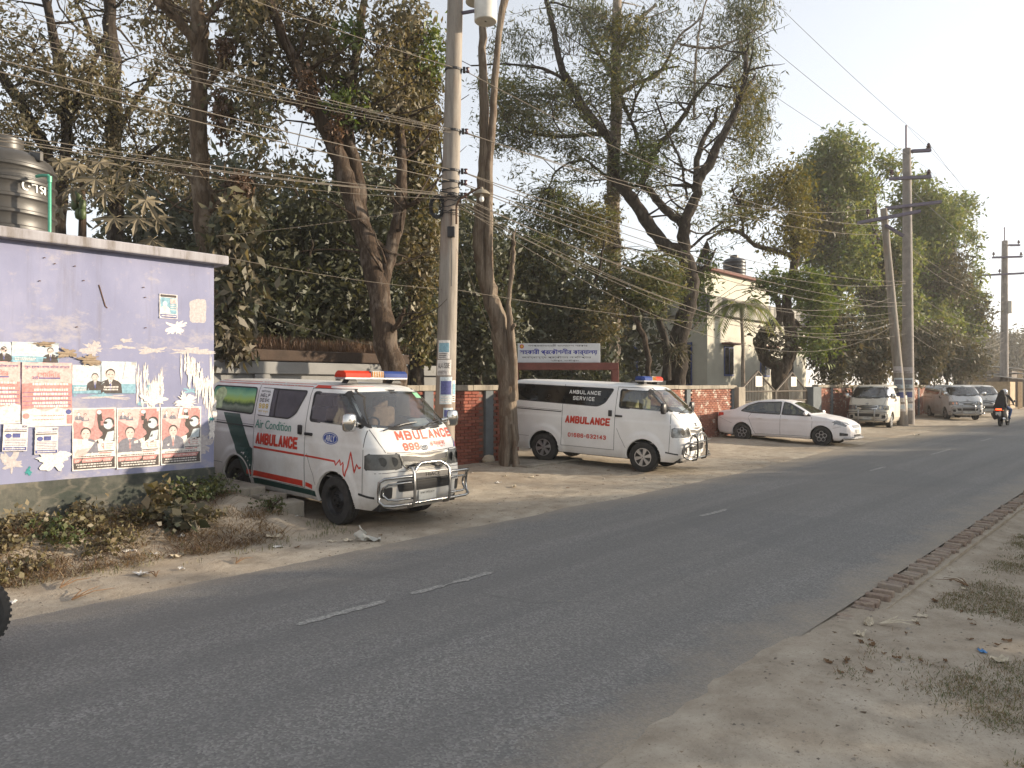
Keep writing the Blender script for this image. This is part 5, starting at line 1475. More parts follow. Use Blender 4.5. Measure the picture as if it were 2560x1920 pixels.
obj('bumper_guard', MB().tube([(2.02, -0.72, 0.285), (2.18, -0.62, 0.285), (2.29, -0.4, 0.285), (2.33, 0, 0.285), (2.29, 0.4, 0.285), (2.18, 0.62, 0.285), (2.02, 0.72, 0.285)], 0.028, 8).tube([(2.20, -0.45, 0.33), (2.30, -0.25, 0.32), (2.32, 0, 0.32), (2.30, 0.25, 0.32), (2.20, 0.45, 0.33)], 0.018, 8), M['steel'], sd_, smooth=50)
mb = MB()
for y in (-0.36, 0.36): mb.bbox((0.28, y, 0.55), (0.5, 0.48, 0.18), 0.05).bbox((-0.05, y, 0.88), (0.15, 0.46, 0.52), 0.05)
mb.bbox((-0.80, 0, 0.55), (0.5, 1.25, 0.18), 0.05).bbox((-1.12, 0, 0.85), (0.15, 1.25, 0.5), 0.05)
obj('seat', mb, M['seat_grey'], sd_)
mb = MB()
for y in (-0.36, 0.36): mb.bbox((-0.09, y, 1.20), (0.09, 0.24, 0.15), 0.04)
for y in (-0.4, 0.4): mb.bbox((-1.15, y, 1.12), (0.09, 0.22, 0.11), 0.03)
obj('headrest', mb, M['seat_pale'], sd_)
obj('dashboard', MB().bbox((0.86, 0, 0.86), (0.36, 1.35, 0.2), 0.05), M['dash'], sd_)
obj('floor_pan', MB().box((0, 0, 0.24), (4.0, 1.4, 0.06)).box((0, 0, 0.42), (3.0, 1.5, 0.02)), M['under'], sd_)

# ================================================================== poles
g = N('spun_concrete')
co = g.coord('World')
f = g.noise(g.coord('World', (6, 6, 0.7)), 1.2, 7, 0.7)
c = g.ramp(f, [(0.3, (0.15, 0.13, 0.11)), (0.55, (0.26, 0.235, 0.205)), (0.75, (0.34, 0.32, 0.285))])
c = g.mix(g.ramp(g.noise(g.coord('World', (2, 2, 0.5)), 1.0, 4), [(0.5, 0), (0.68, 0.5)]), c, (0.24, 0.14, 0.09))
g.set(Base_Color=c, Roughness=0.88); g.b.inputs['Specular IOR Level'].default_value = 0.2; g.bump(g.noise(co, 18, 5), 0.25, 0.01)
M['spun'] = g.m
M['pole_grey'] = plain('grey_pole_concrete', (0.20, 0.18, 0.165), 0.85, 0, 0.25, 3, 0.2)
M['xarm'] = plain('crossarm_steel', (0.10, 0.085, 0.12), 0.6, 0.3)
M['can'] = plain('transformer_paint', (0.55, 0.53, 0.48), 0.5, 0, 0.15, 4)
M['lamp_enamel'] = plain('lamp_enamel', (0.22, 0.19, 0.14), 0.6)
M['bulb'] = plain('bulb_glass', (0.75, 0.75, 0.72), 0.15)
RIGHT = Vector((_sa, -_ca, 0)); FWD = Vector((_ca, _sa, 0))

p1 = P(1108, 964, 14.5); p1.z = 0.0
LEAN = RIGHT * 0.0247                                   # sideways per metre of height
def on_pole(z): return p1 + LEAN * z + Vector((0, 0, z))
pole1 = thing('utility_pole', 'thick stained concrete utility pole with street lamp and pasted bills', 'pole', p1)
obj('shaft', MB().tube([LEAN * z + Vector((0, 0, z)) for z in (-0.3, 0.0, 3, 6, 9, 13)], [0.207, 0.205, 0.188, 0.171, 0.155, 0.133], 24), M['spun'], pole1, smooth=50)
for z in (8.15, 6.95, 6.17, 5.95, 5.70):
    q = LEAN * z + Vector((0, 0, z)); rr = 0.207 - 0.0057 * z
    obj('clamp', MB().lathe([(rr + 0.004, -0.025), (rr + 0.012, -0.02), (rr + 0.012, 0.02), (rr + 0.004, 0.025)], 20, 'Z', q), M['steel_dark'], pole1)
    b = obj('bracket', MB().box(q + RIGHT * (rr + 0.05) - FWD * 0.03, (0.10, 0.05, 0.09), VIEW), M['steel_dark'], pole1)
    obj('insulator', MB().lathe([(0.012, -0.05), (0.04, -0.045), (0.025, 0), (0.04, 0.045), (0.012, 0.05)], 12, 'Z', q + RIGHT * (rr + 0.12) - FWD * 0.03), M['porcelain'], b, smooth=40)
# street lamp on its bracket arm
def PL(u, v, d=14.3): return P(u, v, d) - p1
obj('lamp_arm', MB().tube([PL(1141, 560), PL(1141, 515), PL(1147, 500), PL(1168, 486), PL(1190, 474), PL(1203, 466)], 0.020, 8), M['rust'], pole1, smooth=50)
sh = obj('lamp_shade', MB().lathe([(0.025, 0.14), (0.04, 0.10), (0.055, 0.08), (0.10, 0.075), (0.15, 0.035), (0.172, -0.01), (0.165, -0.012), (0.14, 0.03), (0.05, 0.06)], 20, 'Z', PL(1204, 486)), M['lamp_enamel'], pole1, smooth=40)
obj('bulb', MB().lathe([(0.02, 0.05), (0.028, 0.02), (0.045, -0.03), (0.047, -0.06), (0.035, -0.09), (0.01, -0.10)], 14, 'Z', PL(1204, 492)), M['bulb'], sh, smooth=50)
mb = MB(); rng = random.Random(2)
for k in range(9):
    q = LEAN * 5.5 + Vector((0, 0, 5.35 + 0.06 * k)); rr = 0.19 + rng.uniform(0, 0.03)
    mb.tube([q + Vector((rr * math.cos(2 * math.pi * j / 20), rr * math.sin(2 * math.pi * j / 20), rng.uniform(-0.02, 0.02) + 0.05 * math.sin(2 * math.pi * j / 20 + k))) for j in range(21)], 0.009, 5, False)
cq = LEAN * 5.6 - RIGHT * 0.24 - FWD * 0.1 + Vector((0, 0, 5.45))
for k in range(7):
    mb.tube([cq + RIGHT * (0.10 + 0.01 * k) * math.cos(2 * math.pi * j / 18) + Vector((0, 0, (0.16 + 0.012 * k) * math.sin(2 * math.pi * j / 18))) - FWD * rng.uniform(0, 0.05) for j in range(19)], 0.007, 5, False)
obj('cable_coil', mb, M['steel_dark'], pole1)
obj('junction_box', MB().bbox(LEAN * 4.9 - FWD * 0.20 + RIGHT * 0.05 + Vector((0, 0, 4.95)), (0.10, 0.14, 0.20), 0.01, VIEW), M['steel_dark'], pole1)
obj('down_cable', MB().tube([LEAN * z - FWD * (0.207 - 0.0057 * z + 0.012) + RIGHT * (0.06 + 0.02 * math.sin(z * 2)) + Vector((0, 0, z)) for z in (5.4, 5.0, 4.6, 4.2, 3.9)], 0.010, 5), M['steel_dark'], pole1)
# transformers hung near the top
for u, dd in ((1214, 14.3), (1191, 14.95)):
    q = P(u, 55 if dd < 14.5 else 8, dd)
    lab = 'white transformer can hanging nearest the street side of the stained pole' if dd < 14.5 else 'second transformer can tucked behind the first on the stained pole'
    t = thing('transformer', lab, 'transformer', q)
    obj('tank', MB().lathe([(0.02, 0.012), (0.205, 0.0), (0.218, 0.012), (0.216, 0.75), (0.20, 0.78), (0.02, 0.80)], 26), M['can'], t, smooth=40)
    obj('bushing', MB().lathe([(0.03, 0.79), (0.05, 0.83), (0.03, 0.87), (0.05, 0.91), (0.02, 0.97)], 12), M['porcelain'], t, smooth=40)
    to = on_pole(q.z + 0.25) - q
    obj('hanger', MB().tube([to, Vector((0, 0, 0.25)) + (to - Vector((0, 0, 0.25))).normalized() * 0.2], 0.035, 6), M['xarm'], t)
# bills pasted round the shaft
def pole_bill(pl_root, base_fn, rad_fn, z0, z1, a0, a1, name, mats, root_loc):
    toC = math.atan2(-root_loc.y, -root_loc.x)
    def at(p, q, off):
        z = z0 + (z1 - z0) * q; a = toC + R(a0 + (a1 - a0) * p); r_ = rad_fn(z) + off
        return base_fn(z) - root_loc + Vector((r_ * math.cos(a), r_ * math.sin(a), 0))
    o = obj(name, MB().grid(lambda p, q: at(p, q, 0.004), 8, 2), M[mats[0]], pl_root)
    if len(mats) > 1: obj('print_block', MB().grid(lambda p, q: at(0.08 + p * 0.84, 0.35 + q * 0.5, 0.006), 8, 2), M[mats[1]], o)
    rng = random.Random(int(z0 * 100))
    for k in range(3):
        y_ = 0.06 + 0.09 * k
        obj('small_print', MB().grid(lambda p, q: at(0.1 + p * rng.uniform(0.5, 0.8), y_ + q * 0.045, 0.006), 6, 1), M[mats[-1] if len(mats) > 2 else 'p_black'], o)
    return at
r1 = lambda z: 0.205 - 0.0057 * z
for z0, z1, a0, a1, mm in ((2.50, 2.86, -55, 20, ('p_white', 'p_blue')), (2.18, 2.48, -62, 30, ('p_white',)), (1.62, 2.15, -35, 38, ('p_lblue', 'p_navy', 'p_white')), (1.66, 2.08, 40, 72, ('p_white', 'p_blue')), (1.28, 1.55, -10, 50, ('p_lblue', 'p_navy', 'p_white'))):
    at = pole_bill(pole1, on_pole, r1, z0, z1, a0, a1, 'pasted_bill', mm, p1)
    if z0 == 2.18:
        V, F, W = text2d('ALA ISSIE', 1)
        obj('lettering', MB().add([at(0.12 + 0.76 * p[0] / W, 0.45 + 0.35 * p[1], 0.008) for p in V], F), M['p_black'], pole1)

def far_pole(label, base, top, r0, r1_, mat, arms, bills=True):
    """arms: (height along the shaft, half-length toward +/-, mean offset, slope, pins)"""
    t = thing('utility_pole', label, 'pole', base)
    ax = Vector(top) - Vector(base)
    obj('shaft', MB().tube([Vector((0, 0, -0.3)), Vector(), ax * 0.5, ax], [r0, r0, (r0 + r1_) / 2, r1_], 14), M[mat], t, smooth=50)
    pins = []
    for f_, a, b, sl, dirv, pn in arms:
        c0 = ax * f_
        e0, e1 = c0 + dirv * a + Vector((0, 0, sl * a)), c0 + dirv * b + Vector((0, 0, sl * b))
        off = -FWD * (r1_ + 0.06)
        arm = obj('crossarm', MB().tube([e0 + off, e1 + off], 0.10, 4), M['xarm'], t)
        for s_ in pn:
            q = c0 + dirv * s_ + off + Vector((0, 0, 0.05))
            obj('insulator', MB().lathe([(0.03, 0.0), (0.03, 0.10), (0.13, 0.12), (0.06, 0.18), (0.12, 0.20), (0.06, 0.27), (0.09, 0.29), (0.04, 0.36), (0.0, 0.37)], 10, 'Z', q), M['porcelain'], arm, smooth=40)
            pins.append(Vector(base) + q + Vector((0, 0, 0.36)))
    if bills:
        for z0, z1, mm in ((1.2, 1.75, ('p_white', 'p_navy')), (1.85, 2.35, ('p_lblue', 'p_grey')), (0.75, 1.1, ('p_white', 'p_lblue')), (2.6, 2.9, ('p_plaster',))):
            pole_bill(t, lambda z: Vector(base) + ax * (z / ax.z), lambda z: r0, z0, z1, -48, 45, 'pasted_bill', mm, Vector(base))
    return t, pins
d2 = 37.0
b2 = P(2271, 964, d2); b2.z = 0
t2 = P(2267, 372, d2)
pole2, pin2 = far_pole('tall upright concrete utility pole with steel crossarms beside the leaning pole', b2, t2, 0.29, 0.19, 'pole_grey',
    [(0.985, 0.1, 1.05, 0.05, RIGHT, (0.95,)), (0.89, -1.0, 1.05, 0.05, RIGHT, (-0.9, 0.95)), (0.79, -1.2, 1.55, 0.12, RIGHT, ())])
obj('top_pin', MB().tube([t2 - b2 + Vector((-0.1, 0, -0.6)), t2 - b2 + Vector((-0.1, 0, 1.15))], 0.05, 6), M['xarm'], pole2)
pin2.append(t2 + Vector((0, 0, 1.15)))
dl = 35.6
bl_ = P(2257, 964, dl); bl_.z = 0
tl_ = P(2209, 522, dl)
polel, pinl = far_pole('leaning concrete utility pole with old wooden crossarm', bl_, tl_, 0.25, 0.15, 'spun', [(0.955, -1.4, 1.6, 0.19, RIGHT, (-0.9,)), (0.915, -0.1, 0.75, -0.6, RIGHT, ())])
for k in range(5):
    q = tl_ - bl_ + RIGHT * (-0.5 + 0.12 * (k % 3)) + Vector((0, 0, -1.0 - 0.22 * k))
    obj('fuse_holder', MB().lathe([(0.0, -0.08), (0.06, -0.06), (0.06, 0.06), (0.0, 0.08)], 8, 'X', q), M['porcelain'], polel)
d3 = 61.0
b3 = P(2510, 964, d3); b3.z = 0
t3 = P(2512, 602, d3)
pole3, pin3 = far_pole('distant concrete utility pole rising behind the motorcycle riders', b3, t3, 0.33, 0.22, 'pole_grey',
    [(0.97, 0.1, 1.05, 0.0, RIGHT, (0.95,)), (0.90, -1.2, 1.25, 0.03, RIGHT, (-1.1, 1.15)), (0.80, -2.3, 2.4, 0.05, RIGHT, (-2.1, -0.6))], False)
obj('top_pin', MB().tube([t3 - b3 + Vector((-0.1, 0, -0.6)), t3 - b3 + Vector((-0.1, 0, 1.1))], 0.05, 6), M['xarm'], pole3)
obj('switch_box', MB().bbox(P(2522, 768, d3) - b3, (0.5, 0.5, 1.0), 0.03), M['can'], pole3)

# ================================================================== overhead wires
def wire(a, b, sag, r_=0.008, label='overhead cable strung between the roadside poles', mat='wire', seg=26):
    a, b = Vector(a), Vector(b)
    pts = []
    for k in range(seg + 1):
        t = k / seg; p = a.lerp(b, t); p.z -= sag * 4 * t * (1 - t); pts.append(p - a)
    return tag(obj('overhead_wire', MB().tube(pts, r_ * 0.72, 5, False), M[mat], loc=a), label, 'wire', 'overhead wires along the road')
M['wire_dark'] = plain('bare_conductor', (0.13, 0.12, 0.12), 0.5, 0.4)
rng = random.Random(21)
HV = 'high bare conductor running over the tops of the concrete poles'
pt = on_pole(13.0)
hv0 = [pt + RIGHT * 0.9 + Vector((0, 0, 1.9)), pt + RIGHT * 0.9 + Vector((0, 0, 0.2)), pt - RIGHT * 0.8 + Vector((0, 0, -0.2))]
hv2 = [pin2[0], pin2[2], pin2[1]]
hv3 = [pin3[0], pin3[2], pin3[1]]
for a, b, c_ in zip(hv0, hv2, hv3):
    wire(a, b, 0.35, 0.011, HV, 'wire_dark'); wire(b, c_, 0.5, 0.014, HV, 'wire_dark'); wire(c_, c_ + (c_ - b), 0.6, 0.015, HV, 'wire_dark')
wire(pin2[3], pin3[0] + Vector((0, 0, 0.6)), 0.3, 0.010, HV, 'wire_dark')
LT = 'service cable of the bundle slung low between thick pole and leaning pole'
LB = 'service cable of the bundle passing over the lavender building to the thick pole'
def left_pt(u, v, Y=10.6): return onY(u, v, Y)
def ext(a, b, t): return a + (b - a) * t
# leftwards from the thick pole, over the lavender roof and out of the picture
for z, (u, v), sg_, r_, lab in ((8.15, (647, 0), 0.05, 0.011, LB), (6.95, (0, 6), 0.10, 0.007, LB), (6.95, (0, 26), 0.12, 0.007, LB), (6.93, (0, 50), 0.14, 0.006, LB), (6.90, (30, 0), 0.10, 0.006, LB), (6.88, (0, 68), 0.12, 0.008, LB),
                          (6.17, (0, 140), 0.06, 0.013, LB), (5.95, (0, 170), 0.06, 0.013, LB), (5.70, (0, 318), 0.10, 0.009, LB), (5.68, (0, 322), 0.14, 0.008, LB), (5.66, (0, 333), 0.12, 0.011, LB), (5.60, (0, 329), 0.22, 0.006, LB)):
    a = on_pole(z) - FWD * 0.16; b = left_pt(u, v, 10.45)
    wire(a, ext(a, b, 1.35), sg_, r_, lab)
wire(onY(575, 645, 10.3), on_pole(3.86), 0.06, 0.006, 'thin cord from the lavender roof corner to the thick pole')
wire(onY(540, 590, 12.0), on_pole(5.55), 0.05, 0.006, 'thin cord from the trees behind the roof to the lamp bracket')
# rightwards to the leaning pole and its neighbour
def onl(z): return bl_ + (tl_ - bl_) * (z / (tl_ - bl_).z)
def on2(z): return b2 + (t2 - b2) * (z / (t2 - b2).z)
ztop = (tl_ - bl_).z
for z, q, sg_, r_ in ((8.15, onl(ztop * 0.93), 0.9, 0.012), (6.95, onl(ztop * 0.88), 0.55, 0.013), (6.93, pinl[0], 0.7, 0.011), (6.17, on2(7.2), 0.6, 0.012), (6.17, on2(7.1), 0.9, 0.012), (5.95, on2(6.1), 0.55, 0.012), (5.93, on2(6.0), 0.8, 0.013),
                   (5.70, onl(6.2), 1.3, 0.012), (5.66, onl(5.5), 1.0, 0.010), (5.60, on2(5.4), 1.6, 0.010), (5.55, onl(5.0), 1.5, 0.010), (5.50, onl(4.9), 2.0, 0.009), (5.45, on2(4.6), 1.2, 0.009)):
    wire(on_pole(z) + RIGHT * 0.16 - FWD * 0.08, q, sg_, r_, LT)
wire(on_pole(3.86) + RIGHT * 0.15, onl(5.2), 0.55, 0.008, 'slack thin line sagging past the dead trunk towards the leaning pole')
wire(P(1150, 620, 14.4), P(1268, 912, 17.2), 0.15, 0.006, 'stay wire slanting from the thick pole down to the dead trunk')
for z, zz, sg_ in ((6.9, 7.0, 0.8), (6.1, 6.4, 1.0), (5.6, 6.0, 1.3), (5.2, 5.6, 0.9), (4.7, 5.0, 1.2), (9.0, 9.3, 0.5), (8.6, 8.8, 0.6)):
    wire(on2(z), b3 + (t3 - b3) * (zz / (t3 - b3).z), sg_, 0.014, 'service cable running on from the upright pole to the distant pole')
wire(P(545, 740, 14.2), P(965, 870, 14.9), 0.10, 0.010, 'slack line tied from the bushes to the leaning tree trunk')

# ================================================================== office gate and signboard
M['gate_red'] = plain('brick_red_paint', (0.13, 0.04, 0.032), 0.8, 0, 0.25, 4)
M['sign_white'] = plain('signboard_white', (0.56, 0.58, 0.60), 0.5, 0, 0.08, 3)
M['sign_blue'] = plain('signboard_blue', (0.025, 0.03, 0.26), 0.5)
ds = 21.3
go = P(1418, 964, ds); go.z = 0
gt = thing('office_gate', 'brick red painted gate frame with lintel under the office signboard', 'gate', go, VIEW - R(90))
def gl(u): return (u - 1418) / FPX * ds
zl0, zl1 = CAM_H + (964 - 925) / FPX * ds, CAM_H + (964 - 907) / FPX * ds
obj('lintel', MB().bbox(((gl(1282) + gl(1545)) / 2, 0, (zl0 + zl1) / 2), (gl(1545) - gl(1282), 0.30, zl1 - zl0), 0.015), M['gate_red'], gt)
for u in (1288, 1537): obj('post', MB().bbox((gl(u), 0, zl0 / 2), (0.2, 0.27, zl0 - 0.004), 0.015), M['gate_red'], gt)
sg_ = thing('office_signboard', 'white office signboard with blue lettering above the red gate lintel', 'signboard', go + Vector((0, 0, zl1 + 0.004)), VIEW - R(90))
sw0, sw1, sh_ = gl(1294), gl(1500), 48 / FPX * ds
obj('board', MB().bbox(((sw0 + sw1) / 2, -0.02, sh_ / 2), (sw1 - sw0, 0.05, sh_), 0.006), M['sign_white'], sg_)
mb = MB(); W_ = sw1 - sw0
put_text(mb, 'সহকারী প্রেকৗশলীর কার্যালয়', (sw0 + 0.06, -0.046, sh_ * 0.36), (1, 0, 0), (0, 0, 1), w=W_ * 0.94, h=sh_ * 0.36, bold=2)
obj('lettering', mb, M['sign_blue'], sg_)
mb = MB()
put_text(mb, 'গণপ্রজাতন্ত্রী বাংলােদশ সরকার', (sw0 + 0.30, -0.046, sh_ * 0.80), (1, 0, 0), (0, 0, 1), w=W_ * 0.72, h=sh_ * 0.15)
put_text(mb, 'জনস্বাস্থ্য প্রেকৗশল অধিদপ্তর', (sw0 + 0.12, -0.046, sh_ * 0.19), (1, 0, 0), (0, 0, 1), w=W_ * 0.84, h=sh_ * 0.16)
put_text(mb, 'শ্রীপুর, গাজীপুর।', (sw0 + W_ * 0.40, -0.046, sh_ * 0.05), (1, 0, 0), (0, 0, 1), w=W_ * 0.34, h=sh_ * 0.10)
obj('lettering', mb, M['black_ink'], sg_)
ec = Vector((sw0 + 0.12, -0.047, sh_ * 0.84))
em = obj('emblem', MB().poly([ec + Vector((0.06 * math.cos(2 * math.pi * k / 20), -0.001, 0.06 * math.sin(2 * math.pi * k / 20))) for k in range(20)]), M['red_decal'], sg_)
obj('emblem_centre', MB().poly([ec + Vector((0.035 * math.cos(2 * math.pi * k / 16), -0.003, 0.035 * math.sin(2 * math.pi * k / 16))) for k in range(16)]), M['yellow_ink'], em)

# ---------------------------------------------------------------- metal gate with two gables beyond the saloon
gp = [onY(1846, 964, WY), onY(2017, 964, WY)]
x0, x1 = gp[0].x, gp[1].x
mg = thing('iron_gate', 'rusty iron double gate with gabled leaves behind the white saloon', 'gate', (x0, WY, 0))
M['gate_iron'] = plain('gate_iron', (0.09, 0.075, 0.06), 0.7, 0.3, 0.3)
M['notice'] = paper('gate_notice', (0.62, 0.60, 0.55))
Wd = x1 - x0
for k in range(2):
    a, b = Wd * k / 2 + 0.04, Wd * (k + 1) / 2 - 0.04
    m_ = (a + b) / 2
    ap, sh0 = 2.55, 1.75
    obj('leaf_frame', MB().tube([(a, 0, 0.1), (a, 0, sh0), (m_, 0, ap), (b, 0, sh0), (b, 0, 0.1), (a, 0, 0.1)], 0.045, 6).tube([(a, 0, 1.35), (b, 0, 1.35)], 0.03, 6).tube([(a, 0, sh0), (b, 0, sh0)], 0.03, 6), M['gate_iron'], mg)
    n = 24
    for i in range(1, n):
        x = a + (b - a) * i / n; top = sh0 + (ap - sh0) * (1 - abs(x - m_) / (m_ - a))
        obj('bar', MB().tube([(x, 0, 1.35), (x, 0, top)], 0.014, 4), M['gate_iron'], mg)
    obj('sheet', MB().box((m_, 0.02, 0.72), (b - a, 0.01, 1.25)), M['gate_iron'], mg)
    obj('notice', MB().box((m_ + (0.0 if k == 0 else 0.1), -0.05, 2.15), (0.62, 0.01, 0.42)), M['notice'], mg)
for u, mt in ((1840, 'concrete'), (2030, 'post_grey')):
    q = onY(u, 964, WY)
    tag(obj('gate_pillar', MB().bbox((0, 0, 0.95), (0.55 if u < 1900 else 1.0, 0.5, 1.95), 0.02), M[mt], loc=(q.x, WY, 0)), 'pale concrete gate pillar at the end of the peeling brick wall' if u < 1900 else 'broad dark gate pillar between iron gate and far brick wall', 'pillar')

# ================================================================== cream house among the trees
M['cream_wall'] = plain('cream_wall', (0.47, 0.455, 0.385), 0.85, 0, 0.10, 1.2, 0.05)
g = N('stained_parapet'); f = g.noise(g.coord('World', (2, 2, 0.35)), 1.5, 7, 0.7)
g.set(Base_Color=g.ramp(f, [(0.38, (0.05, 0.048, 0.045)), (0.55, (0.30, 0.29, 0.26)), (0.75, (0.45, 0.43, 0.37))]), Roughness=0.9); M['parapet'] = g.m
M['blue_frame'] = plain('blue_window_frame', (0.02, 0.05, 0.20), 0.5)
M['dark_pane'] = plain('dark_pane', (0.02, 0.022, 0.025), 0.1, 0, 0.3, 3, 0, 0.5, 0.6)
hx, hy = 32.5, 17.0
hs = thing('cream_house', 'cream painted house with stained parapet and roof block behind the gate trees', 'house', (hx, hy, 0))
obj('wall', MB().box((6.2, 3.5, 2.70), (12.4, 7.0, 5.4)), M['cream_wall'], hs)
obj('parapet', MB().bbox((6.2, 3.5, 5.86), (12.9, 7.5, 0.90), 0.03), M['parapet'], hs)
obj('roof_room', MB().box((4.7, 2.2, 7.00), (7.6, 3.2, 1.40)), M['cream_wall'], hs)
obj('roof_slab', MB().bbox((4.7, 2.2, 7.78), (8.1, 3.7, 0.16), 0.02), M['gate_red'], hs)
for (x, y, z, w_, h_, face) in ((2.2, 0, 3.2, 1.0, 1.5, 'Y'), (6.5, 0, 3.2, 1.2, 1.5, 'Y'), (9.8, 0, 3.2, 1.2, 1.5, 'Y'), (0, 1.4, 3.0, 1.2, 2.2, 'X'), (0, 4.6, 3.0, 1.4, 2.0, 'X'), (0.9, 2.2, 7.0, 0.9, 0.9, 'X')):
    sz = (w_, 0.08, h_) if face == 'Y' else (0.08, w_, h_)
    c0 = Vector((x, y, z)) + (Vector((0, -0.01, 0)) if face == 'Y' else Vector((-0.01, 0, 0)))
    wd = obj('window', MB().bbox(c0, sz, 0.01), M['blue_frame'], hs)
    for i in (-1, 1):
        o2 = Vector((i * w_ * 0.24, -0.045, 0)) if face == 'Y' else Vector((-0.045, i * w_ * 0.24, 0))
        s2 = (w_ * 0.42, 0.01, h_ * 0.88) if face == 'Y' else (0.01, w_ * 0.42, h_ * 0.88)
        obj('pane', MB().box(c0 + o2, s2), M['dark_pane'], wd)
    if face == 'Y': obj('sunshade', MB().bbox(c0 + Vector((0, -0.22, h_ / 2 + 0.12)), (w_ + 0.5, 0.45, 0.09), 0.01), M['gate_red'], hs)
tk2 = thing('water_tank', 'dark plastic water tank on top of the cream house', 'water tank', P(1850, 690, 40.5))
tk2.location += RIGHT * 0.85; tk2.location.y = 18.7; tk2.location.z = hs.location.z + 7.862
obj('shell', MB().lathe(tank_profile(0.62, 1.3), 28), plain('blue_black_plastic', (0.03, 0.035, 0.045), 0.4), tk2, smooth=40)

# ================================================================== sheds at the far end of the road
M['tin'] = plain('tin_sheet', (0.34, 0.33, 0.31), 0.5, 0.3, 0.2, 2)
M['bamboo'] = plain('bamboo_panel', (0.36, 0.27, 0.17), 0.85, 0, 0.2, 5)
M['mud'] = plain('dark_stall_wall', (0.10, 0.08, 0.065), 0.9)
for lab, u, v0, d, wd_, dp, hh, wm in (('low tin roofed stall with bamboo wall beside the distant pole', 2478, 0, 62, 4.5, 3, 2.3, 'bamboo'), ('dark roadside stall with rusty tin roof beyond the distant pole', 2545, 0, 68, 5.0, 3.5, 2.6, 'mud'), ('grey tin roofed shed under the far trees', 2470, 0, 84, 7.0, 5, 3.6, 'mud')):
    q = P(u, 964, d); q.z = 0
    s_ = thing('roadside_stall', lab, 'stall', q, R(4))
    obj('wall', MB().box((0, 0, hh / 2), (wd_, dp, hh)), M[wm], s_)
    n = 16
    obj('roof', MB().grid(lambda a, b: ((a - 0.5) * (wd_ + 1), (b - 0.5) * (dp + 1.4), hh + 0.55 - 0.6 * abs(b - 0.55) + 0.03 * math.sin(a * n * 6.283)), n * 4, 4), M['tin'], s_)
    for i in range(4):
        x = (i - 1.5) * wd_ / 4
        obj('post', MB().tube([(x, -dp / 2 - 0.5, 0), (x, -dp / 2 - 0.5, hh)], 0.05, 6), M['bamboo'], s_)

# ================================================================== motorcycle and its two riders
M['bike_red'] = plain('maroon_bike_paint', (0.16, 0.012, 0.015), 0.25, 0, 0.1, 4, 0, 0.5, 0.8)
g = N('lit_tail_lamp'); g.set(Base_Color=(0.6, 0.03, 0.01), Roughness=0.3); g.b.inputs['Emission Color'].default_value = (1.0, 0.07, 0.015, 1); g.b.inputs['Emission Strength'].default_value = 1.6
M['tail_lit'] = g.m
M['burqa'] = plain('black_cloth', (0.010, 0.009, 0.010), 0.8, 0, 0.3, 6, 0.1)
M['jacket'] = plain('dark_jacket', (0.014, 0.012, 0.013), 0.75)
M['jeans'] = plain('blue_jeans', (0.03, 0.07, 0.17), 0.85)
M['skin'] = plain('skin', (0.25, 0.13, 0.08), 0.6)
M['helmet'] = plain('white_helmet', (0.60, 0.60, 0.62), 0.2, 0, 0.05, 3, 0, 0.5, 0.8)
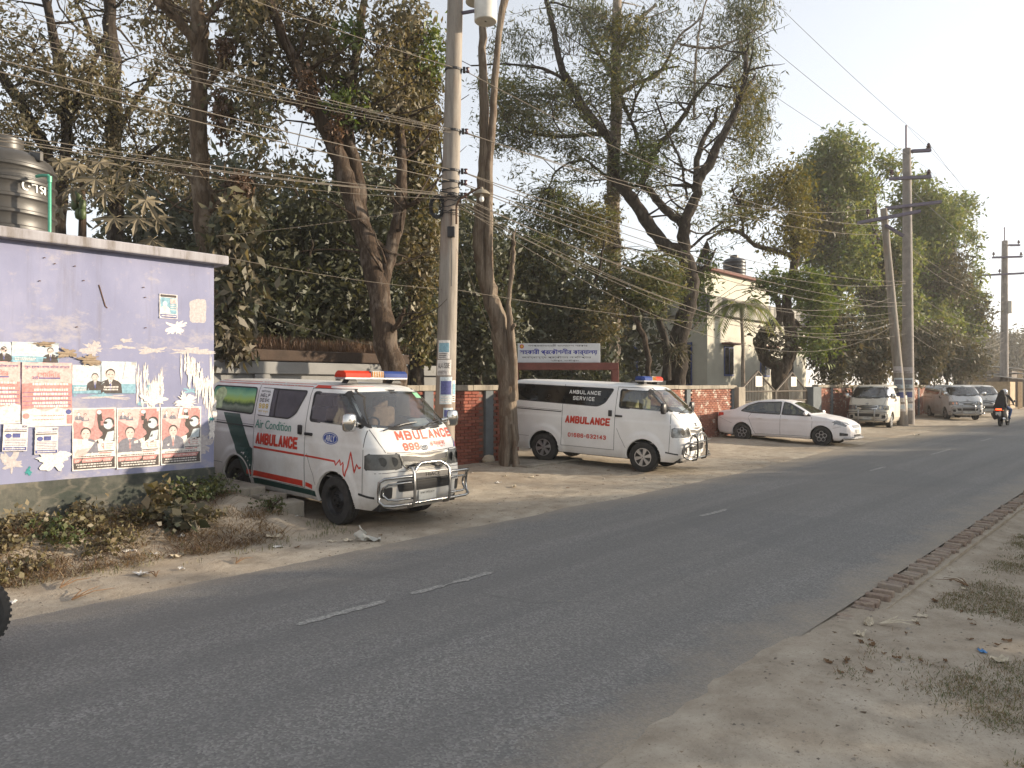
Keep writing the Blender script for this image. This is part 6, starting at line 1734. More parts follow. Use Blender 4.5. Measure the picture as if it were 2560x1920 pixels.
def bike(label, loc, rz, group=None, guard=True):
    b = thing('motorcycle', label, 'motorcycle', loc, rz, group)
    for x, wd_ in ((0.64, 0.085), (-0.64, 0.115)):
        w = bpy.data.objects.new('wheel', None); COL.objects.link(w); w.parent = b; w.location = (x, 0, 0.31)
        h = wd_ / 2
        pr = [(0.225, -h * 0.7), (0.26, -h), (0.295, -h * 0.75), (0.31, -h * 0.25), (0.31, h * 0.25), (0.295, h * 0.75), (0.26, h), (0.225, h * 0.7)]
        t = MB().lathe(pr, 36, 'Y')
        for k in range(44):
            a = 2 * math.pi * k / 44
            for s_ in (-1, 1): t.box((0.303 * math.cos(a), s_ * h * 0.55, 0.303 * math.sin(a)), (0.022, h * 0.5, 0.02), rot=Matrix.Rotation(-a, 3, 'Y'))
        obj('tyre', t, M['tyre'], w, smooth=35)
        rm = MB().lathe([(0.228, -h * 0.6), (0.21, 0), (0.228, h * 0.6)], 30, 'Y').lathe([(0.05, -0.07), (0.05, 0.07)], 12, 'Y')
        for k in range(5):
            a = 2 * math.pi * k / 5; rm.tube([(0.04 * math.cos(a), 0, 0.04 * math.sin(a)), (0.215 * math.cos(a), 0, 0.215 * math.sin(a))], 0.018, 5)
        obj('rim', rm, M['steel_dark'], w, smooth=35)
    obj('frame', MB().tube([(0.42, 0, 0.92), (0.25, 0, 0.62), (0.05, 0, 0.36), (-0.25, 0, 0.36), (-0.64, 0, 0.31)], 0.03, 7).tube([(0.42, 0, 0.88), (0.0, 0, 0.72), (-0.45, 0, 0.74), (-0.85, 0, 0.80)], 0.028, 7), M['steel_dark'], b, smooth=50)
    obj('engine', MB().bbox((0.08, 0, 0.46), (0.36, 0.26, 0.30), 0.05).bbox((0.16, 0, 0.62), (0.16, 0.18, 0.18), 0.02), M['steel'], b, smooth=40)
    tkk = MB().lathe([(0.01, -0.27), (0.09, -0.24), (0.14, -0.10), (0.15, 0.05), (0.12, 0.20), (0.01, 0.25)], 16, 'X')
    obj('fuel_tank', MB().add([(p[0] + 0.20, p[1], p[2] * 0.95 + 0.86) for p in tkk.v], tkk.f), M['bike_red'], b, smooth=60)
    obj('saddle', MB().bbox((-0.36, 0, 0.83), (0.78, 0.25, 0.10), 0.045), M['black_rubber'], b, smooth=50)
    obj('tail_cowl', MB().prism([(-0.55, 0.66), (-0.95, 0.80), (-0.98, 0.86), (-0.5, 0.80)], 'Y', -0.10, 0.10), M['bike_red'], b)
    obj('rear_mudguard', MB().tube([(-0.80, 0, 0.74), (-0.95, 0, 0.66), (-1.03, 0, 0.50)], [0.07, 0.075, 0.07], 8, flat=0.3), M['black_plastic'], b, smooth=50)
    obj('number_plate', MB().bbox((-1.03, 0, 0.62), (0.015, 0.22, 0.15), 0.004), M['plate'], b)
    obj('tail_lamp', MB().bbox((-0.985, 0, 0.825), (0.05, 0.24, 0.075), 0.02), M['tail_lit'], b)
    for s_ in (-1, 1):
        obj('indicator', MB().tube([(-0.93, s_ * 0.10, 0.78), (-0.95, s_ * 0.20, 0.78)], [0.012, 0.03], 8), M['amber'], b)
        obj('fork', MB().tube([(0.64, s_ * 0.09, 0.31), (0.44, s_ * 0.09, 0.92)], 0.024, 8), M['chrome'], b, smooth=50)
        obj('shock_absorber', MB().tube([(-0.60, s_ * 0.12, 0.36), (-0.48, s_ * 0.12, 0.72)], 0.03, 8), M['steel'], b, smooth=50)
        obj('mirror', MB().tube([(0.40, s_ * 0.26, 1.03), (0.38, s_ * 0.33, 1.16)], 0.008, 5).tube([(0.385, s_ * 0.35, 1.20), (0.365, s_ * 0.35, 1.20)], 0.055, 12), M['chrome'], b)
        obj('foot_peg', MB().tube([(-0.10, s_ * 0.1, 0.33), (-0.10, s_ * 0.26, 0.33)], 0.015, 6), M['black_rubber'], b)
    obj('handlebar', MB().tube([(0.32, -0.38, 1.00), (0.40, -0.24, 1.03), (0.42, 0, 0.97), (0.40, 0.24, 1.03), (0.32, 0.38, 1.00)], 0.015, 7), M['black_plastic'], b, smooth=50)
    obj('front_lamp', MB().lathe([(0.0, 0.58), (0.10, 0.57), (0.11, 0.52), (0.06, 0.42), (0.0, 0.40)], 14, 'X', (0, 0, 0.88)), M['bike_red'], b, smooth=50)
    if guard: obj('front_mudguard', MB().tube([(0.64 + 0.34 * math.cos(R(a)), 0, 0.31 + 0.34 * math.sin(R(a))) for a in range(20, 150, 12)], 0.06, 8, flat=0.35), M['bike_red'], b, smooth=50)
    obj('exhaust', MB().tube([(0.15, -0.12, 0.34), (0.0, -0.16, 0.26), (-0.35, -0.18, 0.30), (-0.40, -0.18, 0.31), (-0.85, -0.19, 0.40)], [0.02, 0.02, 0.025, 0.05, 0.05], 10), M['chrome'], b, smooth=50)
    return b
bk_p = gnd(2504, 1067); bk_rz = R(-4)
bike('maroon motorcycle with glowing tail lamp ridden away along the road', (bk_p.x + 0.64, bk_p.y, 0.02), bk_rz)
def skinned(name, joints, edges, mat, parent=None, sub=2):
    me = bpy.data.meshes.new(name)
    names = list(joints)
    me.from_pydata([joints[n][:3] for n in names], [(names.index(a), names.index(b)) for a, b in edges], [])
    o = bpy.data.objects.new(name, me); COL.objects.link(o)
    sk = o.modifiers.new('skin', 'SKIN'); sk.use_smooth_shade = True
    for i, n in enumerate(names):
        r_ = joints[n][3]; me.skin_vertices[0].data[i].radius = (r_, joints[n][4] if len(joints[n]) > 4 else r_)
    me.skin_vertices[0].data[0].use_root = True
    ss = o.modifiers.new('sub', 'SUBSURF'); ss.levels = sub; ss.render_levels = sub
    dg = bpy.context.evaluated_depsgraph_get()
    m2 = bpy.data.meshes.new_from_object(o.evaluated_get(dg))
    bpy.data.objects.remove(o)
    m2.materials.clear(); m2.shade_smooth()
    return obj(name, m2, mat, parent)
# rider in front: hips on the saddle, hands on the bar, feet on the pegs
J = dict(hip=(-0.12, 0, 0.95, 0.15, 0.17), waist=(-0.08, 0, 1.12, 0.14, 0.17), chest=(0.0, 0, 1.34, 0.14, 0.19), neck=(0.04, 0, 1.53, 0.06), head=(0.07, 0, 1.63, 0.095))
E_ = [('hip', 'waist'), ('waist', 'chest'), ('chest', 'neck'), ('neck', 'head')]
for s_, n in ((-1, 'r'), (1, 'l')):
    J.update({n + 'sh': (0.02, s_ * 0.19, 1.44, 0.075), n + 'el': (0.14, s_ * 0.31, 1.21, 0.05), n + 'wr': (0.30, s_ * 0.33, 1.05, 0.034), n + 'ha': (0.35, s_ * 0.33, 1.03, 0.042),
              n + 'th': (-0.06, s_ * 0.10, 0.92, 0.10), n + 'kn': (0.24, s_ * 0.24, 0.80, 0.075), n + 'an': (-0.06, s_ * 0.22, 0.40, 0.05), n + 'to': (0.10, s_ * 0.23, 0.36, 0.045)})
    E_ += [('chest', n + 'sh'), (n + 'sh', n + 'el'), (n + 'el', n + 'wr'), (n + 'wr', n + 'ha'), ('hip', n + 'th'), (n + 'th', n + 'kn'), (n + 'kn', n + 'an'), (n + 'an', n + 'to')]
rider = thing('person', 'rider in dark jacket, blue jeans and white helmet steering the motorcycle', 'person', (bk_p.x + 0.64, bk_p.y, 0.02), bk_rz)
body = skinned('body', J, E_, None, rider)
body.data.materials.append(M['jacket']); body.data.materials.append(M['jeans']); body.data.materials.append(M['skin'])
for pl_ in body.data.polygons:
    c_ = pl_.center
    pl_.material_index = 1 if (c_.z < 0.98) else (2 if (c_.z > 1.52 or (c_.x > 0.31 and c_.z < 1.12)) else 0)
hp = MB().lathe([(0.01, 0.145), (0.07, 0.13), (0.115, 0.085), (0.135, 0.01), (0.13, -0.06), (0.115, -0.12), (0.10, -0.125)], 18)
obj('helmet', MB().add([(p[0] * 1.08 + 0.075, p[1], p[2] + 1.655) for p in hp.v], hp.f), M['helmet'], rider, smooth=60)
# pillion: veiled passenger in a long black robe that hangs over the side of the saddle
pil = thing('person', 'pillion passenger in a long flowing black robe and veil', 'person', (bk_p.x + 0.64, bk_p.y, 0.02), bk_rz)
secs = [(-0.44, 0.06, 0.36, 0.34, 0.30), (-0.46, 0.09, 0.48, 0.36, 0.31), (-0.47, 0.08, 0.66, 0.36, 0.28), (-0.47, 0.04, 0.86, 0.33, 0.25), (-0.46, 0.02, 1.00, 0.26, 0.23), (-0.44, 0.01, 1.14, 0.23, 0.21), (-0.40, 0, 1.28, 0.215, 0.215), (-0.38, 0, 1.38, 0.185, 0.205), (-0.37, 0, 1.46, 0.14, 0.165), (-0.355, 0, 1.51, 0.115, 0.115), (-0.34, 0, 1.58, 0.115, 0.105), (-0.335, 0, 1.66, 0.118, 0.105), (-0.34, 0, 1.72, 0.095, 0.085), (-0.345, 0, 1.755, 0.05, 0.045), (-0.345, 0, 1.765, 0.004, 0.004)]
mb = MB(); n = 28; vs = []
for k, (x, y, z, rx, ry) in enumerate(secs):
    for j in range(n):
        a = 2 * math.pi * j / n
        fold = 1 + (0.05 * math.sin(a * 5 + z * 3) + 0.04 * math.sin(a * 9 + z * 7)) * max(0, 1.2 - z)
        dz = 0.05 * math.sin(a * 4 + 1.0) if k == 0 else 0
        vs.append((x + rx * fold * math.cos(a) * 0.9, y + ry * fold * math.sin(a), z + dz))
mb.add(vs, [(i * n + j, i * n + (j + 1) % n, (i + 1) * n + (j + 1) % n, (i + 1) * n + j) for i in range(len(secs) - 1) for j in range(n)])
obj('body', mb, M['burqa'], pil, smooth=70)
veil = MB().grid(lambda p, q: (-0.47 - 0.10 * q - 0.05 * math.sin(p * 9 + q * 3) * q, (p - 0.5) * (0.22 + 0.40 * q) + 0.05 * q, 1.66 - 0.80 * q + 0.02 * math.sin(p * 12)), 16, 12)
obj('veil', veil, M['burqa'], pil, smooth=70)
# a second machine whose front wheel just enters the picture
lw = P(-104, 964, 5.2); lw.z = 0
bike('motorcycle whose front tyre rolls along beside the earth bank', (lw.x - 0.64, lw.y, 0.03), R(0), None, False)

# ================================================================== trees
L_DARK = leaf_mat('dark_dusty_leaf', [(0.055, 0.062, 0.026), (0.090, 0.092, 0.040), (0.14, 0.122, 0.064), (0.22, 0.185, 0.12)], 0.42, dusty=0.6, dust=(0.25, 0.20, 0.135))
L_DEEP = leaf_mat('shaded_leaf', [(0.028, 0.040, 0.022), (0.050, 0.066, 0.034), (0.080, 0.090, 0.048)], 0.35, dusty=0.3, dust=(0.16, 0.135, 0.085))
L_VINE = leaf_mat('vine_leaf', [(0.06, 0.07, 0.018), (0.10, 0.10, 0.03), (0.15, 0.13, 0.05), (0.20, 0.15, 0.07)], 0.35, dusty=0.4)
L_DEAD = leaf_mat('withered_leaf', [(0.10, 0.055, 0.03), (0.16, 0.09, 0.05), (0.07, 0.04, 0.025)], 0.2)
L_FEATH = leaf_mat('feathery_leaf', [(0.055, 0.085, 0.024), (0.085, 0.115, 0.034), (0.13, 0.14, 0.05), (0.19, 0.165, 0.07)], 0.45, dusty=0.25, dust=(0.18, 0.15, 0.08))
L_EUC = leaf_mat('eucalyptus_leaf', [(0.065, 0.085, 0.05), (0.095, 0.115, 0.065), (0.14, 0.14, 0.075)], 0.45)
L_YEL = leaf_mat('yellowing_leaf', [(0.13, 0.12, 0.02), (0.20, 0.16, 0.03), (0.10, 0.11, 0.02)], 0.4)
L_LIME = leaf_mat('fresh_leaf', [(0.08, 0.13, 0.02), (0.13, 0.19, 0.03), (0.17, 0.20, 0.05)], 0.4)
L_GREEN = leaf_mat('green_leaf', [(0.085, 0.135, 0.032), (0.13, 0.19, 0.045), (0.18, 0.225, 0.06), (0.23, 0.235, 0.085)], 0.5, dusty=0.15)
L_OLIVE = leaf_mat('dusty_hedge_leaf', [(0.035, 0.045, 0.022), (0.06, 0.065, 0.032), (0.11, 0.095, 0.06), (0.15, 0.125, 0.085)], 0.3, dusty=0.4, dust=(0.17, 0.135, 0.09))
B_DARK = bark_mat('dark_bark', (0.013, 0.010, 0.008), (0.048, 0.036, 0.027), patch=(0.085, 0.072, 0.06))
B_BROWN = bark_mat('brown_bark', (0.022, 0.015, 0.011), (0.078, 0.054, 0.037), patch=(0.13, 0.105, 0.085))
B_PALE = bark_mat('pale_bark', (0.14, 0.115, 0.09), (0.34, 0.29, 0.235), (5, 5, 0.9), patch=(0.10, 0.075, 0.055))
B_DEADW = bark_mat('bare_dead_wood', (0.075, 0.055, 0.04), (0.27, 0.22, 0.17), (9, 9, 0.55), patch=(0.12, 0.085, 0.06), bump=1.0)

nrng = np.random.default_rng(7)
def leaf_cloud(C, per, spread, L, W, droop=0.5, flat=0.0):
    n = len(C) * per
    c_ = np.repeat(C, per, axis=0) + nrng.normal(size=(n, 3)) * np.asarray(spread)
    d = nrng.normal(size=(n, 3)); d[:, 2] = d[:, 2] * (1 - flat) - droop
    d /= np.linalg.norm(d, axis=1, keepdims=True) + 1e-9
    s_ = np.cross(d, nrng.normal(size=(n, 3)) + np.array([0, 0, flat * 3.0])); s_ /= np.linalg.norm(s_, axis=1, keepdims=True) + 1e-9
    nn = np.cross(s_, d)
    k = (0.40 + 1.25 * nrng.random(n) ** 1.6)[:, None]
    l_, w_ = L * k, W * k
    v = np.stack([c_, c_ + d * l_ * 0.42 + s_ * w_ * 0.5 + nn * w_ * 0.18, c_ + d * l_ - nn * l_ * 0.06, c_ + d * l_ * 0.42 - s_ * w_ * 0.5 + nn * w_ * 0.18], 1).reshape(-1, 3)
    return v
def quads(nv): return np.arange(nv).reshape(-1, 4)

def spline(pts, k=5):
    """points (x,y,z,r) -> finer Catmull-Rom"""
    P_ = [np.array(p, float) for p in pts]; out = []
    for i in range(len(P_) - 1):
        a, b, c_, d = P_[max(0, i - 1)], P_[i], P_[i + 1], P_[min(len(P_) - 1, i + 2)]
        for j in range(k):
            t = j / k
            out.append(0.5 * ((2 * b) + (-a + c_) * t + (2 * a - 5 * b + 4 * c_ - d) * t ** 2 + (-a + 3 * b - 3 * c_ + d) * t ** 3))
    out.append(P_[-1]); return out

class Tree:
    def __init__(s, name, label, base, bark, cat='tree', group=None):
        s.base = Vector((base[0], base[1], base[2] if len(base) > 2 else 0.0))
        s.root = thing(name, label, cat, s.base, group=group)
        s.wood = MB(); s.bark = bark; s.pts = []; s.leaf = {}
    def limb(s, pts, jit=0.02, n=9, world=False):
        """pts (u, v, depth, radius): photo pixel and depth of each bend of the limb"""
        w = []
        for p in pts:
            q = Vector(p[:3]) if world else P(p[0], p[1], p[2]); w.append((q.x - s.base.x, q.y - s.base.y, q.z - s.base.z, p[3]))
        sp_ = spline(w)
        rr = random.Random(len(s.pts))
        q = [(p[0] + rr.gauss(0, jit), p[1] + rr.gauss(0, jit), p[2], max(0.006, p[3] * (1 + rr.gauss(0, 0.05)))) for p in sp_]
        s.wood.tube([x[:3] for x in q], [x[3] for x in q], n)
        s.pts += [x[:4] for x in q]
        return s
    def blob(s, u, v, d, ru, rv, rd, n, mat, per=8, spread=0.16, L=0.14, W=0.055, droop=0.5, twigs=0.35, shell=0.3, flat=0.0, world=None, dens=1.0, gap=None):
        """a mass of leaf sprays: centre pixel and depth, half-sizes in pixels and metres of depth"""
        n = max(4, int(n * dens * (1.9 if gap is not None else 1)))
        c0 = np.array(P(u, v, d) - s.base) if world is None else np.array(world) - np.array(s.base)
        x = nrng.normal(size=(n, 3)); x /= np.linalg.norm(x, axis=1, keepdims=True)
        x *= (nrng.random(n) ** (1 / (3 if shell < 0.5 else 5)))[:, None]
        C = c0 + x[:, :1] * ru * mpp(d) * np.array(RIGHT) + x[:, 1:2] * rd * np.array(FWD) + x[:, 2:] * rv * mpp(d) * np.array((0, 0, 1))
        if gap is not None:                       # leave gaps: keep only sprays where a slow noise is high
            fq = 11.0 / d
            nz = np.array([mnoise.noise((c_[0] * fq + s.base.x, c_[1] * fq + s.base.y, c_[2] * fq)) for c_ in C])
            C = C[nz > gap]
            n = len(C)
        s.leaf.setdefault(mat.name, [mat, []])[1].append(leaf_cloud(C, per, spread, L, W, droop, flat))
        if twigs > 0 and s.pts:
            A_ = np.array([p[:3] for p in s.pts])
            for c_ in C[nrng.random(n) < twigs]:
                k = int(np.argmin(((A_ - c_) ** 2).sum(1)))
                a = A_[k]; ln = np.linalg.norm(c_ - a)
                if ln > 3.2: continue
                m_ = (a + c_) / 2 + nrng.normal(size=3) * 0.06 * ln + np.array((0, 0, 0.06 * ln))
                r_ = min(0.022, s.pts[k][3] * 0.6, 0.006 + 0.006 * ln)
                s.wood.tube([a, m_, c_], [r_, r_ * 0.7, r_ * 0.3], 4, False)
        return s
    def sprout(s, n, ln, r0, up=0.35, seed=1):
        """secondary branches springing from the limbs already built"""
        rr = random.Random(seed); src = [p for p in s.pts if p[3] > 0.03 and p[2] > 3.0]
        for k in range(n):
            p = rr.choice(src); a = rr.uniform(0, 6.283); l_ = ln * rr.uniform(0.5, 1.2)
            d = Vector((math.cos(a), math.sin(a), rr.uniform(-0.2, 1.0) * up * 2)).normalized()
            q = Vector(p[:3]); pts = [q.copy()]
            for j in range(6):
                d = (d + Vector((rr.gauss(0, 0.22), rr.gauss(0, 0.22), rr.gauss(0.02, 0.18)))).normalized(); q = q + d * l_ / 6; pts.append(q.copy())
            r_ = min(r0, p[3] * 0.55)
            s.wood.tube(pts, [r_ * (1 - 0.14 * j) for j in range(7)], 5, False)
            s.pts += [(*v_, r_ * 0.5) for v_ in pts[2:]]
        return s
    def done(s):
        o = obj('trunk', s.wood, s.bark, s.root, smooth=60) if s.wood.v else None
        for nm, (mat, vs) in s.leaf.items():
            v = np.concatenate(vs)
            obj('crown', np_mesh('crown', v, quads(len(v))), mat, s.root)
        return s
def foot(u, d): q = P(u, 964, d); return (q.x, q.y, 0.0)
def gv_(d, z=0.0): return HORIZON + (CAM_H - z) / d * FPX

BL = dict(L=0.135, W=0.055, per=15, spread=0.15, dens=0.42, gap=0.02)
# ---- tall trees behind the lavender building
B_TAN = bark_mat('tan_bark', (0.045, 0.031, 0.021), (0.15, 0.108, 0.072), patch=(0.20, 0.16, 0.12))
T = Tree('broadleaf_tree', 'tall dusty tree with straight brown trunk rising behind the lavender roof corner', foot(528, 15.2), B_TAN, group='dusty roadside trees')
T.limb([(528, gv_(15.2), 15.2, .25), (520, 700, 15.2, .20), (508, 560, 15.2, .185), (500, 400, 15.2, .175), (497, 250, 15.2, .165), (502, 100, 15.1, .15), (492, 0, 15, .14), (480, -200, 15, .11)], 0.01, 12)
T.limb([(495, 125, 15.1, .10), (455, 62, 14.8, .09), (400, 5, 14.5, .08), (340, -90, 14.3, .06)]).limb([(505, 230, 15.1, .06), (560, 150, 14.9, .05), (600, 60, 14.7, .04)]).limb([(500, 60, 15, .06), (560, 0, 15.2, .05), (640, -60, 15.4, .04)])
T.limb([(517, 528, 15.2, .07), (560, 500, 15.0, .055), (605, 468, 14.8, .045)]).limb([(500, 480, 15.2, .06), (470, 440, 15, .05), (440, 420, 14.8, .04)])
T.sprout(26, 1.8, 0.035, 0.3, 11)
T.blob(575, 90, 16.3, 120, 110, 1.4, 420, L_DARK, **BL).blob(410, 60, 16.4, 110, 110, 1.4, 300, L_DARK, **BL).blob(600, 240, 15.6, 60, 90, 1.0, 150, L_DARK, **BL).blob(430, 330, 16.4, 70, 110, 1.0, 150, L_DARK, **BL)
T.blob(590, 480, 15.2, 55, 90, 0.8, 170, L_DARK, **BL).blob(480, -90, 16.4, 220, 100, 1.8, 380, L_DARK, **BL)
T.blob(555, 290, 14.9, 18, 70, 0.2, 60, L_DEAD, 9, 0.06, 0.11, 0.05, 1.2, 0).blob(602, 462, 14.8, 30, 32, 0.3, 70, L_DEAD, 9, 0.07, 0.11, 0.05, 1.0, 0).blob(565, 120, 14.8, 25, 40, 0.2, 45, L_DEAD, 9, 0.06, 0.11, 0.05, 1.2, 0)
T.done()
T = Tree('broadleaf_tree', 'dark forked tree whose crown fans out over the black roof tank', foot(140, 19), B_DARK, group='dusty roadside trees')
T.limb([(140, gv_(19), 19, .26), (148, 560, 19, .2), (122, 400, 19, .16), (45, 250, 18.5, .13), (-40, 120, 18, .1), (-120, 20, 18, .08)]).limb([(148, 540, 19, .16), (168, 300, 19, .13), (135, 100, 19, .11), (95, -80, 19, .08)]).limb([(160, 320, 19, .09), (220, 200, 18.8, .07), (260, 90, 18.6, .05)])
T.sprout(30, 2.2, 0.04, 0.3, 12)
T.blob(120, 150, 18.5, 150, 130, 1.6, 430, L_DARK, **BL).blob(60, 330, 18.8, 130, 90, 1.4, 260, L_DARK, **BL).blob(230, 260, 19, 100, 100, 1.4, 260, L_DARK, **BL).blob(180, 430, 19, 150, 80, 1.4, 280, L_DARK, **BL).blob(60, -20, 18.5, 160, 90, 1.6, 150, L_DARK, **BL)
T.done()
T = Tree('broadleaf_tree', 'dark slender tree standing between the forked tree and the straight trunk', foot(300, 20), B_DARK, group='dusty roadside trees')
T.limb([(300, gv_(20), 20, .26), (290, 560, 20, .22), (285, 330, 20, .2), (283, 150, 20, .18), (272, 0, 20, .15), (262, -160, 20, .12)]).limb([(286, 350, 20, .1), (340, 250, 19.8, .07), (400, 170, 19.6, .05)]).limb([(283, 180, 20, .09), (230, 90, 19.8, .07), (190, 0, 19.6, .05)]).limb([(288, 460, 20, .08), (350, 400, 19.5, .06), (420, 350, 19.2, .05)])
T.sprout(30, 2.2, 0.04, 0.3, 13)
T.blob(330, 150, 20, 130, 120, 1.5, 380, L_DARK, **BL).blob(370, 330, 20, 120, 110, 1.5, 360, L_DARK, **BL).blob(300, -30, 20, 170, 90, 1.6, 260, L_DARK, **BL).blob(330, 480, 20.5, 150, 90, 1.5, 320, L_DEEP, **BL).blob(440, 480, 20.5, 90, 90, 1.2, 180, L_DARK, **BL)
T.done()
# ---- leaning tree in front of the grey wall
T = Tree('broadleaf_tree', 'big leaning forked tree growing at the foot of the grey plastered wall', foot(992, 15), B_BROWN, group='dusty roadside trees')
T.limb([(992, gv_(15, -0.1), 15, .33), (990, 960, 15, .27), (965, 860, 15, .25), (945, 720, 15.1, .215), (915, 600, 15.2, .20), (880, 500, 15.2, .19), (850, 400, 15.2, .18), (800, 290, 15.2, .16), (760, 200, 15.1, .13), (720, 120, 15, .1), (680, 20, 14.9, .08), (640, -80, 14.9, .06)], 0.012, 12)
T.limb([(950, 745, 15.1, .15), (970, 650, 15.3, .14), (994, 560, 15.5, .135), (1003, 480, 15.6, .12), (1004, 380, 15.8, .11), (1000, 300, 16, .10), (1012, 180, 16, .08), (1020, 60, 16, .06)], 0.012, 10)
T.limb([(912, 590, 15.3, .15), (896, 460, 15.5, .15), (872, 350, 15.6, .14), (866, 280, 15.6, .12), (885, 180, 15.8, .1), (905, 50, 16, .08), (920, -80, 16, .06)], 0.012, 10)
T.limb([(1003, 520, 15.5, .06), (1030, 510, 15.3, .05), (1050, 500, 15.2, .04)]).limb([(800, 290, 15.2, .08), (740, 260, 15, .06), (690, 250, 14.8, .04)]).limb([(870, 330, 15.6, .07), (930, 260, 15.8, .05), (980, 200, 16, .04)]).limb([(960, 860, 15, .05), (1000, 800, 14.8, .045), (1012, 770, 14.7, .03)])
T.sprout(45, 2.0, 0.04, 0.3, 14)
for a in ((700, 60, 15, 140, 110, 520), (850, 80, 15.6, 140, 130, 620), (980, 90, 16, 110, 120, 430), (760, 250, 15.2, 110, 90, 330), (690, 370, 15.2, 80, 110, 220), (930, 230, 16, 110, 100, 380), (960, 380, 16.2, 80, 80, 200), (1020, 300, 16.5, 60, 90, 170), (700, 190, 15, 120, 90, 280), (800, -70, 15.4, 330, 80, 420)):
    T.blob(a[0], a[1], a[2], a[3], a[4], 1.4, a[5], L_DARK, **BL)
T.blob(885, 75, 15, 40, 25, 0.3, 30, L_LIME, 8, 0.1, 0.16, 0.05).blob(870, 260, 15, 50, 60, 0.4, 30, L_LIME, 8, 0.1, 0.15, 0.05).blob(1090, 120, 16, 40, 60, 0.5, 60, L_LIME, 8, 0.12, 0.14, 0.05)
T.blob(770, 230, 15, 30, 60, 0.3, 60, L_DEAD, 9, 0.06, 0.11, 0.05, 1.2, 0).blob(840, 310, 15, 20, 40, 0.2, 40, L_DEAD, 9, 0.06, 0.10, 0.05, 1.2, 0)
T.done()
# ---- trunk smothered in creeper
T = Tree('creeper_tree', 'slim trunk smothered in yellowish creeper between leaning tree and thick pole', foot(1045, 17), B_DARK, group='dusty roadside trees')
T.limb([(1045, gv_(17), 17, .2), (1038, 700, 17, .15), (1028, 500, 17, .14), (1015, 360, 17, .12), (1010, 200, 17, .1), (1030, 80, 17, .08)])
for v_, ru, n in ((220, 50, 240), (310, 48, 260), (400, 40, 220), (490, 34, 190), (580, 50, 230), (670, 46, 200), (770, 30, 120), (850, 26, 90)):
    T.blob(1052 + (6 if v_ < 450 else 0), v_, 16.8, ru, 65, 0.5, n, L_VINE, 7, 0.11, 0.11, 0.055, 1.0, 0.1)
T.blob(1030, 120, 17, 70, 70, 0.9, 180, L_VINE, 8, 0.16, 0.13, 0.055)
T.blob(1045, 620, 16.5, 60, 90, 0.6, 130, L_DARK, **BL)
T.done()
# ---- broad-leaved bush that leans past the building corner
T = Tree('broadleaf_bush', 'dusty broad leaved bush pressing against the lavender building side', foot(560, 14.3), B_BROWN, 'bush')
T.limb([(570, gv_(14.3), 14.3, .08), (575, 900, 14.3, .06), (590, 760, 14.2, .05), (570, 640, 14.2, .04), (560, 560, 14.1, .03)]).limb([(575, 900, 14.3, .05), (610, 780, 14, .03), (620, 700, 13.9, .02)])
for u_, v_, ru, rv, n, m_ in ((575, 620, 45, 80, 120, L_OLIVE), (600, 720, 40, 60, 90, L_OLIVE), (560, 800, 30, 60, 80, L_OLIVE), (575, 860, 45, 35, 60, L_OLIVE), (600, 560, 40, 60, 90, L_DARK)):
    T.blob(u_, v_, 13.9, ru, rv, 0.5, n, m_, 7, 0.15, 0.20, 0.085, 0.9)
T.done()
# ---- understory behind the walls, each a tree or shrub of its own
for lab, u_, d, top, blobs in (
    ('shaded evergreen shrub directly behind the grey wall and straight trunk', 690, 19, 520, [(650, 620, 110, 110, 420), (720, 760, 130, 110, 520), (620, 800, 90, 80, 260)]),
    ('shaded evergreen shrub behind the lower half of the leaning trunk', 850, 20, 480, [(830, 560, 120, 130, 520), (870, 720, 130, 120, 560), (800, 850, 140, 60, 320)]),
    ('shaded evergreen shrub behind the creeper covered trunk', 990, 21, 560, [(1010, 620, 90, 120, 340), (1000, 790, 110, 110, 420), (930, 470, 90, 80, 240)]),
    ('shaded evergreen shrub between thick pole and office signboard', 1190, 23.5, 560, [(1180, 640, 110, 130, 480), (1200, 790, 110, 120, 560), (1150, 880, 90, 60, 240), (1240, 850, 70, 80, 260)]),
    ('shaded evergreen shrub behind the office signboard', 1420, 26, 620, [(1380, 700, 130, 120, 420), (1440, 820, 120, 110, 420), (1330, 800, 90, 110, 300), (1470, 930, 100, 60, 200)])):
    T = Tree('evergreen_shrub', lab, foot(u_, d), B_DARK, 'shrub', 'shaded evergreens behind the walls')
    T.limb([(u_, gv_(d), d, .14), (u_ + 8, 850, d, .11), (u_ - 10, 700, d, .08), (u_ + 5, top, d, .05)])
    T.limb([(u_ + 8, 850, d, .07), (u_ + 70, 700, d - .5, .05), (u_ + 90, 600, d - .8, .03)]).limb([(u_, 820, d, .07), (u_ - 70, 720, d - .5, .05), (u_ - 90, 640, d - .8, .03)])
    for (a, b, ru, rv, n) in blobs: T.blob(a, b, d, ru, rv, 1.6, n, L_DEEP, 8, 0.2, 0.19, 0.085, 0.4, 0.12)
    T.done()
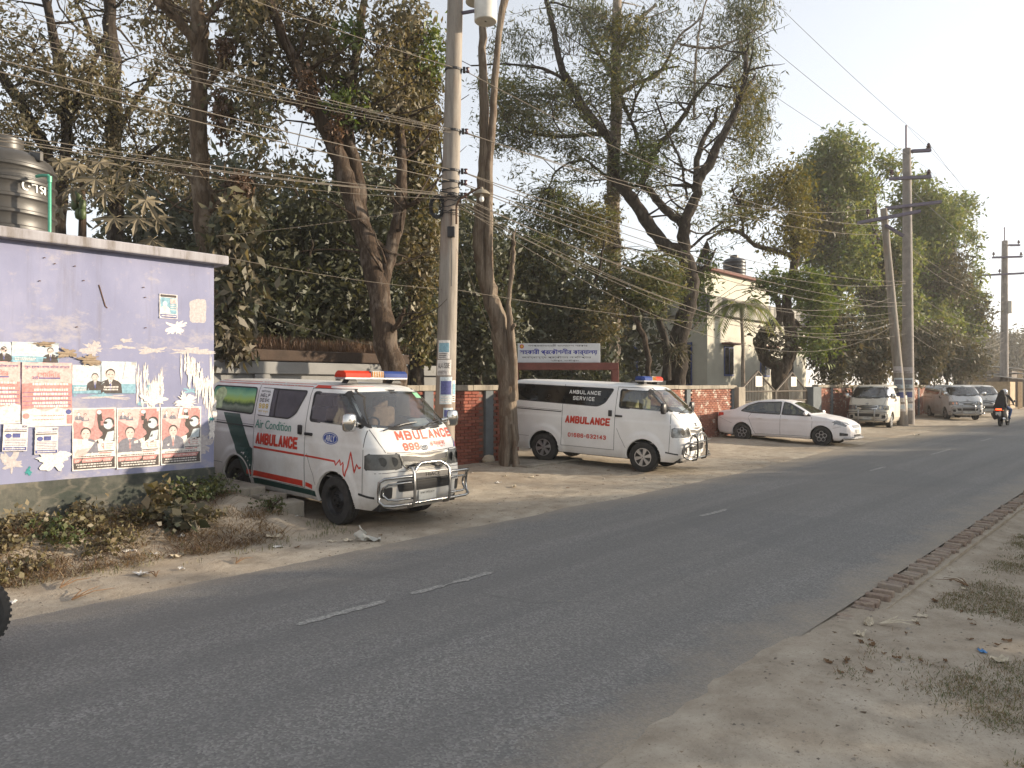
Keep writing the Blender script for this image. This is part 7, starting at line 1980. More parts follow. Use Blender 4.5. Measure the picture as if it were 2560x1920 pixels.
for lab, u_, d, blobs in (('dense dark tree far behind the straight trunk', 560, 30, [(520, 640, 190, 160, 520), (640, 500, 160, 120, 360), (420, 560, 160, 120, 320)]), ('dense dark tree far behind the leaning trunk', 850, 32, [(850, 650, 190, 200, 720), (760, 800, 160, 130, 420), (960, 820, 150, 130, 420)]),
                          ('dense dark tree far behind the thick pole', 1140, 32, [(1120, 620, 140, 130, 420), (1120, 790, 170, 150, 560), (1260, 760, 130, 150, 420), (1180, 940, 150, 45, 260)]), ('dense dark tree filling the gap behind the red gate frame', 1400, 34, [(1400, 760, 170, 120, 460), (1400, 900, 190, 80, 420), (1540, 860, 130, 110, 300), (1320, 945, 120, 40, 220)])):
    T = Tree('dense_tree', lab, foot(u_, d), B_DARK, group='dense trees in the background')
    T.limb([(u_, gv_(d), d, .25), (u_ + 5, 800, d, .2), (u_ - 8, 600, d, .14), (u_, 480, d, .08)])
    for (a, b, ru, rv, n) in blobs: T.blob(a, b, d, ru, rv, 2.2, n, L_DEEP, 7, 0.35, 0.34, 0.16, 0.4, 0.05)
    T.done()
# ---- bare dead trunk in front of the brick wall
T = Tree('dead_tree', 'bare twisted dead tree trunk forking high in front of the brick wall', foot(1272, 17.3), B_DEADW)
zb = gv_(17.3, -0.05)
T.limb([(1274, zb, 17.3, .27), (1272, 1120, 17.3, .235), (1270, 980, 17.3, .225), (1262, 900, 17.3, .215), (1245, 800, 17.3, .205), (1225, 740, 17.3, .195), (1207, 660, 17.3, .185), (1200, 600, 17.3, .175), (1203, 540, 17.3, .165), (1208, 480, 17.3, .15), (1212, 380, 17.3, .13), (1208, 200, 17.3, .10), (1206, 70, 17.3, .085), (1205, -60, 17.3, .08)], 0.012, 12)
T.limb([(1222, 740, 17.2, .12), (1222, 620, 17.15, .10), (1222, 520, 17.15, .095), (1224, 420, 17.2, .09), (1230, 330, 17.2, .085), (1238, 200, 17.2, .08), (1250, 60, 17.2, .075), (1262, 0, 17.2, .09), (1275, -60, 17.2, .07)], 0.01, 9)
T.limb([(1285, 1000, 17.2, .10), (1282, 900, 17.15, .10), (1276, 820, 17.1, .085), (1272, 760, 17.1, .055), (1280, 680, 17.1, .05), (1284, 620, 17.1, .04), (1283, 590, 17.1, .03), (1292, 570, 17.1, .012)], 0.008, 8)
T.limb([(1276, 830, 17.1, .05), (1284, 815, 17.0, .045), (1287, 812, 17.0, .05)], 0.004, 7).limb([(1197, 560, 17.3, .07), (1190, 530, 17.2, .05), (1186, 515, 17.2, .03)], 0.005, 7)
T.limb([(1262, zb + 8, 17.0, .09), (1266, 1120, 17.05, .08), (1264, 1040, 17.1, .06)], 0.006, 7).limb([(1290, zb + 6, 17.0, .09), (1288, 1130, 17.05, .07), (1282, 1060, 17.1, .05)], 0.006, 7)
T.done()

# ---- feathery rain-tree with the dark limbs
FE = dict(per=24, spread=(0.26, 0.26, 0.09), L=0.19, W=0.045, droop=0.25, twigs=0.35, flat=0.4, dens=0.38, gap=-0.06)
T = Tree('rain_tree', 'spreading rain tree with dark sinuous limbs and sparse feathery leaves', foot(1690, 29), B_DARK)
T.limb([(1688, gv_(29), 29, .48), (1693, 940, 29, .40), (1700, 836, 29, .36), (1720, 764, 29, .33), (1727, 706, 29, .32), (1710, 640, 29, .31), (1666, 615, 29, .27), (1625, 565, 29, .25), (1590, 512, 29, .24), (1556, 466, 29, .24), (1532, 434, 29, .22), (1536, 390, 29, .2), (1524, 347, 29, .2), (1501, 322, 29, .18), (1458, 266, 29, .16), (1426, 208, 29, .14), (1400, 162, 29, .13), (1380, 60, 29, .11), (1362, -20, 29, .09)], 0.02, 11)
T.limb([(1712, 640, 29, .24), (1709, 580, 28.8, .24), (1718, 540, 28.7, .22), (1741, 490, 28.6, .2), (1747, 451, 28.5, .19), (1776, 405, 28.4, .17), (1805, 341, 28.3, .15), (1834, 289, 28.2, .14), (1851, 246, 28.1, .12), (1860, 202, 28, .11), (1865, 150, 28, .09), (1862, 130, 28, .07)], 0.02, 10)
T.limb([(1852, 240, 28.1, .08), (1868, 215, 28, .07), (1885, 195, 28, .05), (1890, 180, 28, .02)], 0.01, 7)
T.limb([(1742, 470, 28.6, .14), (1744, 400, 28.9, .12), (1757, 353, 29, .1), (1785, 298, 29.2, .08), (1792, 270, 29.2, .05)], 0.02, 8)
T.limb([(1706, 560, 28.9, .17), (1666, 526, 29.2, .16), (1628, 480, 29.4, .14), (1606, 462, 29.4, .13), (1614, 434, 29.5, .12), (1640, 376, 29.6, .11), (1689, 318, 29.8, .1), (1718, 278, 30, .09), (1747, 231, 30, .08), (1805, 174, 30.2, .07), (1851, 133, 30.4, .05)], 0.02, 8)
T.limb([(1520, 332, 29, .08), (1458, 337, 28.8, .08), (1400, 342, 28.6, .07), (1347, 336, 28.4, .06), (1318, 327, 28.2, .05), (1290, 318, 28, .035), (1262, 300, 28, .03)], 0.02, 7)
T.limb([(1430, 216, 29, .07), (1380, 180, 29, .06), (1320, 165, 29, .05), (1260, 160, 29, .04), (1180, 165, 29, .03)], 0.02, 7).limb([(1500, 322, 29, .06), (1460, 300, 29.4, .05), (1420, 245, 29.6, .04), (1330, 235, 29.6, .03)], 0.02, 6)
T.limb([(1560, 470, 29, .07), (1500, 430, 28.6, .06), (1460, 400, 28.4, .05), (1400, 420, 28.2, .04), (1370, 470, 28, .025)], 0.02, 6).limb([(1620, 434, 29.5, .08), (1590, 330, 29.6, .08), (1570, 285, 29.6, .07), (1530, 180, 29.8, .06), (1490, 130, 30, .04)], 0.02, 7)
T.limb([(1576, 290, 29.6, .06), (1600, 220, 29.4, .06), (1640, 180, 29.2, .05), (1700, 165, 29, .04)], 0.02, 6).limb([(1700, 640, 29, .06), (1760, 590, 28.8, .05), (1800, 560, 28.6, .035)], 0.02, 6).limb([(1725, 690, 29, .07), (1770, 660, 28.5, .05), (1790, 620, 28.4, .03)], 0.02, 6)
T.limb([(1720, 500, 28.6, .05), (1700, 400, 28.4, .05), (1668, 330, 28.2, .04), (1640, 250, 28.2, .03)], 0.02, 6).limb([(1665, 950, 28.6, .2), (1668, 880, 28.6, .16), (1650, 800, 28.5, .13), (1658, 760, 28.4, .1), (1640, 700, 28.2, .07)], 0.02, 8)
T.sprout(90, 2.6, 0.05, 0.3, 3)
for a in ((1400, 300, 110, 110, 300, L_FEATH), (1300, 360, 90, 90, 220, L_FEATH), (1480, 200, 110, 110, 300, L_FEATH), (1330, 220, 110, 90, 260, L_FEATH), (1600, 250, 120, 120, 300, L_FEATH), (1720, 330, 120, 110, 260, L_FEATH), (1640, 400, 120, 90, 220, L_FEATH), (1480, 420, 110, 80, 220, L_FEATH), (1820, 300, 70, 110, 160, L_YEL), (1840, 420, 70, 90, 120, L_FEATH), (1590, 420, 50, 50, 110, L_LIME), (1250, 250, 60, 110, 200, L_FEATH), (1780, 500, 110, 80, 200, L_FEATH), (1560, 90, 60, 50, 70, L_YEL)):
    T.blob(a[0], a[1], 29, a[2], a[3], 2.0, a[4], a[5], **FE)
T.blob(1440, 600, 27.5, 130, 110, 1.6, 520, L_FEATH, **FE).blob(1560, 700, 27, 130, 90, 1.5, 560, L_FEATH, **FE).blob(1340, 520, 27, 100, 90, 1.5, 260, L_FEATH, **FE).blob(1640, 700, 27, 70, 70, 1.2, 260, L_FEATH, **FE).blob(1480, 560, 27, 60, 60, 1.0, 120, L_YEL, **FE)
T.blob(1350, 640, 26, 80, 70, 1.0, 200, L_FEATH, **FE).blob(1260, 640, 26, 60, 90, 1.0, 160, L_FEATH, **FE).blob(1530, 640, 26, 60, 80, 0.8, 160, L_VINE, **FE)
T.done()
fe = Tree('fern_clump', 'clump of pale strap ferns growing on the rain tree trunk', P(1696, 885, 28.4), B_DARK, 'fern')
fe.blob(1696, 880, 28.3, 30, 22, 0.35, 26, L_OLIVE, 6, 0.08, 0.42, 0.05, 0.5, 0); fe.done()
# ---- eucalyptus
EU = dict(per=24, spread=(0.20, 0.20, 0.24), L=0.22, W=0.040, droop=1.1, twigs=0.35, dens=0.34, gap=-0.06)
T = Tree('eucalyptus_tree', 'tall straight eucalyptus with pale trunk and drooping crown', foot(1520, 30.5), B_PALE)
T.limb([(1518, gv_(30.5), 30.5, .36), (1527, 922, 30.5, .33), (1535, 778, 30.5, .30), (1533, 460, 30.5, .27), (1540, 289, 30.5, .24), (1540, 100, 30.5, .2), (1548, -120, 30.5, .16)], 0.01, 12)
T.limb([(1548, 235, 30.5, .1), (1600, 205, 30.3, .09), (1640, 190, 30, .08), (1668, 150, 30, .06), (1700, 90, 30, .05), (1760, 40, 30, .04)]).limb([(1545, 130, 30.5, .09), (1590, 60, 30.4, .08), (1640, 10, 30.3, .06)]).limb([(1536, 200, 30.5, .08), (1490, 120, 30.6, .07), (1450, 40, 30.7, .05)]).limb([(1700, 110, 30, .05), (1780, 120, 30, .05), (1860, 90, 29.8, .04), (1910, 60, 29.6, .03)])
T.limb([(1735, 300, 30, .05), (1738, 160, 30, .05), (1750, 60, 30, .04), (1775, -20, 30, .03)])
T.sprout(40, 2.2, 0.04, 0.3, 5)
for v_ in (500, 570, 640, 710, 780): T.blob(1528, v_, 30.2, 26, 45, 0.5, 60, L_VINE, 8, 0.14, 0.16, 0.06, 1.0, 0.1)
for a in ((1640, 60, 120, 90, 320), (1760, 70, 110, 100, 340), (1870, 60, 70, 100, 260), (1880, 190, 55, 110, 190), (1440, 40, 110, 90, 280), (1350, 60, 90, 90, 200), (1530, 30, 90, 70, 200), (1760, 180, 80, 70, 150), (1880, 340, 40, 80, 90), (1640, -40, 260, 60, 260), (1240, 60, 70, 90, 150), (1280, 210, 60, 90, 120), (1900, 270, 30, 50, 40)):
    T.blob(a[0], a[1], 30, a[2], a[3], 1.8, a[4], L_EUC, **EU)
T.done()
# ---- small crooked trees by the gate post
T = Tree('crooked_tree', 'crooked thin stemmed tree leaning between signboard and rain tree', foot(1640, 26), B_BROWN)
T.limb([(1640, gv_(26), 26, .12), (1622, 920, 26, .11), (1615, 860, 26, .1), (1590, 800, 26, .1), (1572, 770, 26, .09), (1560, 740, 26, .07), (1550, 690, 25.8, .05)]).limb([(1572, 770, 26, .06), (1620, 780, 26, .06), (1650, 790, 26, .05), (1668, 740, 26, .04)]).limb([(1545, 790, 26, .05), (1560, 795, 26, .05), (1576, 775, 26, .05)])
T.blob(1570, 720, 26, 70, 50, 0.9, 160, L_FEATH, **FE).blob(1640, 740, 26, 50, 50, 0.8, 90, L_FEATH, **FE).blob(1720, 830, 27, 60, 60, 0.8, 80, L_FEATH, **FE).blob(1500, 800, 25, 40, 70, 0.7, 150, L_VINE, **FE)
T.done()
# ---- gate tree with fresh lime sprigs
T = Tree('gate_tree', 'knotty double trunked tree with fresh lime sprigs beside the iron gate', foot(1952, 34.2), B_BROWN)
T.limb([(1952, gv_(34.2), 34.2, .42), (1948, 930, 34.2, .36), (1912, 894, 34.1, .28), (1903, 850, 34, .26), (1926, 815, 34, .22), (1949, 795, 34, .18), (1940, 740, 34, .1)], 0.02, 10)
T.limb([(1952, 935, 34.2, .30), (1972, 894, 34.2, .29), (1980, 836, 34.2, .28), (1970, 795, 34.2, .26), (1968, 749, 34.2, .22), (1981, 691, 34.2, .2), (1988, 634, 34.2, .18), (1984, 580, 34.2, .13), (1975, 500, 34.2, .09), (1960, 440, 34.2, .06)], 0.02, 10)
T.limb([(1984, 640, 34.2, .12), (1932, 625, 34, .11), (1888, 613, 33.8, .1), (1854, 584, 33.6, .09), (1810, 576, 33.4, .07), (1770, 600, 33.2, .05)]).limb([(1860, 590, 33.6, .06), (1850, 520, 33.4, .05), (1830, 470, 33.2, .04)]).limb([(1985, 800, 34.2, .1), (2010, 820, 34, .09), (2030, 790, 33.8, .06)]).limb([(1965, 760, 34.2, .08), (1930, 740, 33.8, .06), (1905, 715, 33.6, .04)])
FR = dict(per=9, spread=0.2, L=0.24, W=0.09, droop=0.3, twigs=0.4, flat=0.4)
for a in ((2030, 720, 45, 40, 110), (1930, 710, 50, 32, 100), (2050, 770, 40, 45, 100), (1990, 700, 40, 30, 70), (2060, 860, 35, 40, 60), (1745, 725, 40, 50, 70), (1770, 670, 25, 50, 40), (2020, 850, 30, 50, 60), (1740, 780, 30, 25, 30)):
    T.blob(a[0], a[1], 33.6, a[2], a[3], 0.8, a[4], L_LIME, **FR)
for a in ((1900, 490, 70, 55, 200), (1970, 460, 60, 60, 200), (2000, 560, 45, 80, 170), (1850, 540, 60, 50, 110), (1960, 600, 60, 50, 100)):
    T.blob(a[0], a[1], 34, a[2], a[3], 1.2, a[4], L_YEL, 9, 0.24, 0.2, 0.07, 0.4, 0.5)
T.blob(1930, 850, 33.4, 45, 45, 0.6, 70, L_OLIVE, **FR)
for a in ((1900, 560, 80, 60, 120), (1830, 620, 70, 60, 90)): T.blob(a[0], a[1], 34, a[2], a[3], 1.2, a[4], L_FEATH, **FE)
T.done()
# ---- betel palm
T = Tree('betel_palm', 'small betel palm with arching dark fronds in front of the cream house', foot(1856, 31), B_PALE, 'palm')
T.limb([(1858, gv_(31), 31, .09), (1858, 900, 31, .08), (1855, 800, 31, .07), (1853, 760, 31, .06)], 0.005, 10)
cr = P(1853, 765, 31) - T.base
pv_ = []
for k in range(9):
    a = k * 2 * math.pi / 9 + 0.3; up = 0.9 if k % 3 else 1.7
    Ln = 1.7
    mid = [cr + Vector((math.cos(a) * Ln * t, math.sin(a) * Ln * t, up * t - (1.5 + up) * t * t * 0.85)) for t in [i / 12 for i in range(13)]]
    T.wood.tube(mid, [0.025 * (1 - i / 14) for i in range(13)], 5, False)
    for i in range(2, 13):
        d_ = (mid[i] - mid[i - 1]).normalized(); sd = d_.cross(Vector((0, 0, 1))).normalized()
        for s_ in (-1, 1):
            for sub in (0, 0.5):
                b_ = mid[i - 1].lerp(mid[i], sub); l_ = 0.55 * (1 - 0.6 * abs(i / 12 - 0.45))
                tip = b_ + (sd * s_ * 0.8 + d_ * 0.5 - Vector((0, 0, 0.45))).normalized() * l_
                wv = d_ * 0.028
                pv_ += [b_ - wv, (b_ + tip) / 2 - wv * 1.3 + Vector((0, 0, 0.03)), tip, (b_ + tip) / 2 + wv * 1.3 + Vector((0, 0, 0.03))]
v = np.array([tuple(p) for p in pv_]); T.leaf['f'] = [L_GREEN, [v]]
T.done()
# ---- big green trees along the wall
GR = dict(per=16, spread=0.27, L=0.28, W=0.11, droop=0.4, twigs=0.25, dens=0.60, gap=-0.14)
for lab, u_, d, limbs, blobs in (
    ('tallest green tree behind the far brick wall, crown with glossy top', 2090, 46, [[(2085, 700, .25), (2080, 550, .2), (2090, 420, .12)], [(2080, 600, .15), (2020, 500, .1), (1990, 440, .06)]], [(2090, 400, 65, 70, 300), (2030, 450, 60, 60, 220), (2110, 510, 80, 80, 380), (2040, 570, 70, 90, 360), (2100, 660, 90, 90, 440), (2060, 770, 80, 90, 380)]),
    ('rounded green tree standing right behind the leaning pole', 2190, 48, [[(2195, 760, .3), (2190, 600, .2), (2185, 480, .12)]], [(2150, 430, 55, 60, 240), (2200, 450, 60, 60, 260), (2190, 560, 80, 90, 460), (2160, 690, 80, 100, 440), (2220, 780, 80, 90, 380), (2230, 640, 60, 90, 320)]),
    ('light green bushy tree next to the upright pole', 2310, 52, [[(2300, 800, .3), (2305, 650, .2), (2320, 540, .12)], [(2300, 760, .2), (2330, 720, .15), (2300, 690, .1)]], [(2290, 500, 60, 60, 260), (2330, 560, 70, 70, 340), (2290, 640, 70, 90, 400), (2350, 690, 70, 90, 380), (2310, 800, 90, 80, 400)]),
    ('outermost green tree where the row meets the open sky', 2395, 56, [[(2390, 800, .3), (2385, 650, .2), (2380, 540, .1)]], [(2385, 530, 35, 45, 130), (2395, 620, 40, 60, 180), (2400, 720, 50, 80, 280), (2425, 790, 35, 60, 160), (2390, 840, 60, 70, 260)])):
    T = Tree('green_tree', lab, foot(u_, d), B_DARK, group='green trees behind the far wall')
    T.limb([(u_, gv_(d), d, .42), (u_ + 2, 850, d, .34)] + [(a, b, d, c_) for a, b, c_ in limbs[0]])
    for l_ in limbs[1:]: T.limb([(a, b, d, c_) for a, b, c_ in l_])
    for k, (a, b, ru, rv, n) in enumerate(blobs): T.blob(a, b, d, ru, rv, 2.2, n, L_GREEN if k % 3 else L_OLIVE if k == 3 else L_GREEN, **GR)
    T.blob(blobs[1][0], blobs[1][1] + 30, d - 1, 60, 60, 1, 60, L_LIME, **GR)
    T.done()
# ---- bushes hanging over the far wall
for lab, u_, d, blobs in (('dusty bush spilling over the wall beside the broad dark pillar', 2080, 37, [(2070, 880, 50, 50, 260), (2110, 840, 50, 50, 220), (2085, 930, 30, 50, 110)]), ('dusty bush hanging above the cream van', 2170, 40, [(2150, 890, 55, 55, 300), (2200, 860, 55, 60, 300), (2190, 930, 45, 30, 120)]),
                          ('dusty bush hanging over the wall behind the two poles', 2270, 44, [(2260, 880, 55, 60, 300), (2300, 900, 50, 55, 260), (2330, 850, 50, 50, 220)]), ('dusty bush reaching above the slantwise silver van', 2370, 50, [(2350, 910, 55, 45, 260), (2400, 890, 50, 55, 260), (2430, 910, 40, 40, 150)])):
    T = Tree('wall_bush', lab, foot(u_, d), B_BROWN, 'bush', 'dusty bushes over the far wall')
    T.limb([(u_, gv_(d), d, .1), (u_, 950, d, .08), (u_ + 8, 880, d, .05)]).limb([(u_, 960, d, .06), (u_ - 30, 900, d - .4, .04)])
    for (a, b, ru, rv, n) in blobs: T.blob(a, b, d - .6, ru, rv, 1.3, n, L_OLIVE, 8, 0.22, 0.24, 0.10, 0.8, 0.15)
    T.done()
# ---- hazy trees at the end of the road
for k, (u_, d, w_, h_) in enumerate(((2450, 120, 40, 60), (2490, 135, 35, 75), (2535, 125, 40, 70), (2585, 130, 50, 80), (2425, 150, 40, 70))):
    T = Tree('distant_tree', 'hazy grey tree far down the road beyond the stalls', foot(u_, d), B_DARK, group='hazy trees at the end of the road')
    T.limb([(u_, gv_(d), d, .3), (u_, 930, d, .22), (u_ + 3, 880, d, .1)])
    T.blob(u_, 925 - h_ * 0.6, d, w_, h_ * 0.75, 3, 330, L_OLIVE, 8, 0.7, 0.6, 0.28, 0.4, 0.1).blob(u_ + 8, 945, d, w_ * 1.2, 22, 3, 160, L_OLIVE, 8, 0.7, 0.6, 0.28, 0.4, 0)
    T.done()

# ---- papaya on the far side of the roof
pa = thing('papaya_plant', 'papaya plant with big dusty lobed leaves behind the roof tank', 'plant', foot(205, 13.4))
pb = Vector(pa.location)
obj('stem', MB().tube([P(205, gv_(13.4), 13.4) - pb, P(205, 640, 13.4) - pb, P(207, 520, 13.4) - pb, P(205, 450, 13.4) - pb], [0.09, 0.075, 0.06, 0.04], 10), B_BROWN, pa, smooth=50)
M['papaya_leaf'] = leaf_mat('papaya_leaf', [(0.15, 0.12, 0.075), (0.19, 0.155, 0.10), (0.11, 0.10, 0.055)], 0.25)
M['papaya_fruit'] = plain('papaya_fruit', (0.06, 0.09, 0.03), 0.5)
def lobed(sz, cup=0.25):
    mb = MB(); out = []
    lobes = 9
    for k in range(lobes):
        a = R(-150 + 300 * k / (lobes - 1)); ln = sz * (1.0 - 0.38 * abs(k - 4) / 4)
        for da, rr in ((-0.17, 0.42), (-0.14, 0.62), (-0.16, 0.72), (-0.05, 0.86), (0, 1.0), (0.05, 0.86), (0.16, 0.72), (0.14, 0.62), (0.17, 0.42)):
            out.append((ln * rr * math.cos(a + da), ln * rr * math.sin(a + da)))
    n = len(out)
    vs = [(0, 0, 0)] + [(x, y, -cup * (x * x + y * y) / sz + 0.05 * sz * math.sin(6 * math.atan2(y, x))) for x, y in out]
    mb.add(vs, [(0, 1 + i, 2 + i) for i in range(n - 1)])
    return mb
lm = [lobed(0.42, 0.35).mesh('leaf'), lobed(0.36, 0.5).mesh('leaf')]
top = P(206, 455, 13.4)
rng = random.Random(5)
for k, (u_, v_, d) in enumerate([(150, 405, 13.2), (195, 415, 13.0), (238, 448, 12.9), (262, 480, 12.8), (285, 545, 12.6), (325, 455, 13.0), (365, 500, 13.0), (180, 470, 13.0), (345, 545, 12.7), (300, 420, 13.3), (150, 520, 13.4), (395, 545, 13.2), (250, 405, 13.4), (380, 600, 12.8)]):
    q = P(u_, v_, d)
    nv = (Vector((0, 0, 0.75)) - FWD * 0.8 + RIGHT * rng.uniform(-0.4, 0.5) + Vector((rng.gauss(0, .15), rng.gauss(0, .15), 0))).normalized()
    tv_ = Vector((0, 0, -0.8)) + RIGHT * rng.uniform(-0.9, 0.9) - FWD * 0.3
    tv_ = (tv_ - nv * tv_.dot(nv)).normalized(); sv_ = nv.cross(tv_)
    o = obj('leaf', lm[k % 2], M['papaya_leaf'], pa, loc=q - pb, rot=Matrix((tv_, sv_, nv)).transposed().to_euler())
    if rng.random() < 0.9: obj('leaf_stalk', MB().tube([top - pb, (top + q) / 2 - pb + Vector((0, 0, 0.10)), q - pb], [0.014, 0.011, 0.008], 5), L_VINE, pa)
for k in range(6):
    q = P(186 + 10 * (k % 3), 490 + 22 * (k // 2), 13.3) - pb
    obj('fruit', MB().lathe([(0.01, -0.11), (0.05, -0.08), (0.065, 0), (0.05, 0.07), (0.01, 0.1)], 12, 'Z', q), M['papaya_fruit'], pa, smooth=60)

# ================================================================== weeds on the earth bank
rng = random.Random(31)
def blades(n, xr, yr, h, w, mat, name, test=None, lean=0.6, zoff=0.0):
    x = nrng.uniform(xr[0], xr[1], n); y = nrng.uniform(yr[0], yr[1], n)
    if test is not None:
        keep = np.array([test(a, b) for a, b in zip(x, y)]); x, y = x[keep], y[keep]
    z = np.array([ground_h(a, b, False) for a, b in zip(x, y)]) + zoff
    m_ = len(x); b_ = np.stack([x, y, z - 0.01], 1)
    a = nrng.uniform(0, 2 * np.pi, m_); hh = h * (0.4 + 0.9 * nrng.random(m_))
    tip = b_ + np.stack([np.cos(a) * hh * lean * nrng.random(m_), np.sin(a) * hh * lean * nrng.random(m_), hh], 1)
    sd = np.stack([-np.sin(a), np.cos(a), np.zeros(m_)], 1) * (w * 0.5)
    mid = (b_ + tip) / 2 + np.stack([np.zeros(m_), np.zeros(m_), hh * 0.12], 1)
    v = np.stack([b_ - sd * 0.6, mid + sd, tip, mid - sd], 1).reshape(-1, 3)
    o = obj(name, np_mesh(name, v, quads(len(v))), mat)
    return o
G_DRY = leaf_mat('dry_grass_blade', [(0.20, 0.13, 0.065), (0.28, 0.20, 0.11), (0.15, 0.10, 0.055)], 0.25)
G_GREEN = leaf_mat('green_grass_blade', [(0.09, 0.11, 0.035), (0.15, 0.145, 0.055), (0.22, 0.18, 0.085)], 0.3)
L_WEED = leaf_mat('weed_leaf', [(0.12, 0.10, 0.045), (0.17, 0.14, 0.07), (0.09, 0.09, 0.03), (0.22, 0.17, 0.10)], 0.3, dusty=0.4)
L_WEEDG = leaf_mat('green_weed_leaf', [(0.05, 0.075, 0.02), (0.08, 0.10, 0.03), (0.12, 0.12, 0.05)], 0.3)
def bank_noise(x, y): return mnoise.noise((x * 1.2, y * 1.2, 5.0))
tag(blades(16000, (-2.5, 5.3), (8.35, 10.1), 0.095, 0.010, G_DRY, 'dry_grass', lambda x, y: x < 5.4 - 0.4 * (y < 9) and bank_noise(x, y) > -0.15 - 0.3 * (x < 3.5), 4.0), 'matted dry grass covering the earth bank below the building', 'grass', kind='stuff')
tag(blades(2600, (0.5, 6.0), (8.0, 9.2), 0.07, 0.007, G_GREEN, 'short_grass', lambda x, y: mnoise.noise((x * 2.2, y * 2.2, 8.0)) > 0.12 and y < 8.6 + 0.15 * x), 'short sparse grass along the foot of the earth bank', 'grass', kind='stuff')
def weed(label, X, Y, hgt, rad, n, mat, L, W, name='leafy_weed', per=6):
    z = ground_h(X, Y, False)
    T = Tree(name, label, (X, Y, z), B_BROWN, 'weed', 'weeds on the earth bank')
    for k in range(5):
        a = rng.uniform(0, 6.28); r_ = rad * rng.uniform(0.3, 0.9)
        T.limb([(X, Y, z - 0.03, .009), (X + r_ * 0.5 * math.cos(a), Y + r_ * 0.5 * math.sin(a), z + hgt * 0.55, .007), (X + r_ * math.cos(a), Y + r_ * math.sin(a), z + hgt * rng.uniform(0.7, 1.0), .004)], 0.006, 5, True)
    d = X * _ca + Y * _sa
    T.blob(0, 0, d, rad / mpp(d), hgt * 0.5 / mpp(d), rad, n, mat, per, 0.05, L, W, 0.5, 0.4, world=(X, Y, z + hgt * 0.55))
    return T.done()
spots = [(0.2 + 0.31 * k_, 9.15 + 0.7 * ((k_ * 37) % 10) / 10, .24) for k_ in range(14)] + [(-0.4, 9.4, .28), (0.1, 9.0, .26), (1.2, 9.5, .30), (1.7, 9.9, .34), (2.1, 9.3, .26), (2.5, 9.85, .38), (0.6, 9.7, .3), (2.9, 9.5, .28), (3.2, 9.95, .36), (3.6, 9.5, .24), (1.5, 8.9, .28), (2.3, 8.8, .22), (3.0, 8.9, .20), (0.9, 9.0, .3), (2.7, 9.2, .25), (1.9, 8.65, .2)]
for i, (x, y, h) in enumerate(spots):
    weed('yellowed leafy weed on the earth bank below the poster wall', x, y, h * 0.55, 0.27, 44, L_WEED if i % 4 else L_WEEDG, 0.058, 0.036)
weed('tall dusty weed with withered top standing against the cracked plinth', 3.85, 9.35, 0.46, 0.15, 34, L_WEED, 0.12, 0.085)
weed('dark green leafy weed clump at the right end of the bank', 4.35, 9.7, 0.28, 0.30, 80, L_WEEDG, 0.06, 0.04)
weed('dark green creeping weed by the concrete blocks', 4.8, 9.95, 0.26, 0.28, 70, L_WEEDG, 0.05, 0.035)
weed('low green weed tuft on the sandy slope near the ambulance wheel', 5.2, 9.2, 0.20, 0.20, 40, L_WEEDG, 0.05, 0.03)
weed('drooping heart leaved weed at the foot of the tall dusty weed', 3.95, 9.15, 0.34, 0.24, 30, L_OLIVE, 0.11, 0.09)
tag(blades(7000, (-2.5, 4.6), (8.4, 9.9), 0.12, 0.007, L_DEAD, 'dry_creeper', lambda x, y: bank_noise(x * 1.7 + 3, y * 1.7) > -0.05, 3.5), 'tangle of withered brown creeper on the earth bank', 'creeper', kind='stuff')
def grit(n, xr, yr, test, name, label, s0, s1, mat, flat):
    x = nrng.uniform(*xr, n); y = nrng.uniform(*yr, n)
    keep = np.array([test(a, b) for a, b in zip(x, y)]); x, y = x[keep], y[keep]; m_ = len(x)
    z = np.array([ground_h(a, b) for a, b in zip(x, y)])
    sz = nrng.uniform(s0, s1, m_) ** 1.0; a = nrng.uniform(0, 6.28, m_)
    base = np.array([(1, 0, 0), (-0.5, 0.8, 0), (-0.6, -0.7, 0), (0.05, 0.0, 1.0)])
    V = []
    for b in base:
        r_ = nrng.uniform(0.7, 1.2, m_) * sz
        V.append(np.stack([x + r_ * (b[0] * np.cos(a) - b[1] * np.sin(a)), y + r_ * (b[0] * np.sin(a) + b[1] * np.cos(a)), z - 0.002 + r_ * b[2] * flat], 1))
    V = np.stack(V, 1).reshape(-1, 3)
    o_ = np.arange(m_)[:, None] * 4
    F = np.concatenate([o_ + np.array([[0, 1, 3]]), o_ + np.array([[1, 2, 3]]), o_ + np.array([[2, 0, 3]])])
    tag(obj(name, np_mesh(name, V, F), mat), label, 'grit', kind='stuff')
M['grit'] = leaf_mat('grit_stone', [(0.14, 0.115, 0.09), (0.30, 0.26, 0.21), (0.42, 0.37, 0.30)], 0.0)
M['debris'] = leaf_mat('trodden_debris', [(0.09, 0.06, 0.035), (0.18, 0.12, 0.07), (0.28, 0.22, 0.15)], 0.0)
side = lambda x, y: (y > road_far(x) - 0.05 or y < 2.2)
grit(9000, (0, 20), (0.0, 12.4), side, 'gravel', 'scattered grit and crumbs of stone on the dusty shoulders', 0.006, 0.020, M['grit'], 0.6)
grit(9000, (0, 20), (0.0, 12.4), lambda x, y: side(x, y) and mnoise.noise((x * 1.1, y * 1.1, 3)) > -0.1, 'leaf_litter', 'trodden leaf crumbs and straw on the dusty shoulders', 0.008, 0.030, M['debris'], 0.25)
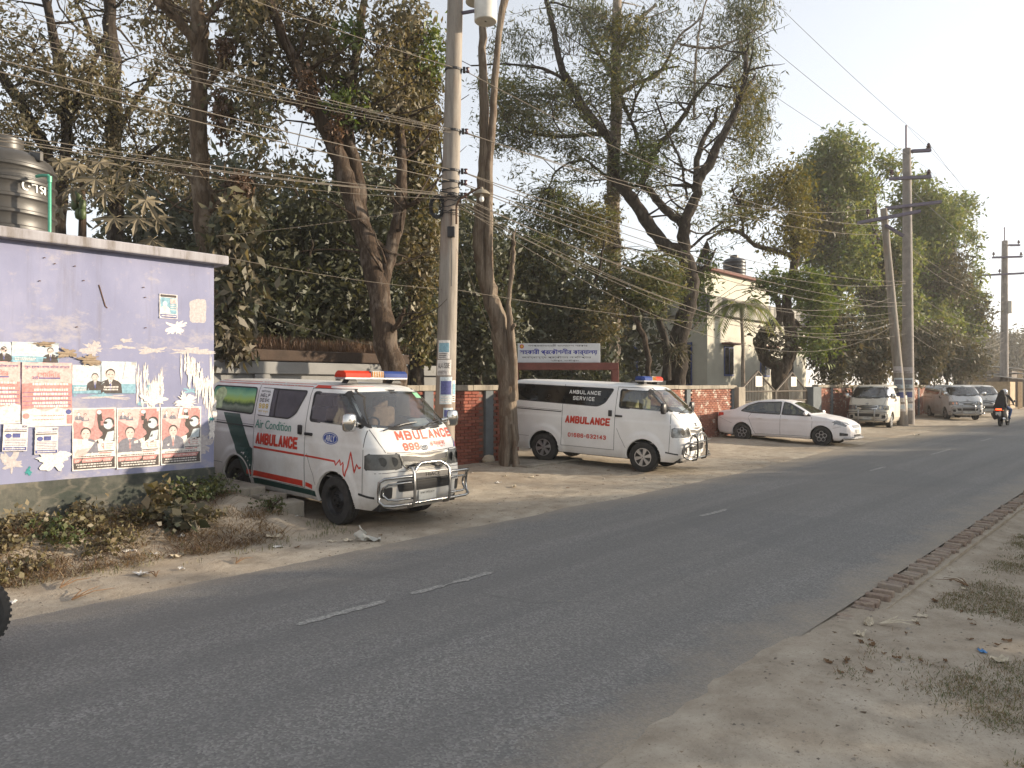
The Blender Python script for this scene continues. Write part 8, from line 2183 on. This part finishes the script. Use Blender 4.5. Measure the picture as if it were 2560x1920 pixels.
# near verge grass, and dry growth on the old shed behind the grey wall
tag(blades(120000, (4.5, 17), (-0.8, 1.75), 0.032, 0.005, G_GREEN, 'verge_grass', lambda x, y: mnoise.noise((x * 0.8, y * 1.1, 2.0)) + 0.45 * mnoise.noise((x * 3, y * 3, 1)) + 0.25 * (1.2 - y) > rng.gauss(0.16, 0.16), 2.0), 'thin trampled grass on the sandy near verge', 'grass', kind='stuff')
tag(blades(60000, (4.5, 17), (-0.8, 1.8), 0.03, 0.005, G_DRY, 'verge_grass', lambda x, y: mnoise.noise((x * 0.8, y * 1.1, 2.0)) + 0.45 * mnoise.noise((x * 3, y * 3, 1)) + 0.25 * (1.2 - y) > rng.gauss(0.12, 0.18), 2.6), 'dry straw coloured grass on the sandy near verge', 'grass', kind='stuff')
sh = thing('old_shed', 'low old shed with brown edge and overgrown roof behind the grey wall', 'shed', (8.2, 15.6, 0))
M['shed_edge'] = plain('rotten_shed_edge', (0.05, 0.032, 0.022), 0.9, 0, 0.3, 4, 0.3)
obj('wall', MB().box((0, 0.2, 1.25), (7.0, 2.4, 2.5)), M['mud'], sh)
obj('roof', MB().bbox((0, 0.1, 2.62), (7.4, 3.0, 0.24), 0.03), M['shed_edge'], sh)
gd = blades(9000, (4.6, 11.8), (14.3, 16.5), 0.30, 0.012, L_DEAD, 'dry_creeper', lambda x, y: mnoise.noise((x * 1.3, y * 1.3, 7)) > -0.35, 0.8, 2.63)
tag(gd, 'mat of dry brown creeper on the old shed roof', 'creeper', kind='stuff')

# ================================================================== litter and small stones
M['litter_white'] = paper('litter_white', (0.60, 0.58, 0.54))
M['litter_cream'] = paper('litter_cream', (0.48, 0.42, 0.32))
M['litter_blue'] = paper('litter_blue', (0.08, 0.22, 0.45))
M['litter_leaf'] = paper('fallen_leaf', (0.16, 0.095, 0.05))
M['stone'] = plain('stone', (0.30, 0.27, 0.23), 0.9, 0, 0.2, 8, 0.3)
def zat(p): return max(ground_h(p.x, p.y), road_z(p.x, p.y) if ROAD_NEAR < p.y < road_far(p.x) + 0.3 else -9)
def scrap(u, v, sz, mat, lab, grp, crump=0.35):
    p = gnd(u, v, 0.0); p.z = zat(p) + 0.006
    n = 5
    mb = MB().grid(lambda a, b: ((a - 0.5) * sz * (1 + 0.3 * rng.uniform(-1, 1)), (b - 0.5) * sz * 0.6 * (1 + 0.3 * rng.uniform(-1, 1)), crump * sz * rng.random() * (0.3 + abs(a - 0.5))), n, n)
    return tag(obj('litter_scrap', mb, M[mat], loc=p, rot=(0, 0, rng.uniform(0, 6.28))), lab, 'litter', grp)
for (u, v, s_, m_) in ((325, 1402, .13, 'litter_white'), (384, 1402, .08, 'litter_white'), (453, 1430, .08, 'litter_white'), (598, 1367, .12, 'litter_white'), (620, 1361, .13, 'litter_cream'), (695, 1373, .12, 'litter_white'), (742, 1319, .06, 'litter_white'), (355, 1443, .16, 'litter_white'), (682, 1358, .16, 'litter_cream'), (445, 1396, .16, 'litter_cream'), (28, 1455, .12, 'litter_white'), (28, 1514, .10, 'litter_white'), (830, 1360, .10, 'litter_cream'), (870, 1358, .12, 'litter_cream'), (1245, 1214, .14, 'litter_white'), (1262, 1200, .12, 'litter_cream'), (1330, 1200, .12, 'litter_cream'), (1285, 1222, .14, 'litter_cream'), (2290, 1090, .25, 'litter_cream'), (1934, 1100, .18, 'litter_white')):
    scrap(u, v, s_, m_, 'crumpled pale paper scrap lying on the dusty far roadside', 'paper scraps on the far roadside')
for (u, v, s_) in ((465, 1365, .16), (455, 1372, .12)): scrap(u, v, s_, 'litter_blue' if s_ > .13 else 'litter_white', 'blue and white plastic wrapper caught at the foot of the bank', 'plastic wrappers at the bank', 0.7)
scrap(2455, 1638, .08, 'litter_blue', 'bright blue plastic scrap in the near verge grass', None)
for (u, v, s_) in ((2170, 1560, .22), (2305, 1530, .14), (2150, 1590, .2), (2400, 1435, .15), (2410, 1455, .12), (2500, 1665, .2), (2330, 1450, .10), (2290, 1545, .12)):
    scrap(u, v, s_ * 0.55, 'litter_cream', 'dry pale husk lying on the sandy near verge', 'dry husks on the near verge', 0.5)
for k in range(64):
    u, v = (rng.uniform(560, 1700), rng.uniform(1180, 1400)) if k < 30 else (rng.uniform(2000, 2550), rng.uniform(1400, 1710))
    p = gnd(u, v)
    if not (p.y > road_far(p.x) + 0.1 or p.y < 1.9) or (5.6 < p.x < 8 and p.y > 8): continue
    scrap(u, v, rng.uniform(.03, .07), 'litter_leaf', 'curled brown fallen leaf on the dust', 'fallen leaves on the dust', 0.5)
for k in range(26):
    u, v = (rng.uniform(900, 2000), rng.uniform(1110, 1330)) if k < 18 else (rng.uniform(2000, 2550), rng.uniform(1380, 1700))
    p = gnd(u, v)
    if not (p.y > road_far(p.x) + 0.1 or p.y < 1.9): continue
    p.z = zat(p); s_ = rng.uniform(0.015, 0.04)
    m2 = MB().lathe([(0.01, -1), (0.8, -0.5), (1.0, 0.1), (0.6, 0.7), (0.01, 0.9)], 7)
    tag(obj('stone', MB().add([(q[0] * s_ * (1 + 0.2 * rng.random()), q[1] * s_, q[2] * s_ * 0.6) for q in m2.v], m2.f), M['stone'], loc=p), 'small loose stone on the dusty ground', 'stone', 'loose stones')
# white plastic bag in front of the ambulance wheel
bp = gnd(905, 1358); bp.z = zat(bp)
bag = MB().grid(lambda a, b: ((a - 0.5) * 0.20 * (1.3 - b) + 0.03 * math.sin(9 * b + 5 * a), 0.05 * math.sin(7 * a + 3 * b) * (1 - b * 0.5), 0.20 * b ** 1.3 * (1 - 0.7 * abs(a - 0.2)) + 0.01), 10, 10)
bag.grid(lambda a, b: (0.03 + a * 0.20, (b - 0.5) * 0.14, 0.015 + 0.02 * math.sin(8 * a + 6 * b) + 0.03 * (1 - a)), 8, 6)
g = N('thin_plastic'); g.set(Base_Color=(0.55, 0.54, 0.48), Roughness=0.4); g.b.inputs['Transmission Weight'].default_value = 0.25
tag(obj('plastic_bag', bag, g.m, loc=bp, rot=(0, 0, R(-40)), smooth=60), 'crumpled white plastic bag on the dust before the striped ambulance', 'bag')
rb = gnd(1222, 1170); rb.z = zat(rb) + 0.08
m2 = MB().lathe([(0.01, -0.1), (0.12, -0.09), (0.16, 0.0), (0.10, 0.08), (0.01, 0.10)], 12)
tag(obj('rubbish_sack', MB().add([(p[0] * (1 + 0.2 * math.sin(5 * p[1] * 20)), p[1], p[2] * 1.2) for p in m2.v], m2.f), M['litter_cream'], loc=rb, smooth=60), 'grey rubbish sack slumped at the foot of the grey wall post', 'sack')
# dry branches
for (u, v, ln, a) in ((150, 1480, .35, 0.4), (180, 1508, .4, 0.2), (390, 1450, .2, 1.0), (590, 1415, .25, 0.3), (2200, 1560, .3, -1.2), (2420, 1450, .3, 0.5)):
    p = gnd(u, v); p.z = zat(p) + 0.015
    t = MB()
    for k in range(3): t.tube([(0, 0, 0), (ln * 0.5 * math.cos(a + k * 0.35), ln * 0.5 * math.sin(a + k * 0.35), 0.03), (ln * math.cos(a + k * 0.5), ln * math.sin(a + k * 0.5), 0.01)], [0.007, 0.005, 0.002], 5)
    tag(obj('dry_twig', t, M['litter_leaf'] if v < 1520 else M['litter_cream'], loc=p), 'forked dry twig lying on the roadside dust' if v < 1520 else 'pale forked twig lying on the near verge', 'twig', 'twigs on the far side' if v < 1520 else 'twigs on the near verge')

# ================================================================== the near side of the road, behind the photographer's right shoulder
def shade_tree(x, y, h, rad, n, trunk_h):
    T = Tree('roadside_tree', 'leafy low tree on the near side of the road', (x, y, 0), B_BROWN, group='trees on the near side of the road')
    T.limb([(x, y, -0.1, .16), (x + 0.1, y, trunk_h, .12), (x, y + 0.1, h * 0.75, .06)], 0.02, 8, True)
    d = max(1.0, x * _ca + y * _sa)
    c0 = np.array((x, y, (trunk_h + h) / 2)) - np.array(T.base)
    q = nrng.normal(size=(n, 3)); q /= np.linalg.norm(q, axis=1, keepdims=True); q *= (nrng.random(n) ** 0.4)[:, None]
    C = c0 + q * np.array((rad, rad, (h - trunk_h) / 2))
    T.leaf['c'] = [L_GREEN, [leaf_cloud(C, 8, 0.3, 0.3, 0.14, 0.4)]]
    T.done()
for x, y, h, rad, n, th in NEAR_TREES:
    shade_tree(x, y, h, rad, n, th)

# ================================================================== hazy evening air
g = N('hazy_air')
g.t.nodes.remove(g.b)
pvn = g.n('VolumePrincipled')
pvn.inputs['Color'].default_value = (0.93, 0.92, 0.90, 1); pvn.inputs['Density'].default_value = HAZE; pvn.inputs['Anisotropy'].default_value = 0.35
g.l(pvn.outputs[0], g.out.inputs['Volume'])
tag(obj('haze', MB().box((0, 0, 12.5), (6400, 6400, 29)), g.m), 'thin evening haze lying over the road', 'haze', kind='stuff')
